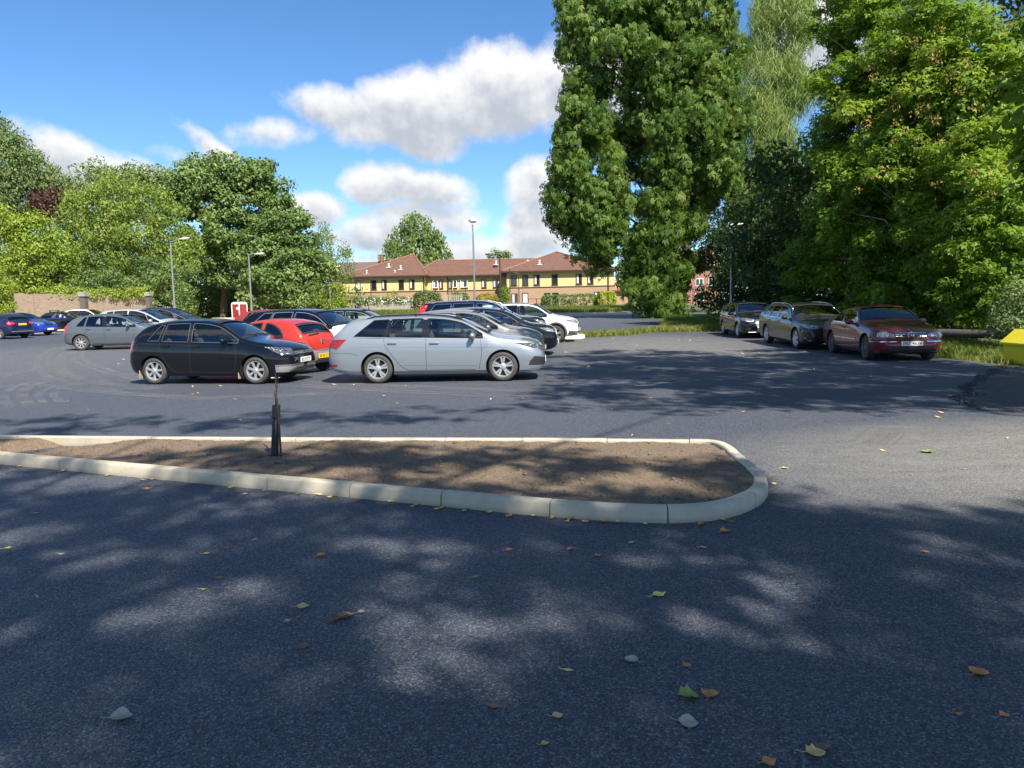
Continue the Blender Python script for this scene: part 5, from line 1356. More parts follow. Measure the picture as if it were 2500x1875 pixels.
def care_home():
    b = empty('apartment_building', (-6, 112, .95), label='long two-storey brick and ochre building with brown tiled roofs beyond the car park', cat='building')
    g = -.3
    def L(o): o.matrix_parent_inverse = Matrix.Identity(4)
    # local frame: x, y relative to (-6, 112)
    def blk(x0, x1, y0, y1, ze, zr, ins, ridge, nm, ax=.5):
        walls(b, x0, x1, y0, y1, g, 2.95 + (0), ze - .20)
        bm = bmesh.new(); a, c = hip_roof(bm, x0, x1, y0, y1, ze, zr, ins, ridge=ridge, ax=ax); ro = frombm('roof', bm, M_TILE, b)
        bm = bmesh.new(); tube(bm, [(x0 - .5, y0 - .5, ze + .04), (a[0], a[1], a[2] + .05)], .10, 6); tube(bm, [(x1 + .5, y0 - .5, ze + .04), ((c if ridge == 'x' else a)[0], (c if ridge == 'x' else a)[1], (c if ridge == 'x' else a)[2] + .05)], .10, 6); tube(bm, [(a[0], a[1], a[2] + .05), (c[0], c[1], c[2] + .05)], .10, 6)
        frombm('ridge_tiles', bm, M_RIDGE, ro)
        bm = bmesh.new(); box(bm, ((x0 + x1) / 2, y0 - .58, ze - .12), (x1 - x0 + 1.2, .14, .20)); box(bm, (x1 + .55, (y0 + y1) / 2, ze - .12), (.14, y1 - y0 + 1.0, .2)); box(bm, (x0 - .55, (y0 + y1) / 2, ze - .12), (.14, y1 - y0 + 1.0, .2)); frombm('gutter', bm, M_BROWN, b)
    X = lambda px, Y: at(px / 1.1302, 600, Y).x + 6      # world X under a 2500-px photo column at depth Y
    # left wing (front face at Y=118)
    xl, xr_ = X(833, 118), X(1036, 118); blk(xl, xr_, 6, 20, 5.35, 8.95, 7.4, 'y', 'l', .79)
    for px, cur, op in ((867, 2, 0), (906, 0, 0), (931, 1, 0), (973, 0, 0), (999, 1, 0)): bwindow(b, X(px, 118), 3.30, .78, 1.42, 6 + .03, cur)
    for px, cur in ((869, 2), (907, 0), (932, 0), (973, 1), (1001, 1)): bwindow(b, X(px, 118), .55, .82, 1.35, 6, cur)
    downpipe(b, xl + .2, 6, g, 5.2); downpipe(b, xr_ - .1, 6, g, 5.2)
    # middle wing, set back
    xm0, xm1 = xr_ + .02, X(1232, 122); blk(xr_ - 2, X(1440, 122), 9.5, 19.5, 5.35, 7.95, 3.5, 'x', 'm')
    for px, cur, op, w in ((1056, 1, 1, .8), (1072, 1, 0, .6), (1095, 1, 0, .5), (1106, 0, 1, .6), (1124, 1, 1, 1.1), (1175, 1, 0, .8), (1203, 1, 0, .8)): bwindow(b, X(px, 121.5), 3.30, w, 1.42, 9.5 + .03, cur, op)
    for px, cur in ((1120, 1), (1160, 0), (1209, 0)): bwindow(b, X(px, 121.5), .55, .82, 1.35, 9.5, cur)
    downpipe(b, X(1093, 121.5), 9.5, g, 5.2)
    # right wing
    r0, r1 = X(1234, 108), X(1500, 108); blk(r0, r1, -4, 12, 5.25, 8.25, 8.2, 'y', 'r')
    for px, cur in ((1247, 0), (1275, 0), (1303, 1), (1347, 0), (1406, 1), (1434, 1)): bwindow(b, X(px, 108), 3.25, .84, 1.42, -4 + .03, cur)
    for px, cur, h in ((1248, 1, 1.9), (1274, 2, 2.2), (1328, 0, 1.9), (1348, 0, 1.9), (1450, 1, 1.9)): bwindow(b, X(px, 108), .25 if h < 2.1 else .02, .86, h, -4, cur)
    downpipe(b, r0 + .1, -4, g, 5.1); downpipe(b, X(1485, 108), -4, g, 5.1)
    # vents on the roofs: on the front slopes
    def onroof(px, py, Y):
        p = at(px / 1.1302, py / 1.1302, Y); vent(b, p.x + 6, p.y - 112, p.z - .95)
    for px, py, Y in ((895, 668, 118.6), (949, 651, 120.4), (964, 668, 118.7), (978, 656, 119.9), (1211, 644, 123.6), (1288, 643, 122), (1317, 644, 110)): onroof(px, py, Y)
    # small lean-to at the right end
    bm = bmesh.new(); box(bm, (r1 + 1.6, -1, 1.2), (3.2, 5, 3.0)); lo = frombm('porch', bm, M_BRICK, b); bm = bmesh.new(); box(bm, (r1 + 1.6, -1.2, 2.85), (3.8, 5.8, .22), 0, 0, R_(12)); frombm('porch_roof', bm, M_RTILE, lo)
care_home()
def house(label, x0, x1, Y, depth, zb, ze, zr, wall, roof, chim, aerial=None, wins=()):
    b = empty('brick_house', ((x0 + x1) / 2, Y, zb), label=label, cat='house'); w = (x1 - x0) / 2; h = ze - zb
    bm = bmesh.new(); box(bm, (0, depth / 2, h / 2), (2 * w, depth, h)); frombm('wall', bm, wall, b)
    bm = bmesh.new(); hip_roof(bm, -w, w, 0, depth, h, zr - zb, .6, .4, 'x'); ro = frombm('roof', bm, roof, b)
    for cx, ch in chim:
        bm = bmesh.new(); box(bm, (cx - (x0 + x1) / 2, depth / 2, zr - zb + ch / 2 - .6), (1.0, .8, ch + 1.2)); box(bm, (cx - (x0 + x1) / 2, depth / 2, zr - zb + ch + .05), (1.15, .95, .12)); frombm('chimney', bm, M_BRICKR, ro)
    bm = bmesh.new(); box(bm, (0, -.42, h - .1), (2 * w + .9, .1, .28)); frombm('fascia', bm, M_WHITE, b)
    for wx, wz, ww, wh in wins:
        bm = bmesh.new(); box(bm, (wx, -.03, wz), (ww, .08, wh)); f = frombm('window', bm, M_WHITE, b); bm = bmesh.new(); box(bm, (wx - ww * .24, -.08, wz), (ww * .38, .03, wh * .8)); box(bm, (wx + ww * .24, -.08, wz), (ww * .38, .03, wh * .8)); frombm('pane', bm, M_PANE, f)
    if aerial:
        bm = bmesh.new(); ax = aerial - (x0 + x1) / 2; cyl(bm, (ax, depth / 2, zr - zb), (ax, depth / 2, zr - zb + 4.6), .05, n=6)
        for k in range(4): box(bm, (ax + .25 - .12 * k, depth / 2, zr - zb + 4.5), (.03, .9, .03))
        box(bm, (ax + .1, depth / 2, zr - zb + 4.5), (.9, .04, .04)); frombm('aerial', bm, M_CHROME, ro)
A_ = lambda px, py, Y: at(px / 1.1302, py / 1.1302, Y)
house('dark-roofed house with a chimney and tall aerial behind the left end of the long building', A_(800, 650, 150).x, A_(955, 650, 150).x, 150, 9, 1, A_(870, 672, 150).z, A_(870, 640, 154).z, M_BRICKR, M_SLATE, [(A_(930, 640, 154).x, 1.3)], A_(922, 640, 154).x, [(-8.6, 5.4, 1.6, 1.5)])
house('red brick house with a white fascia seen through the gap right of the chestnut trunk', A_(1655, 650, 120).x, A_(1760, 650, 120).x, 120, 8, .9, A_(1690, 645, 120).z, A_(1690, 612, 124).z, M_BRICKR, M_RTILE, [(A_(1677, 612, 124).x, 1.1)], None, [(0, 3.5, 1.2, 1.2), (2.0, 3.5, 1.2, 1.2), (0, 1.2, 1.4, 1.2)])

# ================================================================== STREET FURNITURE
M_POLE = simple('galvanised_pole', (.30, .31, .31), .45, .6, .12, 4); M_DPOLE = simple('dark_pole', (.035, .035, .035), .5, 0, .1, 4); M_LAMPW = simple('lamp_housing', (.52, .52, .50), .45, 0, .08, 6)
def lamp(label, base, top, headv, col, style='cobra', r=.06):
    """base, top: world points of the column; headv: world point of the head centre"""
    b = empty('street_lamp', base, label=label, cat='street lamp', group='lamp columns round the car park'); B0 = Vector(base); T = Vector(top) - B0; Hh = Vector(headv) - B0
    bm = bmesh.new(); cyl(bm, (0, 0, -.1), T * .25, r * 1.35, r * 1.3, 12); cyl(bm, T * .25, T, r, r * .75, 12); frombm('column', bm, col, b, 50)
    if style == 'bell':
        bm = bmesh.new(); cyl(bm, T, T + Vector((-.03, 0, .9)), r * .55, n=8); frombm('bracket', bm, col, b)
        bm = bmesh.new(); M = Matrix.Translation(Hh); lathe(bm, [(.05, .30), (.16, .27), (.30, .12), (.36, -.06), (.34, -.10), (.1, -.12)], 20, M); frombm('lamp_head', bm, M_LAMPW, b, 50)
        bm = bmesh.new(); lathe(bm, [(.30, -.10), (.22, -.2), (.02, -.23)], 16, M); frombm('lens', bm, simple('lamp_lens', (.6, .6, .58), .2, 0, .05, 5), b, 50)
    else:
        bm = bmesh.new(); tube(bm, [T, T + Vector((0, 0, .12)), T.lerp(Hh, .5) + Vector((0, 0, .12)), Hh], [r * .7, r * .6, r * .5, r * .5], 8); frombm('bracket', bm, col, b, 60)
        d = (Hh - T); d.z = 0; d.normalize(); a = math.atan2(d.y, d.x)
        bm = bmesh.new(); ellipsoid(bm, Hh, (.46, .17, .11), 16, 8, Matrix.Rotation(a, 4, 'Z') @ Matrix.Rotation(R_(-8), 4, 'Y'))
        for v in bm.verts:
            if v.co.z < Hh.z - .04: v.co.z = Hh.z - .04
        frombm('lamp_head', bm, M_LAMPW if col is M_POLE else M_DPOLE, b, 50)
def P3(px, py, Y): return at(px / 1.1302, py / 1.1302, Y)
def lampat(label, px, pyt, hx, hy, Y, col, style='cobra', r=.06):
    t = P3(px, pyt, Y); h = P3(hx, hy, Y); lamp(label, (t.x, Y, tz(Y)), t, h, col, style, r)
lampat('grey lamp column with a long pale head beside the brick wall, tallest on the left', 416, 595, 449, 583, 60, M_POLE, r=.08)
lampat('grey lamp column right of the portable toilet', 607, 625, 633, 620, 68.5, M_POLE, r=.08)
lampat('thin grey lamp column in front of the birch left of the long building', 803, 662, 824, 651, 81, M_POLE)
lampat('short pale lamp column against the dark hedge, smallest on the left', 743, 685, 738, 678, 78, M_LAMPW)
lampat('tall galvanised lamp column with a bell-shaped head in front of the long building', 1155, 575, 1154, 538, 65, M_POLE, 'bell', .09)
lampat('black lamp column with a flat head pointing left in front of the long building', 1220, 630, 1194, 622, 80, M_DPOLE, r=.085)
lampat('thin brown column with a small white head before the right wing windows', 1266, 675, 1259, 667, 98, M_DPOLE)
lampat('lamp column half hidden in the dark trees right of the chestnut', 1786, 560, 1796, 549, 46.5, M_POLE, r=.07)
def postat(name, label, px, pyt, Y, r, cat, sign=None):
    t = P3(px, pyt, Y); b = empty(name, (t.x, Y, tz(Y)), label=label, cat=cat); bm = bmesh.new(); cyl(bm, (0, 0, -.1), (0, 0, t.z - tz(Y)), r, n=8); frombm('pole', bm, M_DPOLE, b)
    if sign:
        s = P3(907, 737, Y); bm = bmesh.new(); box(bm, (.05, -.09, s.z - tz(Y)), (.42, .03, .48), 0, .01); frombm('sign_plate', bm, M_WHITE, b)
postat('sign_post', 'slim brown post carrying a small white sign in front of the left wing', 904, 676, 100, .05, 'sign post', 1)
postat('pole', 'slim brown pole standing before the right wing, left of the white-headed column', 1244, 656, 98, .06, 'pole')

def toilet():
    p = P3(585, 760, 69); b = empty('portable_toilet', (p.x, 69, tz(69)), R_(-28), label='maroon portable toilet with a white domed roof and white round sign', cat='portable toilet')
    M_MAR = simple('maroon_plastic', (.30, .025, .03), .5, 0, .1, 4)
    bm = bmesh.new(); box(bm, (0, 0, .96), (1.08, 1.08, 1.84), 0, .02)
    for k in range(4):
        for q in range(9):
            a = R_(20 + q * 8); r = .35 + .22 * k; x = -.5 + r * math.sin(a); z = .1 + r * math.cos(a)
            if abs(x) < .5 and z < 1.6: box(bm, (x, -.55, z), (.11, .02, .03), 0, 0, 0, a)
    frombm('cabin', bm, M_MAR, b)
    bm = bmesh.new(); box(bm, (0, 0, 1.98), (1.18, 1.18, .20), 0, .06); box(bm, (0, 0, 2.10), (.95, .95, .10), 0, .04); frombm('roof', bm, M_WHITE, b, 60)
    bm = bmesh.new()
    for sx in (-1, 1):
        for sy in (-1, 1): box(bm, (sx * .55, sy * .55, 1.0), (.09, .09, 1.85), 0, .02)
    box(bm, (0, 0, .06), (1.2, 1.2, .12), 0, .02); frombm('corner_frame', bm, M_WHITE, b)
    bm = bmesh.new(); box(bm, (.575, 0, 1.0), (.05, .80, 1.72), 0, .01); box(bm, (.61, -.1, 1.5), (.02, .3, .3)); box(bm, (.61, .1, .8), (.02, .3, .3)); frombm('door', bm, M_MAR, b)
    bm = bmesh.new(); cyl(bm, (.30, -.56, 1.45), (.30, -.585, 1.45), .17, n=20); frombm('round_sign', bm, M_WHITE, b)
toilet()
toilet_scale = [o for o in bpy.data.objects if o.name == 'portable_toilet'][0]; toilet_scale.scale = (.82, .82, .82)
def rubble_box(px, py, Y, w, lab):
    p = P3(px, py, Y); bm = bmesh.new()
    for k in range(3): box(bm, (0, k * .35 - .3, .12 + .0 * k), (w, .28, .24), R_(5 * k), .02)
    box(bm, (w * .1, -.2, .36), (w * .7, .5, .22), R_(-8), .02)
    o = frombm('stone_pile', bm, simple('pale_stone', (.50, .43, .33), .9, 0, .2, 3)); o.location = (p.x, Y, tz(Y)); tag(o, lab, 'stone pile')
rubble_box(540, 783, 66, 2.6, 'pile of pale stone blocks left of the portable toilet')
rubble_box(612, 786, 65, 1.6, 'low pile of pale stone blocks in front of the lamp by the portable toilet')
def barrier():
    def R2(a): return GMAP(a)
    M_LOG = simple('weathered_log', (.055, .055, .05), .85, 0, .35, 9, .5)
    M_L2 = M_LOG; a = (12.0, 24.2, .52); c = (14.9, 20.3, .48)
    o = empty('log_barrier', (a[0], a[1], 0), label='low dark timber rail on posts between the dark red coupe and the yellow bin', cat='barrier')
    bm = bmesh.new(); V = Vector(c) - Vector(a); n = 9; tube(bm, [Vector((0, 0, a[2])) + V * t / n for t in range(n + 1)], [.125 + .006 * math.sin(t * 2.3) for t in range(n + 1)], 14); frombm('rail', bm, M_LOG, o, 50)
    for t in (.08, .80):
        p = V * t; bm = bmesh.new(); cyl(bm, (p.x, p.y + .08, -.1), (p.x, p.y + .08, a[2] - .02), .11, n=12); box(bm, (p.x, p.y - .03, a[2] + .07), (.24, .20, .10), 0, .02); frombm('post', bm, M_LOG, o, 50)
barrier()
def bin_():
    o = empty('grit_bin', (12.15, 17.75, .0), R_(-90), label='bright yellow plastic grit bin with a sloping lid at the right edge', cat='grit bin'); o.scale = (.88, .88, .88); M_Y = simple('yellow_plastic', (.72, .60, .03), .45, 0, .05, 6)
    bm = bmesh.new(); W2, D = .62, .42
    # tapered tub
    V = [(-W2, -D, 0), (W2, -D, 0), (W2, D, 0), (-W2, D, 0), (-W2 - .02, -D - .03, .50), (W2 + .02, -D - .03, .50), (W2 + .02, D + .02, .66), (-W2 - .02, D + .02, .66)]
    vs = [bm.verts.new(v) for v in V]
    for f in ((0, 1, 2, 3), (0, 4, 5, 1), (1, 5, 6, 2), (2, 6, 7, 3), (3, 7, 4, 0), (4, 7, 6, 5)): bm.faces.new([vs[i] for i in f])
    bmesh.ops.recalc_face_normals(bm, faces=bm.faces[:]); bmesh.ops.bevel(bm, geom=bm.edges[:], offset=.02, segments=2, affect='EDGES')
    for k in range(4): box(bm, (W2 + .02, .04, .12 + .095 * k), (.035, .52, .035), 0, .008)
    for sy in (-.37, .39): box(bm, (W2 + .02, sy, .25), (.05, .12, .50), 0, .01)
    frombm('tub', bm, M_Y, o, 45)
    bm = bmesh.new(); lid = [(-D - .09, .50), (-D - .10, .56), (-.1, .92), (D + .06, .84), (D + .06, .64), (D, .64), (-D - .03, .50)]
    prism(bm, [(y, z) for y, z in lid], -W2 - .05, W2 + .05, Matrix(((0, 0, 1, 0), (1, 0, 0, 0), (0, 1, 0, 0), (0, 0, 0, 1)))); bmesh.ops.recalc_face_normals(bm, faces=bm.faces[:]); bmesh.ops.bevel(bm, geom=bm.edges[:], offset=.012, segments=2, affect='EDGES'); frombm('lid', bm, M_Y, o, 45)
    bm = bmesh.new(); cyl(bm, (W2 - .03, -D - .02, .53), (W2 + .07, -D - .02, .53), .03, n=10); box(bm, (W2 - .02, -D - .11, .52), (.08, .03, .09), 0, .006); frombm('hinge', bm, simple('rusty_steel', (.20, .12, .08), .7, .3, .3, 20), o)
bin_()
def wall():
    M = M_BRICKO; a = A_(38, 770, 62); b_ = A_(362, 765, 66)
    o = empty('brick_wall', (a.x, a.y, tz(a.y)), label='old red brick garden wall with piers behind the left-hand cars', cat='wall'); V = Vector((b_.x - a.x, b_.y - a.y, 0)); Ln = V.length; ang = math.atan2(V.y, V.x); o.rotation_euler = (0, 0, ang)
    h0 = A_(45, 716, 62).z - tz(62); h1 = A_(350, 722, 66).z - tz(66)
    bm = bmesh.new(); n = 40
    for i in range(n):
        x0, x1 = Ln * i / n, Ln * (i + 1) / n; hh = h0 + (h1 - h0) * (i + .5) / n + .09 * mnoise.noise(Vector((i * .37, 0, 0))); box(bm, ((x0 + x1) / 2, .2, hh / 2 - .2), (x1 - x0 + .0, .34, hh + .4))
    frombm('brickwork', bm, M, o)
    for t in (.12, .45, .63, .80, .95):
        bm = bmesh.new(); box(bm, (Ln * t, 0.02, h0 / 2), (.34, .20, h0 * .92), 0, .01); frombm('pier', bm, M, o)
    return o
wall()
def pillar(px, py, Y, hh, w, lab):
    p = A_(px, py, Y); o = empty('gate_pillar', (p.x, Y, tz(Y)), label=lab, cat='pillar'); z = p.z - tz(Y); bm = bmesh.new(); box(bm, (0, 0, z / 2), (w * .75, .5, z), 0, .02); frombm('shaft', bm, simple('dark_stone', (.10, .09, .075), .9, 0, .4, 4), o)
    bm = bmesh.new(); box(bm, (0, 0, z - .2), (w, .7, hh), 0, .03); frombm('capstone', bm, simple('grey_stone', (.26, .25, .20), .9, 0, .2, 4), o)
pillar(203, 712, 60.5, .36, .55, 'stone-capped dark pillar standing in front of the brick wall'); pillar(362, 712, 61, .30, .42, 'small stone-capped post at the right end of the brick wall')
def fences():
    M_W = simple('weathered_boards', (.34, .32, .27), .85, 0, .25, 6); a, b_ = A_(868, 760, 95), A_(1000, 760, 97)
    o = empty('board_fence', (a.x, a.y, tz(95)), label='weathered grey board fence under climbing roses before the left wing', cat='fence'); V = b_ - a; n = 46; h = A_(900, 735, 95).z - tz(95)
    bm = bmesh.new()
    for i in range(n): box(bm, (V.x * (i + .5) / n, V.y * i / n, h / 2), (abs(V.x) / n * .9, .04, h + .08 * math.sin(i * 1.7)))
    frombm('boards', bm, M_W, o)
    for i in range(5): bm = bmesh.new(); box(bm, (V.x * i / 4, V.y * i / 4 - .08, h / 2), (.12, .12, h + .1)); frombm('post', bm, M_W, o)
    a, b_ = A_(1080, 740, 100), A_(1128, 740, 100); h = A_(1100, 719, 100).z - tz(100); o = empty('picket_fence', (a.x, 100, .95), label='short pale picket fence between shrubs below the middle windows', cat='fence'); bm = bmesh.new()
    for i in range(12): box(bm, ((b_.x - a.x) * i / 11, 0, h / 2), (.1, .04, h))
    frombm('pickets', bm, M_W, o); bm = bmesh.new(); box(bm, ((b_.x - a.x) / 2, .04, h - .2), (b_.x - a.x, .04, .08)); frombm('rail', bm, M_W, o)
    # low wire fence by the hedge
    a, b_ = A_(1290, 755, 102), A_(1330, 755, 102); h = 1.35; o = empty('wire_fence', (a.x, 102, .95), label='low brown post fence left of the long hedge', cat='fence')
    for i in range(3): bm = bmesh.new(); box(bm, ((b_.x - a.x) * i / 2, 0, h / 2), (.1, .1, h)); frombm('post', bm, M_BROWN, o)
    bm = bmesh.new(); box(bm, ((b_.x - a.x) / 2, 0, h - .06), (b_.x - a.x, .06, .07)); box(bm, ((b_.x - a.x) / 2, 0, h * .5), (b_.x - a.x, .04, .05)); frombm('rail', bm, M_BROWN, o)
    # pale path rail seen right of the chestnut
    a, b_ = A_(1645, 754, 75), A_(1720, 760, 72); o = empty('guard_rail', (a.x, a.y, tz(75)), label='thin pale rail in the shade right of the chestnut trunk', cat='railing'); z = a.z - tz(75); V = b_ - a; bm = bmesh.new(); tube(bm, [(0, 0, z), (V.x, V.y, b_.z - tz(75))], .045, 6); frombm('rail', bm, M_WHITE, o)
    for t in (0.05, .5, .95): bm = bmesh.new(); cyl(bm, (V.x * t, V.y * t, 0), (V.x * t, V.y * t, z), .04, n=6); frombm('post', bm, M_WHITE, o)
fences()

def guard():
    """young tree in a ribbed black guard tied to a stake"""
    o = empty('young_tree', (-2.53, 8.08, .07), label='bare young tree in a black ribbed guard tied to a stake in the soil bed', cat='young tree'); o['group'] = 'planted bed'
    del o['group']
    prof = []; H_ = .52; bm = bmesh.new(); n = 46
    pts = []
    for i in range(n * 2):
        t = i / (n * 2 - 1); z = t * H_ * .86; r = .040 - .006 * t + (.0035 if i % 2 else 0); prof.append((r, z))
    prof += [(.034, H_ * .86), (.042, H_ * .87), (.043, H_ * 1.12), (.040, H_ * 1.12), (.038, H_ * .9)]
    sh = Matrix(((1, 0, .085, -.03), (0, 1, 0, 0), (0, 0, 1.0, -.02), (0, 0, 0, 1)))
    lathe(bm, prof, 20, sh); frombm('guard', bm, simple('black_guard', (.022, .024, .028), .45, 0, .15, 30), o, 35)
    bm = bmesh.new(); tube(bm, [(.052, -.03, -.1), (.048, -.03, .3), (.040, -.035, .64)], [.012, .012, .012], 8); frombm('stake', bm, simple('stake_wood', (.05, .04, .03), .85, 0, .3, 20), o)
    bm = bmesh.new(); tube(bm, [(-.0, 0, 0), (.02, 0, .5), (.018, 0, .62), (.032, 0, .72), (.026, 0, .80), (.030, 0, .90)], [.010, .010, .009, .009, .008, .006], 8)
    tube(bm, [(.020, 0, .64), (.004, 0, .68), (.008, 0, .72)], [.006, .004, .002], 6)
    tube(bm, [(.03, 0, .72), (.045, .0, .76), (.052, 0, .82), (.046, 0, .855)], [.004, .003, .003, .002], 6); ellipsoid(bm, (.028, 0, .845), (.014, .014, .012), 8, 6)
    frombm('stem', bm, simple('bark_young', (.045, .03, .024), .8, 0, .3, 30), o, 50)
    bm = bmesh.new(); pts = [(.012 + .048 * math.cos(t), .048 * math.sin(t), .44 + .01 * math.sin(t * 2)) for t in np.linspace(0, 6.28, 16)]; tube(bm, pts, .003, 6); tube(bm, [(-.035, -.02, .42), (-.055, -.02, .47), (-.045, -.02, .50), (-.03, -.02, .44)], .002, 5); frombm('tie', bm, M_TRIM, o)
    bm = bmesh.new(); 
    for dx, s in ((-.028, .016), (-.010, .010), (.045, .008)): box(bm, (dx + .02, 0, .855), (s * 1.6, .006, s * .7), 0, .002, 0, R_(8))
    frombm('label_tag', bm, M_WHITE, o)
guard()
# ================================================================== VEGETATION
RNG = np.random.default_rng(11)
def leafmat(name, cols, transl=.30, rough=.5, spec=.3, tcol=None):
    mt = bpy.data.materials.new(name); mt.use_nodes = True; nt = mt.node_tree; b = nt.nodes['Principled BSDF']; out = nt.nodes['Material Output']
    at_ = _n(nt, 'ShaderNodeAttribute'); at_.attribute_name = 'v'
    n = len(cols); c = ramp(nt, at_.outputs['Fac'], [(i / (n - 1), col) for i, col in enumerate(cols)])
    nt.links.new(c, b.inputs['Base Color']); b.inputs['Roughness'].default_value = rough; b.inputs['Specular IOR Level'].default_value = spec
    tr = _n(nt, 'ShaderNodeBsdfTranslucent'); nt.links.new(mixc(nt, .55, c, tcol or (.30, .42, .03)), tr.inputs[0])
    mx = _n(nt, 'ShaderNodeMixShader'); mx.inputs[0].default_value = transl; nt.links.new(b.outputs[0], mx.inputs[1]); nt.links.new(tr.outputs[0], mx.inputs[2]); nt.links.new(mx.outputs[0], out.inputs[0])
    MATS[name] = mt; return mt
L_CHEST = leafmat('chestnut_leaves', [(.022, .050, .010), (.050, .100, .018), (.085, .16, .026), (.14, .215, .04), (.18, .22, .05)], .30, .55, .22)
L_MAPLE = leafmat('maple_leaves', [(.030, .065, .008), (.080, .155, .014), (.14, .25, .022), (.25, .38, .04), (.36, .40, .06)], .48, .5, .3)
L_DARK = leafmat('dark_leaves', [(.014, .032, .012), (.026, .056, .016), (.045, .085, .02), (.08, .13, .03)], .2, .5, .3)
L_LIME = leafmat('lime_leaves', [(.10, .16, .02), (.19, .27, .035), (.28, .37, .05), (.38, .44, .08)], .35)
L_MID = leafmat('sycamore_leaves', [(.055, .095, .030), (.105, .17, .05), (.18, .26, .08), (.27, .35, .13)], .3)
L_OLIVE = leafmat('willow_leaves', [(.09, .14, .025), (.16, .23, .04), (.24, .32, .06), (.33, .38, .10)], .35)
L_PALE = leafmat('pale_willow_leaves', [(.11, .17, .04), (.22, .30, .08), (.38, .44, .16)], .4)
L_BIRCH = leafmat('birch_leaves', [(.08, .12, .04), (.13, .20, .06), (.20, .28, .08), (.29, .36, .12)], .35)
L_CONIF = leafmat('conifer_leaves', [(.05, .085, .03), (.09, .14, .045), (.15, .205, .065), (.23, .27, .10)], .15, .6)
L_PURP = leafmat('copper_leaves', [(.03, .012, .014), (.06, .022, .022), (.10, .04, .035), (.06, .05, .02)], .2, .5, .3, (.15, .03, .03))
L_YEW = leafmat('golden_conifer', [(.16, .22, .01), (.30, .38, .015), (.42, .48, .03)], .25)
L_GOLD = leafmat('golden_shrub', [(.22, .19, .02), (.38, .30, .04), (.45, .36, .06)], .25)
L_TWIG = simple('bare_twigs', (.30, .24, .15), .8, 0, .2, 8)
M_BARK = simple('bark', (.075, .058, .042), .9, 0, .4, 7, .6); M_BARKL = simple('pale_bark', (.26, .22, .17), .85, 0, .3, 7, .4)

TPL = {}
def tpl(name, verts, faces): TPL[name] = (np.array(verts, float), np.array(faces, int))
tpl('leaf', [(-.5, 0, 0), (-.1, .24, .05), (.5, 0, -.06), (-.1, -.24, .05)], [(0, 3, 2, 1)])
tpl('fold', [(-.5, 0, 0), (-.1, .28, .09), (.55, 0, -.08), (-.1, -.28, .09), (0, 0, 0), (.25, .2, .04), (.25, -.2, .04)], [(0, 4, 5, 1), (4, 2, 2, 5)][:0] + [(0, 4, 5, 1), (0, 3, 6, 4), (4, 6, 2, 5)])
tpl('needle', [(-.5, -.05, 0), (.5, -.03, -.1), (.5, .03, -.1), (-.5, .05, 0)], [(0, 1, 2, 3)])
V, Fc = [], []
for k, a in enumerate((-72, -38, 0, 38, 72)):
    a = R_(a); c, s = math.cos(a), math.sin(a); L_ = (.62, .88, 1.0, .88, .62)[k]; n0 = len(V)
    for (u, v, w) in ((0, 0, 0), (.62, .15, .02), (1.0, 0, -.22), (.62, -.15, .02)): u *= L_; v *= L_; V.append((u * c - v * s - .3, u * s + v * c, w * L_ - .10 * (u) ** 2))
    Fc.append((n0, n0 + 3, n0 + 2, n0 + 1))
tpl('palmate', V, Fc)
V, Fc = [], []
for k, a in enumerate((-85, 0, 85)):
    a = R_(a); c, s = math.cos(a), math.sin(a); L_ = (.55, .72, .55)[k]; n0 = len(V)
    for (u, v, w) in ((-.08, 0, 0), (.5, .28, .05), (1.0, 0, -.1), (.5, -.28, .05)): u *= L_; v *= L_; V.append((u * c - v * s, u * s + v * c, w * L_))
    Fc.append((n0, n0 + 3, n0 + 2, n0 + 1))
tpl('maple', V, Fc)

def norm(a): return a / np.maximum(1e-9, np.linalg.norm(a, axis=1, keepdims=True))
def leaves(name, mat, parent, clumps, per, size, t='leaf', droop=.3, up=.7, flat=.75, shell=.45, vc=.55, seed=0, origin=(0, 0, 0), jit=.35, kind=None, hang=0.0):
    """clumps (n,5): x, y, z, r, tone; 'per' leaves per unit r^2"""
    g = np.random.default_rng(seed + 5); C = np.asarray(clumps, float); cnt = np.maximum(3, (per * C[:, 3] ** 2).astype(int)); idx = np.repeat(np.arange(len(C)), cnt); N = len(idx)
    d = norm(g.normal(size=(N, 3))); rad = (shell + (1 - shell) * g.random(N)) * C[idx, 3]
    off = d * rad[:, None]; off[:, 2] *= flat
    if hang: off[:, 2] -= hang * g.random(N) ** 1.5 * C[idx, 3]
    P = C[idx, :3] + off - np.array(origin)
    nrm = norm(d * .75 + np.array([0, 0, up]) + g.normal(size=(N, 3)) * jit)
    tg = norm(np.cross(nrm, g.normal(size=(N, 3)))); tg[:, 2] -= droop; tg = norm(tg); w = norm(np.cross(nrm, tg)); nr = np.cross(tg, w)
    s = size * (.65 + .7 * g.random(N)); tv, tf = TPL[t]; k = len(tv)
    co = P[:, None, :] + s[:, None, None] * (tv[None, :, 0, None] * tg[:, None, :] + tv[None, :, 1, None] * w[:, None, :] + tv[None, :, 2, None] * nr[:, None, :])
    fa = (tf[None] + (np.arange(N) * k)[:, None, None]).reshape(-1, tf.shape[1])
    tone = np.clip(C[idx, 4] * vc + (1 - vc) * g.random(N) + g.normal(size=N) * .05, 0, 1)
    me = fastmesh(name, co.reshape(-1, 3), fa, np.repeat(tone, k)); o = link(name, me, mat, parent)
    if kind: o['kind'] = kind
    return o
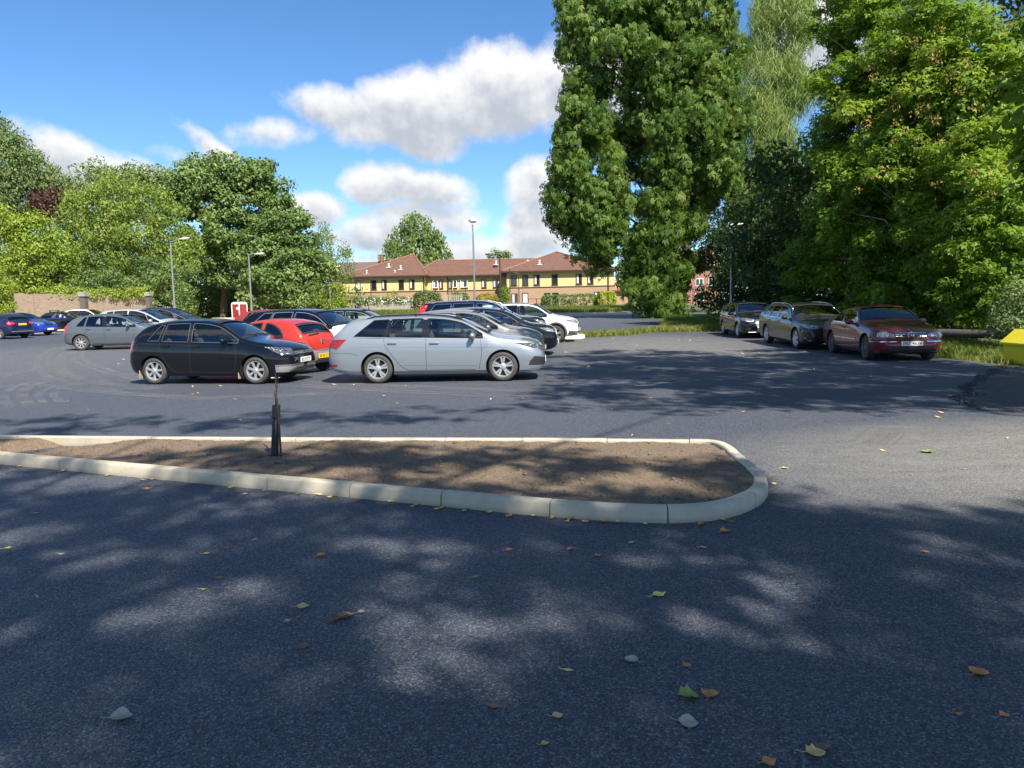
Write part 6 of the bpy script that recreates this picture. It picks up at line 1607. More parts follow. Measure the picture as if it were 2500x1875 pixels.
def clumps_of(blobs, rc, dens=1.0, seed=0, lo=.62, zs=1.0, hi=1.0, back=.35):
    """scatter leaf clumps over the shells of ellipsoids (x, y, z, rx, ry, rz[, tone]); thinner on the side away from the light and the viewer"""
    g = np.random.default_rng(seed); out = []
    for b in blobs:
        x, y, z, rx, ry, rz = b[:6]; tone = b[6] if len(b) > 6 else .5
        area = 4 * math.pi * ((rx * ry) ** 1.6 / 3 + (rx * rz) ** 1.6 / 3 + (ry * rz) ** 1.6 / 3) ** (1 / 1.6); n = max(4, int(area / (rc * rc * 1.9) * dens))
        for _ in range(n):
            d = g.normal(size=3); d /= np.linalg.norm(d)
            if d[1] > .45 and g.random() > back: continue
            k = lo + (hi - lo) * g.random(); r = rc * (.65 + .7 * g.random())
            out.append((x + d[0] * rx * k, y + d[1] * ry * k, z + d[2] * rz * k, r, np.clip(tone + g.normal() * .22, 0, 1)))
    return np.array(out)
def tree(name, label, base, blobs, rc, per, size, mat, t='leaf', trunk=.3, bark=None, group=None, dens=1.0, seed=0, nb=14, cat='tree', lean=(0, 0), bare=0, tr_top=None, leafkw={}, clkw={}, bmat=None):
    base = Vector(base); o = empty(name, base, label=label, cat=cat, group=group); g = random.Random(seed)
    C = clumps_of(blobs, rc, dens, seed, **clkw)
    zmax = max(b[2] for b in blobs); cx = sum(b[0] for b in blobs) / len(blobs); cy = sum(b[1] for b in blobs) / len(blobs)
    top = Vector((cx, cy, tr_top or (zmax * .8 + base.z * .2))) - base if not tr_top else Vector((cx, cy, tr_top)) - base
    bm = bmesh.new(); n = 8; ax = []
    for i in range(n + 1):
        tt = i / n; p = top * tt; p.x += .25 * trunk * math.sin(tt * 5 + seed) * 2; p.y += .25 * trunk * math.cos(tt * 4 + seed); ax.append(p)
    ax[0].z = -.25; tube(bm, ax, [trunk * (1.35 if i == 0 else 1.05 if i == 1 else (1 - .8 * i / n)) for i in range(n + 1)], 12); f_tr = frombm('trunk', bm, bark or M_BARK, o, 70)
    if nb:
        bm = bmesh.new(); sel = [C[g.randrange(len(C))] for _ in range(nb)]
        for c in sel:
            tip = Vector(c[:3]) - base; k = min(.9, max(.18, (tip.z * .72) / max(.1, top.z))); i0 = int(k * n); p0 = ax[min(i0, n - 1)]
            mid = p0.lerp(tip, .5) + Vector((g.uniform(-.3, .3), g.uniform(-.3, .3), .12 * (tip - p0).length)); r0 = trunk * .38 * (1.1 - k)
            tube(bm, [p0, p0.lerp(mid, .5) + Vector((0, 0, .05)), mid, mid.lerp(tip, .5), tip], [r0, r0 * .8, r0 * .6, r0 * .4, r0 * .15], 6)
        frombm('branches', bm, bmat or bark or M_BARK, o, 70)
    leaves('crown', mat, o, C, per, size, t, seed=seed, origin=tuple(base), **leafkw)
    return o
def W(px, py, Y): return at(px, py, Y)
def bl(px, py, rp, Y, tone=.5, rz=None, ry=None, rx=None):
    """ellipsoid under a photo circle (2212 px view) at depth Y"""
    p = W(px, py, Y); s = Y * 1.1302 / FPX; r = rp * s
    return (p.x, p.y, p.z, (rx * s if rx else r), (ry if ry else r), (rz * s if rz else r), tone)

# ---- the big chestnut
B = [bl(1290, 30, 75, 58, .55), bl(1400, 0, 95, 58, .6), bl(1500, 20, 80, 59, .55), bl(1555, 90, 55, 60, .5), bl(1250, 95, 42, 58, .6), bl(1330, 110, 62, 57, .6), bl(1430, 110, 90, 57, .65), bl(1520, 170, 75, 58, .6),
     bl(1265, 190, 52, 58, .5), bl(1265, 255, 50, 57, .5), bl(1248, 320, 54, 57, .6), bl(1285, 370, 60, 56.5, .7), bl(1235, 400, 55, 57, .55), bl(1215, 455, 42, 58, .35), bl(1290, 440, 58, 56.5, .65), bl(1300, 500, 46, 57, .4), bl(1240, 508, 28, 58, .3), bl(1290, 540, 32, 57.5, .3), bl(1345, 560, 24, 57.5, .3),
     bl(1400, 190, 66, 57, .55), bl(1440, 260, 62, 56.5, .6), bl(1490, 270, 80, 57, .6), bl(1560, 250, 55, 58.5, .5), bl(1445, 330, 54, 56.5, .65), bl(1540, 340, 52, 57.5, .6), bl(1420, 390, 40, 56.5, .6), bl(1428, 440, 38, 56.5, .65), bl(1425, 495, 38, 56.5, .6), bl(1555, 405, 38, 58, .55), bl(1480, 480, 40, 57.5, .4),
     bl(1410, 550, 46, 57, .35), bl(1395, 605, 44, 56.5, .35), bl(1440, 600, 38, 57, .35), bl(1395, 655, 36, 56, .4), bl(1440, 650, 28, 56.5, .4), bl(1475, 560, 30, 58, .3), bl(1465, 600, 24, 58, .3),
     bl(1360, 280, 60, 66, .1, ry=1.6), bl(1370, 400, 50, 66, .1, ry=1.6), bl(1395, 520, 44, 65, .1, ry=1.6), bl(1490, 400, 60, 66, .1, ry=1.6)]  # rear blobs: darkest leaf colour, painting in the shade of the crown's hollows
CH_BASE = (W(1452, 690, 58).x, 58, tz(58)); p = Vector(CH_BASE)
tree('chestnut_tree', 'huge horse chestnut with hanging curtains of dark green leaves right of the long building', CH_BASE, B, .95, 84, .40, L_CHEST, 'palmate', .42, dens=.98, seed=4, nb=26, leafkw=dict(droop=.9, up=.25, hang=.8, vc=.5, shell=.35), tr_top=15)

# ---- maples along the right verge
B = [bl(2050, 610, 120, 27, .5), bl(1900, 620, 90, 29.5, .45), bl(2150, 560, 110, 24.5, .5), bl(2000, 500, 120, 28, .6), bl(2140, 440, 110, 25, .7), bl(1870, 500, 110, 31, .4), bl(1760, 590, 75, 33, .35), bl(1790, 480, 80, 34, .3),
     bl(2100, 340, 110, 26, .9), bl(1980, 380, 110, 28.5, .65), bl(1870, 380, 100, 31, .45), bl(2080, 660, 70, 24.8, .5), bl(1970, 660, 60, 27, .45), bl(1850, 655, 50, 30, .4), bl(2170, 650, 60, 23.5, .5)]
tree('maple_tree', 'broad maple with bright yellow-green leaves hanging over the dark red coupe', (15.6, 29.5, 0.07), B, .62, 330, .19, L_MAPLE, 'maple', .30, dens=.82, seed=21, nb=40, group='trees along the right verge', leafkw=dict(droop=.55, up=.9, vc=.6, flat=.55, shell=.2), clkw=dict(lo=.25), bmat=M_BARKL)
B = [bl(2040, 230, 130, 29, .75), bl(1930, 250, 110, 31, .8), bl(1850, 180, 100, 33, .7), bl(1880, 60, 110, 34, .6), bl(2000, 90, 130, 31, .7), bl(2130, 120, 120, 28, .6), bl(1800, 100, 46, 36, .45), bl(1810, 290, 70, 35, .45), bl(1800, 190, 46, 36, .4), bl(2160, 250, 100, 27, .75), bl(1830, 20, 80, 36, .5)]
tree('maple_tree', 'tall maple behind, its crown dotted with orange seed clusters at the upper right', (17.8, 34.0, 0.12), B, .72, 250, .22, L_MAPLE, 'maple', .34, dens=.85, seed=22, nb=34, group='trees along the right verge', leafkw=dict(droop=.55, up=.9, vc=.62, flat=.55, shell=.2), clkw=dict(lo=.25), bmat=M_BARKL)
def keys():
    g = np.random.default_rng(3); c = []
    for _ in range(44):
        px, py, Y = g.uniform(1850, 2180), g.uniform(60, 420), g.uniform(25.5, 30.5); q = W(px, py, Y - (px - 1850) * .01); c.append((q.x, q.y, q.z, g.uniform(.14, .30), g.random()))
    mk = leafmat('seed_keys', [(.26, .16, .05), (.38, .26, .08), (.36, .32, .08)], .3, .6, .2, (.4, .2, .05)); m_ = [o for o in bpy.data.objects if o.name.startswith('maple_tree')][-1]
    leaves('seed_clusters', mk, m_, np.array(c), 420, .085, 'leaf', seed=6, origin=tuple(m_.location), droop=1.2)
keys()
# ---- pale slender willow behind, dark trees in the shade
B = [bl(1680, 60, 75, 68, .6, rz=90), bl(1640, 170, 65, 67, .6, rz=90), bl(1710, 180, 55, 67, .5), bl(1630, 290, 60, 66, .55, rz=90), bl(1680, 300, 50, 66, .5), bl(1620, 400, 50, 65, .5), bl(1660, 380, 40, 65, .4), bl(1700, 0, 50, 68, .5)]
tree('willow_tree', 'pale feathery willow rising between the chestnut and the maples', (W(1650, 690, 67).x, 67, tz(67)), B, 1.1, 130, .55, L_PALE, 'needle', .25, dens=1.0, seed=31, nb=20, leafkw=dict(droop=1.4, up=.1, hang=1.4, vc=.4), bark=M_BARKL)
B = [bl(1700, 500, 72, 52, .3), bl(1605, 530, 58, 55, .25), bl(1565, 520, 40, 57, .25), bl(1550, 585, 42, 57, .25), bl(1540, 645, 38, 57, .25), bl(1590, 470, 36, 57, .3), bl(1620, 460, 46, 56, .3), bl(1670, 430, 46, 55, .35), bl(1730, 440, 46, 52, .35), bl(1700, 560, 90, 50, .3), bl(1610, 610, 70, 53, .25), bl(1780, 520, 80, 46, .35), bl(1780, 620, 70, 43, .3), bl(1690, 650, 60, 48, .25), bl(1580, 640, 40, 53, .2)]
tree('dark_tree', 'dense dark green tree in deep shade behind the black hatchback', (W(1680, 690, 52).x, 52, tz(52)), B, .9, 150, .27, L_DARK, 'leaf', .3, dens=1.1, seed=32, nb=16, group='trees along the right verge', leafkw=dict(droop=.6, up=.5, vc=.5))
B = [(16, 41, 5, 4.5, 4, 5, .2), (20, 36, 6, 5, 4, 6, .2), (24, 32, 6, 5, 5, 6, .2), (23, 40, 8, 5, 4, 5, .3), (27, 27, 5, 4, 5, 6, .2), (18, 47, 4.5, 5, 4, 4, .3), (27, 36, 14, 7, 5, 6, .3)]
tree('dark_tree', 'dark tree filling the shade behind the maples', (20, 39, .18), B, 1.3, 60, .38, L_DARK, 'leaf', .4, dens=1.0, seed=33, nb=10, group='trees along the right verge', leafkw=dict(droop=.5, up=.5))
B = [bl(2195, 668, 52, 22, .4), bl(2235, 640, 60, 22, .4), bl(2180, 705, 30, 21.5, .4), bl(2225, 710, 45, 21.2, .4)]
tree('shrub', 'grey-green shrub at the right edge above the yellow bin', (15.0, 22.0, 0), B, .35, 520, .10, L_CONIF, 'leaf', .06, dens=1.2, seed=34, nb=8, cat='shrub', leafkw=dict(droop=.6, up=.6))
B = [bl(1850, 690, 36, 38, .25), bl(1770, 688, 36, 42, .25), bl(1930, 690, 36, 34, .25), bl(2010, 692, 34, 30, .2), bl(2080, 700, 30, 27, .2), bl(1690, 690, 30, 47, .25), bl(1620, 690, 26, 52, .25), bl(2140, 705, 30, 25, .2)]
C_ = clumps_of(B, .6, 1.3, 35); tag(leaves('undergrowth', L_DARK, None, C_, 160, .20, seed=35), 'dark undergrowth filling the gap under the right-hand trees', 'undergrowth', kind='stuff')

# ---- trees on the left
TG = 'trees behind the brick wall'
def ltree(label, px, Y, blobs, mat, rc=1.15, per=34, size=.50, seed=0, name='tree', t='leaf', dens=1.0, trunk=.3, kw={}, nb=12, bark=None, bmat=None):
    return tree(name, label, (W(px, 690, Y).x, Y, tz(Y)), [bl(*b[:3], Y + b[3], *b[4:]) for b in blobs], rc, per * 2.1, size * .70, mat, t, trunk, group=TG, dens=dens, seed=seed, nb=nb, bark=bark, bmat=bmat, leafkw=dict(dict(droop=.5, up=.6, vc=.5), **kw))
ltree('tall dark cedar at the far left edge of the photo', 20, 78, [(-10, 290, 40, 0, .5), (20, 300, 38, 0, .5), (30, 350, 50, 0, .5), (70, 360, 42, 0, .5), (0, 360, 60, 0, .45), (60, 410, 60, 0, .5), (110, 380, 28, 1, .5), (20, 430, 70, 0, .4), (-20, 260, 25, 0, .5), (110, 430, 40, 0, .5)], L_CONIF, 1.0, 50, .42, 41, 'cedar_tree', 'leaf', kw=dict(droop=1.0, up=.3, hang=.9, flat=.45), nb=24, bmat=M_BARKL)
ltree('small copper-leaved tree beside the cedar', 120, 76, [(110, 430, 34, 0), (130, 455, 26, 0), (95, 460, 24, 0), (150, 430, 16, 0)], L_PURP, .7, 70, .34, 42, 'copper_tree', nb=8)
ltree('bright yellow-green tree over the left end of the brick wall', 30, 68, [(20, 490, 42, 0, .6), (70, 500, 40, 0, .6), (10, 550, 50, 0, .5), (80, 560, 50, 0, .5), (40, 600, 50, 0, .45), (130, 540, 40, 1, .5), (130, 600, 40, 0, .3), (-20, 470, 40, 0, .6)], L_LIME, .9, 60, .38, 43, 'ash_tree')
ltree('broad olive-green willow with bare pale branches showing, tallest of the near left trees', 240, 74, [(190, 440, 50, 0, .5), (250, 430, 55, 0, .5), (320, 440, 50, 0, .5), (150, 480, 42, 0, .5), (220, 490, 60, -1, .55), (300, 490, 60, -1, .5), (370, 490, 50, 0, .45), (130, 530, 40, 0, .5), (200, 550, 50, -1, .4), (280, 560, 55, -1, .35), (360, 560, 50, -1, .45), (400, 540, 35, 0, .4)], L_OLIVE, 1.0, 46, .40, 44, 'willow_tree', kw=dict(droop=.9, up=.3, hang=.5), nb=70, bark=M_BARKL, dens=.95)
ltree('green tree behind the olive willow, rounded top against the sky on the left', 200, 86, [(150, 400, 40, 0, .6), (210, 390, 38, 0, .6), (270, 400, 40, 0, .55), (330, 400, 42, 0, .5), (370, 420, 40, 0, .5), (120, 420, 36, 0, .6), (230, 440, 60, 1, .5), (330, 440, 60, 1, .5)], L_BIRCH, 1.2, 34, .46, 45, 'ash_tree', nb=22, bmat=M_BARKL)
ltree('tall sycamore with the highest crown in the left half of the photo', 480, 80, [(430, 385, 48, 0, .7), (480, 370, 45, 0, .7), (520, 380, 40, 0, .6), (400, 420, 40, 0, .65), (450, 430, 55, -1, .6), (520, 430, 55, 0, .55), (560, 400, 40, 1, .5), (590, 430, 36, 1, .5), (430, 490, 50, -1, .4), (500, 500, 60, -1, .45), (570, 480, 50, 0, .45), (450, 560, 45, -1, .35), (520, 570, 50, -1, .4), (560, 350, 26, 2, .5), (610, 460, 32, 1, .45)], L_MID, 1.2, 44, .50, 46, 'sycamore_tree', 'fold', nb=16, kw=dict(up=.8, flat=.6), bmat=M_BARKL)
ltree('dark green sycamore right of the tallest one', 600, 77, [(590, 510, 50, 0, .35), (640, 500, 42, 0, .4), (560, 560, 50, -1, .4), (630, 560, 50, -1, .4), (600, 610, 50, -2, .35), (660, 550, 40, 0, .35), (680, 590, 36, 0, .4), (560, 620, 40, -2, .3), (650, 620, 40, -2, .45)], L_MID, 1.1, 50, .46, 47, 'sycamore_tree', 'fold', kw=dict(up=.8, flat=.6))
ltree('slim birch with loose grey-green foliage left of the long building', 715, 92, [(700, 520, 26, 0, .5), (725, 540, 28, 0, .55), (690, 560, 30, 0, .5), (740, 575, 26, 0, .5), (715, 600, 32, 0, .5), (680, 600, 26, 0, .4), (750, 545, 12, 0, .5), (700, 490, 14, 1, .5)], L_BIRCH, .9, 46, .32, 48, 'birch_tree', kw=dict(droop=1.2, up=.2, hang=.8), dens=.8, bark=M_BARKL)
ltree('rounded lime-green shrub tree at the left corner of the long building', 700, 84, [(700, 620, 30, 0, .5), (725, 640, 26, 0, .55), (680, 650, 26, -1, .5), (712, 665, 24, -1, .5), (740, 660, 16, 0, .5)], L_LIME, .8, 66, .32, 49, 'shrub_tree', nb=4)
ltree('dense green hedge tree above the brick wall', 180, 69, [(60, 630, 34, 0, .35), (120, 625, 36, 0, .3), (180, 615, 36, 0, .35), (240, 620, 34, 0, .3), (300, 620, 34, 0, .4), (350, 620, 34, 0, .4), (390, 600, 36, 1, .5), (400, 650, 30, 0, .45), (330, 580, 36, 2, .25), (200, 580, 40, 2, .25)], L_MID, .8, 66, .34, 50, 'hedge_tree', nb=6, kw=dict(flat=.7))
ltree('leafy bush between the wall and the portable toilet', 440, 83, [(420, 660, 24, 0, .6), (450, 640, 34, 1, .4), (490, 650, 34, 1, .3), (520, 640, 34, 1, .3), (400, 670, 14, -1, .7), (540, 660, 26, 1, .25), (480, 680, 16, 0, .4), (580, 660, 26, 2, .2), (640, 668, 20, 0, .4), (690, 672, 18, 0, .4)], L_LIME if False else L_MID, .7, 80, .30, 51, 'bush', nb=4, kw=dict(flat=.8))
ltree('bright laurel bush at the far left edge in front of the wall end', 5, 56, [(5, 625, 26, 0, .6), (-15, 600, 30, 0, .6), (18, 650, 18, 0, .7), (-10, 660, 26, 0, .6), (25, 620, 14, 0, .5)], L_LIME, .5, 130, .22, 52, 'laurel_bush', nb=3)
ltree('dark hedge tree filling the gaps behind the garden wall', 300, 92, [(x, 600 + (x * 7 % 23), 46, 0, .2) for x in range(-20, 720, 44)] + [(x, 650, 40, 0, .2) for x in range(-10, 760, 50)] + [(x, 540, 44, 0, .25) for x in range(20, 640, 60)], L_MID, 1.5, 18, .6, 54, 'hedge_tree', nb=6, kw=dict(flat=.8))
C_ = clumps_of([bl(x, 632 + (x % 3) * 2, 13, 62.5 + x * .01, .75) for x in range(75, 330, 16)], .3, 1.0, 53); tag(leaves('wall_ivy', L_LIME, None, C_, 260, .16, seed=53, droop=1.0), 'bright ivy and creeper tumbling over the top of the brick wall', 'ivy', kind='stuff')
# ---- behind and around the building
tree('birch_tree', 'tall airy birch standing behind the roof of the long building', (W(905, 690, 150).x, 150, .95), [bl(905, 490, 28, 150, .5), bl(880, 510, 28, 150, .5), bl(930, 520, 30, 150, .5), bl(860, 540, 26, 150, .5), bl(900, 545, 40, 149, .55), bl(945, 550, 26, 150, .5), bl(870, 570, 34, 149, .5), bl(930, 580, 36, 149, .5), bl(900, 475, 16, 150, .5), bl(850, 525, 12, 150, .5)], 1.5, 22, .62, L_BIRCH, 'leaf', .3, dens=1.0, seed=60, nb=14, leafkw=dict(droop=1.2, up=.2, hang=.6), bark=M_BARKL)
tree('round_tree', 'small round distant tree over the roof ridge beside the black lamp', (W(1080, 690, 170).x, 170, .95), [bl(1072, 553, 12, 170, .3), bl(1086, 552, 12, 170, .3), bl(1060, 560, 9, 170, .3), bl(1095, 560, 9, 170, .3)], 1.0, 40, .5, L_MID, 'leaf', .25, seed=61, leafkw=dict(flat=.8), nb=3)
def hedge(name, label, cat, px0, px1, py0, py1, Y, mat, size, seed, rnd=.5, rc=.4, per=130, ry=1.0, dens=1.6):
    a = W(px0, py1, Y); b_ = W(px1, py0, Y); w = b_.x - a.x; h = b_.z - tz(Y); g = np.random.default_rng(seed); C = []
    n = int((w * h * 2 + w * ry * 2) / (rc * rc) * dens)
    for _ in range(n):
        u, v, q = g.uniform(-1, 1), g.uniform(0, 1), g.uniform(-1, 1)
        k = g.integers(0, 4)
        if k < 2: q = -1
        elif k == 2: v = 1
        else: u = g.choice([-1, 1])
        r = (abs(u) ** (4 / rnd) + max(0, v * 2 - 1) ** (4 / rnd) + abs(q) ** (4 / rnd)) ** (-rnd / 4) if (abs(u) + abs(q) + v) > 0 else 1
        r = min(1, r); C.append(((a.x + b_.x) / 2 + u * w / 2 * r, Y + q * ry * r, tz(Y) + (h / 2 + (v * 2 - 1) * h / 2 * (r if v > .5 else 1)) - rc * .4, rc * g.uniform(.6, 1.1), g.uniform(.2, .8)))
    o = empty(name, ((a.x + b_.x) / 2, Y, tz(Y)), label=label, cat=cat); leaves('foliage', mat, o, np.array(C), per, size, seed=seed, origin=tuple(o.location), shell=.2)
    bm = bmesh.new()
    for k in range(3): x = (k - 1) * w * .3; tube(bm, [(x, 0, -.1), (x + .1, 0, h * .4), (x - .1, 0, h * .7)], [.08, .06, .03], 6)
    frombm('stems', bm, M_BARK, o); return o
hedge('hedge', 'long dark green clipped hedge before the right wing', 'hedge', 1173, 1288, 634, 668, 100, L_MID, .22, 70)
hedge('conifer_bush', 'yellow-green clipped conifer bush right of the long hedge', 'bush', 1293, 1329, 629, 668, 98, L_YEW, .20, 71, 1.0, .3, 200, 1.0)
hedge('shrub', 'large loose grey-green shrub before the gap between left and middle wings', 'shrub', 893, 952, 626, 682, 90, L_CONIF, .26, 72, 1.6, .5, 110, 1.3)
hedge('shrub', 'rounded green shrub left of the golden one under the middle windows', 'shrub', 972, 1012, 630, 652, 102, L_MID, .2, 73, 1.6, .35, 150, .9)
hedge('golden_shrub', 'golden-yellow rounded shrub under the middle windows', 'shrub', 1030, 1076, 632, 655, 101, L_GOLD, .18, 74, 1.5, .35, 160, .9)
hedge('shrub', 'narrow yellow-green shrub at the left corner of the right wing', 'shrub', 1080, 1100, 618, 668, 99, L_LIME, .18, 75, 1.6, .3, 170, .6)
hedge('small_tree', 'small airy tree in front of the left wing between its windows', 'small tree', 836, 860, 626, 662, 104, L_OLIVE, .2, 76, 1.8, .35, 90, .7, .7)
hedge('hedge', 'low lime box hedge at the foot of the right wing', 'hedge', 1088, 1112, 655, 668, 98, L_YEW, .16, 77, .6, .25, 200, .5)
C_ = clumps_of([bl(x, 650, 10, 94, .5) for x in range(770, 886, 9)], .35, 1.1, 78); tag(leaves('climbing_roses', L_BIRCH, None, C_, 160, .16, seed=78), 'climbing roses spilling over the grey board fence', 'climbing plant', kind='stuff')
g = np.random.default_rng(4); P_ = [W(g.uniform(765, 885), g.uniform(642, 658), 93.3) for _ in range(60)]; bm = bmesh.new()
for q in P_: ellipsoid(bm, q, (.07, .07, .06), 6, 4)
tag(frombm('rose_blooms', bm, M_WHITE), 'small white rose blooms dotted over the climbing roses', 'flowers', kind='stuff')

# ---- trees beside and behind the photographer: they throw the shade on the foreground
def shade_tree(label, base, ground_spots, H_, rc, per, size, seed, trunk=.35, extra=()):
    """crown clumps placed so that their real shadows fall round the given ground spots (x, y, rx, ry)"""
    g = np.random.default_rng(seed); C = []
    for (x, y, rx, ry, n) in ground_spots:
        for _ in range(n):
            a = g.uniform(0, 6.283); q = math.sqrt(g.random()); h = H_ + g.uniform(-2.2, 2.2)
            if math.hypot(x + rx * q * math.cos(a) - 12.4, y + ry * q * math.sin(a) - 18.3) < 1.8: continue
            C.append((x + rx * q * math.cos(a) + SUNV.x / SUNV.z * h, y + ry * q * math.sin(a) + SUNV.y / SUNV.z * h, h, rc * g.uniform(.6, 1.2), g.random()))
    C = np.array(list(C) + list(extra)); o = empty('tall_tree', base, label=label, cat='tree', group='trees out of frame beside the camera'); b0 = Vector(base)
    top = Vector(C[:, :3].mean(0)) - b0; bm = bmesh.new(); ax = [Vector((top.x * (i / 6) ** 1.5, top.y * (i / 6) ** 1.5, top.z * i / 6)) for i in range(7)]; ax[0].z = -.2
    tube(bm, ax, [trunk * (1.2 - i * .17) for i in range(7)], 12); frombm('trunk', bm, M_BARK, o, 60); bm = bmesh.new()
    for k in range(0, len(C), max(1, len(C) // 40)):
        tip = Vector(C[k, :3]) - b0; p0 = ax[3 + (k % 3)]; mid = p0.lerp(tip, .5) + Vector((0, 0, .4)); tube(bm, [p0, mid, tip], [trunk * .3, trunk * .15, .015], 6)
    frombm('branches', bm, M_BARK, o, 60); leaves('crown', L_MAPLE, o, C, per, size, 'maple', seed=seed, origin=tuple(base), flat=.6, shell=.15, up=1.2); return o
shade_tree('tall maple just out of frame to the right, its twigs in the upper right corner', (14.5, 6.0, 0), [(6.8, 17.5, 5.5, 5.0, 210), (3.2, 21.5, 3.2, 4.5, 70), (9.6, 20.5, 2.6, 5, 70), (6.5, 12.8, 3.6, 1.9, 60), (2.2, 14.2, 2.4, 1.3, 14), (11.0, 13.6, 3.0, 2.4, 60)], 12.5, .85, 95, .24, 90, .45, extra=[(*(at(2165 + 75 * _a, 120 + 300 * _b, 9.0 + 1.5 * _a)), .38, .1) for _a, _b in [(.9, .05), (.7, .2), (1.0, .3), (.55, .42), (.8, .5), (1.05, .55), (.65, .65), (.9, .75), (1.1, .85), (.4, .25), (1.2, .1), (.75, .95), (1.2, .7)]])
HOLES = [(-1.78, 4.2, .30, .22), (-.15, 3.48, .28, .22), (.32, 4.0, .14, .14), (1.0, 4.85, .22, .14), (1.5, 4.15, .16, .08), (1.25, 3.6, .18, .08),
    (-4.1, 5.6, .3, .2), (-.9, 5.2, .2, .08),
    (-3.9, 7.6, .45, .25), (-2.0, 7.2, .4, .2), (-.4, 7.1, .45, .35), (.9, 6.7, .55, .25), (1.4, 7.9, .8, .4), (-4.8, 8.4, .4, .2)]
def holed(seed, x0, x1, y0, y1, n, rc):
    """ground spots in shade, leaving the sunny gaps open"""
    g = np.random.default_rng(seed); out = []
    while len(out) < n:
        x, y = g.uniform(x0, x1), g.uniform(y0, y1)
        if any(((x - hx) / (rx + rc * .45)) ** 2 + ((y - hy) / (ry + rc * .45)) ** 2 < 1 for hx, hy, rx, ry in HOLES): continue
        out.append((x, y, .02, .02, 1))
    return out
shade_tree('tall tree behind the photographer whose shade covers the foreground', (4.5, -11, 0), holed(1, -1.4, 6.5, .0, 5.75, 560, .42) + holed(2, -.8, 2.1, 5.6, 8.1, 60, .42), 13.5, .50, 125, .20, 90, .4)
shade_tree('second tall tree behind the photographer, to the left', (-3, -9, 0), holed(3, -7.5, -.8, .6, 7.0, 520, .42) + holed(4, -9, -1, 7.0, 8.6, 90, .42) + [(-5.0, 11.4, 4.0, 1.0, 26), (-1.0, 11.6, 4.0, .9, 24), (-9, 10, 3, 2, 20)], 14.5, .50, 110, .20, 92, .38)

# ---- grass
M_GRASS = leafmat('grass_blades', [(.05, .085, .015), (.10, .15, .025), (.19, .22, .05), (.34, .30, .12)], .35, .6, .2)
def grass(name, label, areas, h, seed, per):
    g = np.random.default_rng(seed); co, vv = [], []
    for poly, n, hh, tone in areas:
        xs = [p[0] for p in poly]; ys = [p[1] for p in poly]; c = 0; pts = []
        cand = g.uniform((min(xs), min(ys)), (max(xs), max(ys)), size=(int(n * 2.2), 2))
        for x, y in cand:
            if inside(poly, x, y): pts.append((x, y))
            if len(pts) >= n: break
        P = np.array(pts); N = len(P)
        if not N: continue
        z = np.array([tz(y) for y in P[:, 1]]); a = g.uniform(0, 6.28, N); H_ = hh * g.uniform(.4, 1.2, N); wv = .006 + .007 * g.random(N) * (hh / .2); lean = g.normal(size=(N, 2)) * .35 * H_[:, None]
        bx, by = np.cos(a) * wv, np.sin(a) * wv
        q = np.zeros((N, 4, 3)); q[:, 0] = np.c_[P[:, 0] - bx, P[:, 1] - by, z]; q[:, 1] = np.c_[P[:, 0] + bx, P[:, 1] + by, z]
        q[:, 2] = np.c_[P[:, 0] + lean[:, 0] + bx * .2, P[:, 1] + lean[:, 1], z + H_]; q[:, 3] = np.c_[P[:, 0] + lean[:, 0] * .4 - bx, P[:, 1] + lean[:, 1] * .4 - by, z + H_ * .6]
        co.append(q.reshape(-1, 3)); vv.append(np.repeat(np.clip(tone + g.normal(size=N) * .22, 0, 1), 4))
    co = np.concatenate(co); fa = np.arange(len(co)).reshape(-1, 4); o = link(name, fastmesh(name, co, fa, np.concatenate(vv)), M_GRASS); tag(o, label, 'grass', kind='stuff')
grass('verge_grass', 'long dry grass on the verge in front of the chestnut and behind the cars', [
    ([(2.75, 33.6), (4.9, 34.3), (6.8, 36.4), (10.1, 36.2), (10.4, 40), (7.6, 39.6), (5.2, 36.5), (2.95, 35.7)], 15000, .22, .72), ([(7.8, 40), (10.5, 38), (12, 57), (9.6, 47)], 12000, .30, .5), ([(11.3, 19.4), (14, 19.4), (16, 28), (16, 44), (11.4, 44)], 34000, .22, .40), ([(12.9, 17.4), (16, 18.0), (16, 22), (11.4, 19.6), (11.4,19.2), (12.9, 19.2)], 6000, .12, .62), ([(9, 36.4), (14, 36.4), (16, 50), (10, 50)], 14000, .3, .35), ([(11.35, 17.7), (12.0, 17.2), (12.6, 36), (11.4, 36)], 5000, .12, .8)], .2, 5, 1)
grass('far_grass', 'strip of rough grass along the foot of the fences and hedges', [([(-22, 82), (12, 80), (16, 96), (-26, 94)], 26000, .45, .45), ([(-1, 78), (11, 76), (12, 84), (-1, 84)], 10000, .4, .5)], .4, 6, 1)

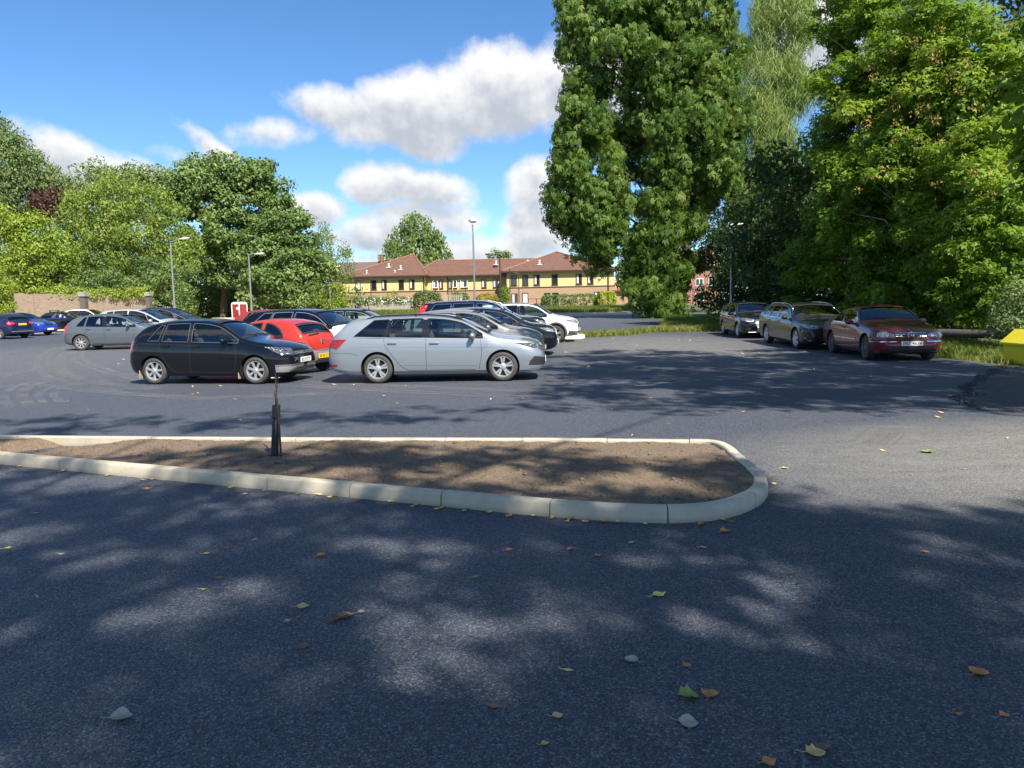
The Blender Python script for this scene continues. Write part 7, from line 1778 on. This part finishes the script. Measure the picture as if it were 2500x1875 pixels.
# ---- fallen leaves and litter
LM = {k: simple('fallen_' + k, c, .7, 0, .2, 30) for k, c in dict(brown=(.50, .22, .07), tan=(.66, .42, .17), yellow=(.72, .62, .18), pale=(.36, .34, .26), green=(.22, .30, .07), dark=(.20, .12, .07)).items()}
def fallen(name, label, cat, px, py, s, kind, rot, shape_=0, group=None, z=.012, stalk=True):
    """one curled leaf; s = length in metres"""
    x, y = at_g(px, py); g = random.Random(int(px * 7 + py)); bm = bmesh.new(); n = 7; rows = []
    wprof = {0: [.02, .28, .42, .40, .28, .14, .01], 1: [.05, .5, .42, .58, .36, .30, .02], 2: [.02, .14, .2, .2, .17, .1, .01], 3: [.1, .40, .52, .55, .48, .3, .04]}[shape_]
    cu = g.uniform(.5, 1.4); cw = g.uniform(.3, 1.0)
    for i in range(n):
        t = i / (n - 1) - .5; w = wprof[i]; zc = cu * .45 * t * t
        rows.append([bm.verts.new((t * s, k * w * s, max(0, (zc + cw * .55 * (k * w * 2) ** 2 * .5 + .02 * math.sin(t * 9 + k)) * s))) for k in (-1, -.5, 0, .5, 1)])
    for a, b in zip(rows, rows[1:]):
        for k in range(4): bm.faces.new((a[k], b[k], b[k + 1], a[k + 1]))
    r = bmesh.ops.extrude_face_region(bm, geom=bm.faces[:])
    for v in [q for q in r['geom'] if isinstance(q, bmesh.types.BMVert)]: v.co.z += .0012
    bmesh.ops.recalc_face_normals(bm, faces=bm.faces[:])
    if stalk: tube(bm, [(-.5 * s, 0, cu * .11 * s), (-.72 * s, .05 * s, .06 * s), (-.95 * s, .14 * s, .01)], [.0016, .0013, .001], 5)
    o = frombm(name, bm, LM[kind], None, 60); o.scale = (1.0,) * 3; o.location = (x, y, tz(y) + z); o.rotation_euler = (g.uniform(-.12, .12), g.uniform(-.1, .1), R_(rot)); tag(o, label, cat, group or 'fallen leaves on the tarmac'); return o
NAMED = [
 (1425, 1290, .085, 'yellow', 20, 0, 'yellow pointed leaf with a long stalk between two sun patches, right of centre'), (655, 1315, .075, 'tan', 5, 0, 'orange-tan pointed leaf lying alone right of the oval sun patch'), (262, 1557, .085, 'pale', 20, 3, 'large pale grey leaf lying alone at the lower left'),
 (1487, 1569, .075, 'pale', -10, 3, 'pale oval leaf with a stalk pointing right, below the green and brown pair'), (1488, 1510, .085, 'green', 0, 1, 'dull green lobed leaf beside a brown one at the lower right'), (1535, 1508, .07, 'brown', 60, 1, 'square brown leaf right of the dull green lobed one'),
 (2115, 1460, .075, 'brown', 30, 3, 'broad brown leaf near the right edge of the foreground'), (1100, 1192, .055, 'brown', 10, 0, 'rust-brown leaf below the middle of the kerb'), (1232, 1190, .05, 'brown', 200, 1, 'small rust-brown leaf, left of the pair under the kerb'), (1292, 1204, .05, 'brown', 40, 0, 'small brown leaf just right of the pair under the kerb'),
 (1362, 1176, .04, 'tan', 200, 0, 'small tan leaf close below the widest kerb stone'), (1520, 1187, .055, 'tan', 20, 0, 'tan leaf in the light band below the kerb end'), (1566, 1152, .07, 'brown', 10, 1, 'brown leaf close to the rounded kerb end'), (1580, 1130, .06, 'green', 0, 2, 'fresh green leaf at the foot of the rounded kerb'),
 (1696, 1014, .07, 'yellow', 10, 0, 'yellow leaf in the sunlit strip right of the kerbed bed'), (2002, 979, .13, 'green', 180, 1, 'bright green leaf in full sun at the right'), (1672, 1048, .06, 'yellow', 90, 0, 'yellow-green leaf against the outer side of the kerb end'),
 (1363, 1432, .06, 'pale', 150, 3, 'pale leaf with upturned stalk at centre right of the foreground'), (1482, 1443, .05, 'brown', 120, 0, 'red-brown curled leaf above the green and brown pair'), (1228, 1453, .05, 'yellow', -10, 2, 'thin yellow-green leaf below the large sun patch'), (1027, 1250, .06, 'green', 30, 2, 'slender green leaf in the centre of the foreground'),
 (1068, 1532, .07, 'dark', -10, 2, 'long dull leaf below the large sun patch, left of the tan one'), (1205, 1552, .05, 'tan', 20, 0, 'tan leaf below and right of the long dull leaf'), (1178, 1613, .035, 'tan', 20, 0, 'tiny tan leaf near the bottom edge'), (1762, 1635, .07, 'tan', 0, 1, 'curled tan leaf near the bottom edge at the right'), (1778, 1622, .05, 'dark', 70, 1, 'dark curled leaf leaning on the tan one at the bottom'), (1662, 1652, .06, 'brown', 20, 0, 'brown leaf cut by the bottom edge of the photo'),
 (742, 1337, .07, 'dark', 10, 1, 'dark brown curled leaf in the row of three, middle'), (755, 1333, .06, 'tan', 40, 0, 'tan curled leaf in the row of three, right end'), (722, 1344, .05, 'dark', 80, 1, 'small dark leaf in the row of three, left end'), (781, 1327, .04, 'pale', 40, 3, 'small pale leaf just right of the row of three'), (656, 1402, .05, 'dark', 10, 3, 'dull brown curled leaf below the orange-tan one'), (622, 1346, .035, 'pale', 40, 1, 'tiny pale leaf left of the orange-tan one'), (441, 1277, .045, 'yellow', 0, 2, 'pale sliver of leaf in the oval sun patch'),
 (19, 1188, .06, 'yellow', 20, 0, 'yellow leaf at the left edge of the foreground'), (134, 1201, .06, 'pale', -10, 2, 'pale slim leaf near the left edge'), (447, 1199, .05, 'tan', 30, 0, 'tan leaf above the oval sun patch, left of a dull strip'), (492, 1188, .06, 'dark', 5, 2, 'dull strip-like leaf above the oval sun patch'), (694, 1204, .06, 'brown', 20, 1, 'red-brown lobed leaf in the left centre of the foreground'), (474, 1252, .06, 'brown', 5, 2, 'thin red-brown leaf just above the oval sun patch'),
 (318, 1059, .09, 'brown', 25, 0, 'bright orange-brown leaf below the left part of the kerb'), (79, 1112, .06, 'pale', 0, 0, 'pale leaf at the upper left of the near tarmac'), (530, 1071, .05, 'pale', 30, 1, 'pale crumpled leaf just below the kerb at the left'), (2070, 1548, .04, 'brown', 0, 2, 'small brown strip leaf at the lower right'), (2170, 1551, .045, 'brown', 20, 0, 'small brown leaf near the lower right edge'), (2000, 1196, .05, 'brown', 0, 2, 'faint brown strip leaf in the right-hand shade'),
]
for (px, py, s, k, rot, sh_, lab) in NAMED: fallen('fallen_leaf', lab, 'leaf', px, py, s, k, rot, sh_)
def scatter():
    g = random.Random(77); kinds = ['brown', 'brown', 'tan', 'tan', 'yellow', 'dark', 'pale', 'green']
    # along the foot of the kerb
    L = arclen(KP); 
    for i in range(72):
        # arc length positions near x in [-5.5, 1.9]
        t = g.random(); x = -5.6 + 7.4 * (t if g.random() < .6 else .62 + .25 * t); k = min(range(len(KP) // 2), key=lambda j: abs(KP[j][0] - x)); q = Vector((KP[min(k + 1, len(KP) - 1)][0] - KP[k - 1][0], KP[min(k + 1, len(KP) - 1)][1] - KP[k - 1][1])).normalized()
        nn = Vector((q.y, -q.x)); d = abs(g.gauss(.02, .035)) + .01; p = Vector(KP[k]) + nn * d
        kd = g.choice(kinds[:6]); sz = g.uniform(.025, .055); st = int(max(0, (1.9 - p.x) / .9)); lab = '%s %s dry leaf at the kerb foot, %s' % ('tiny' if sz < .034 else 'small' if sz < .046 else 'larger', dict(brown='brown', tan='tan', yellow='yellowish', dark='dark brown')[kd], 'at the rounded end' if st < 1 else '%s stone from the rounded end' % ['', 'first', 'second', 'third', 'fourth', 'fifth', 'sixth', 'seventh', 'eighth', 'ninth'][min(st, 9)])
        o = fallen('fallen_leaf', lab, 'leaf', 100 + i, 900, sz, kd, g.uniform(0, 360), g.choice([0, 1, 2, 3]), 'dry leaves gathered along the kerb foot', stalk=False); o.location = (p.x, p.y, .013)
    bm = bmesh.new(); pts = []
    for i in range(240):
        x = g.uniform(-14, 12); y = g.uniform(2, 33); 
        if inside(KP, x, y): continue
        s = g.uniform(.012, .03) * (1 + y * .05); a = g.uniform(0, 6.28); c, sn = math.cos(a) * s, math.sin(a) * s
        f = [bm.verts.new((x + c * u - sn * v, y + sn * u + c * v, tz(y) + .012 + w * s)) for u, v, w in ((-1, 0, .1), (0, -.4, .3), (1, 0, .5), (0, .45, .15))]; bm.faces.new(f)
    r = bmesh.ops.extrude_face_region(bm, geom=bm.faces[:])
    for v in [q for q in r['geom'] if isinstance(q, bmesh.types.BMVert)]: v.co.z += .002
    bmesh.ops.recalc_face_normals(bm, faces=bm.faces[:])
    tag(frombm('leaf_litter', bm, LM['tan']), 'scattered specks of dry leaf litter over the tarmac', 'leaf litter', kind='stuff')
scatter()
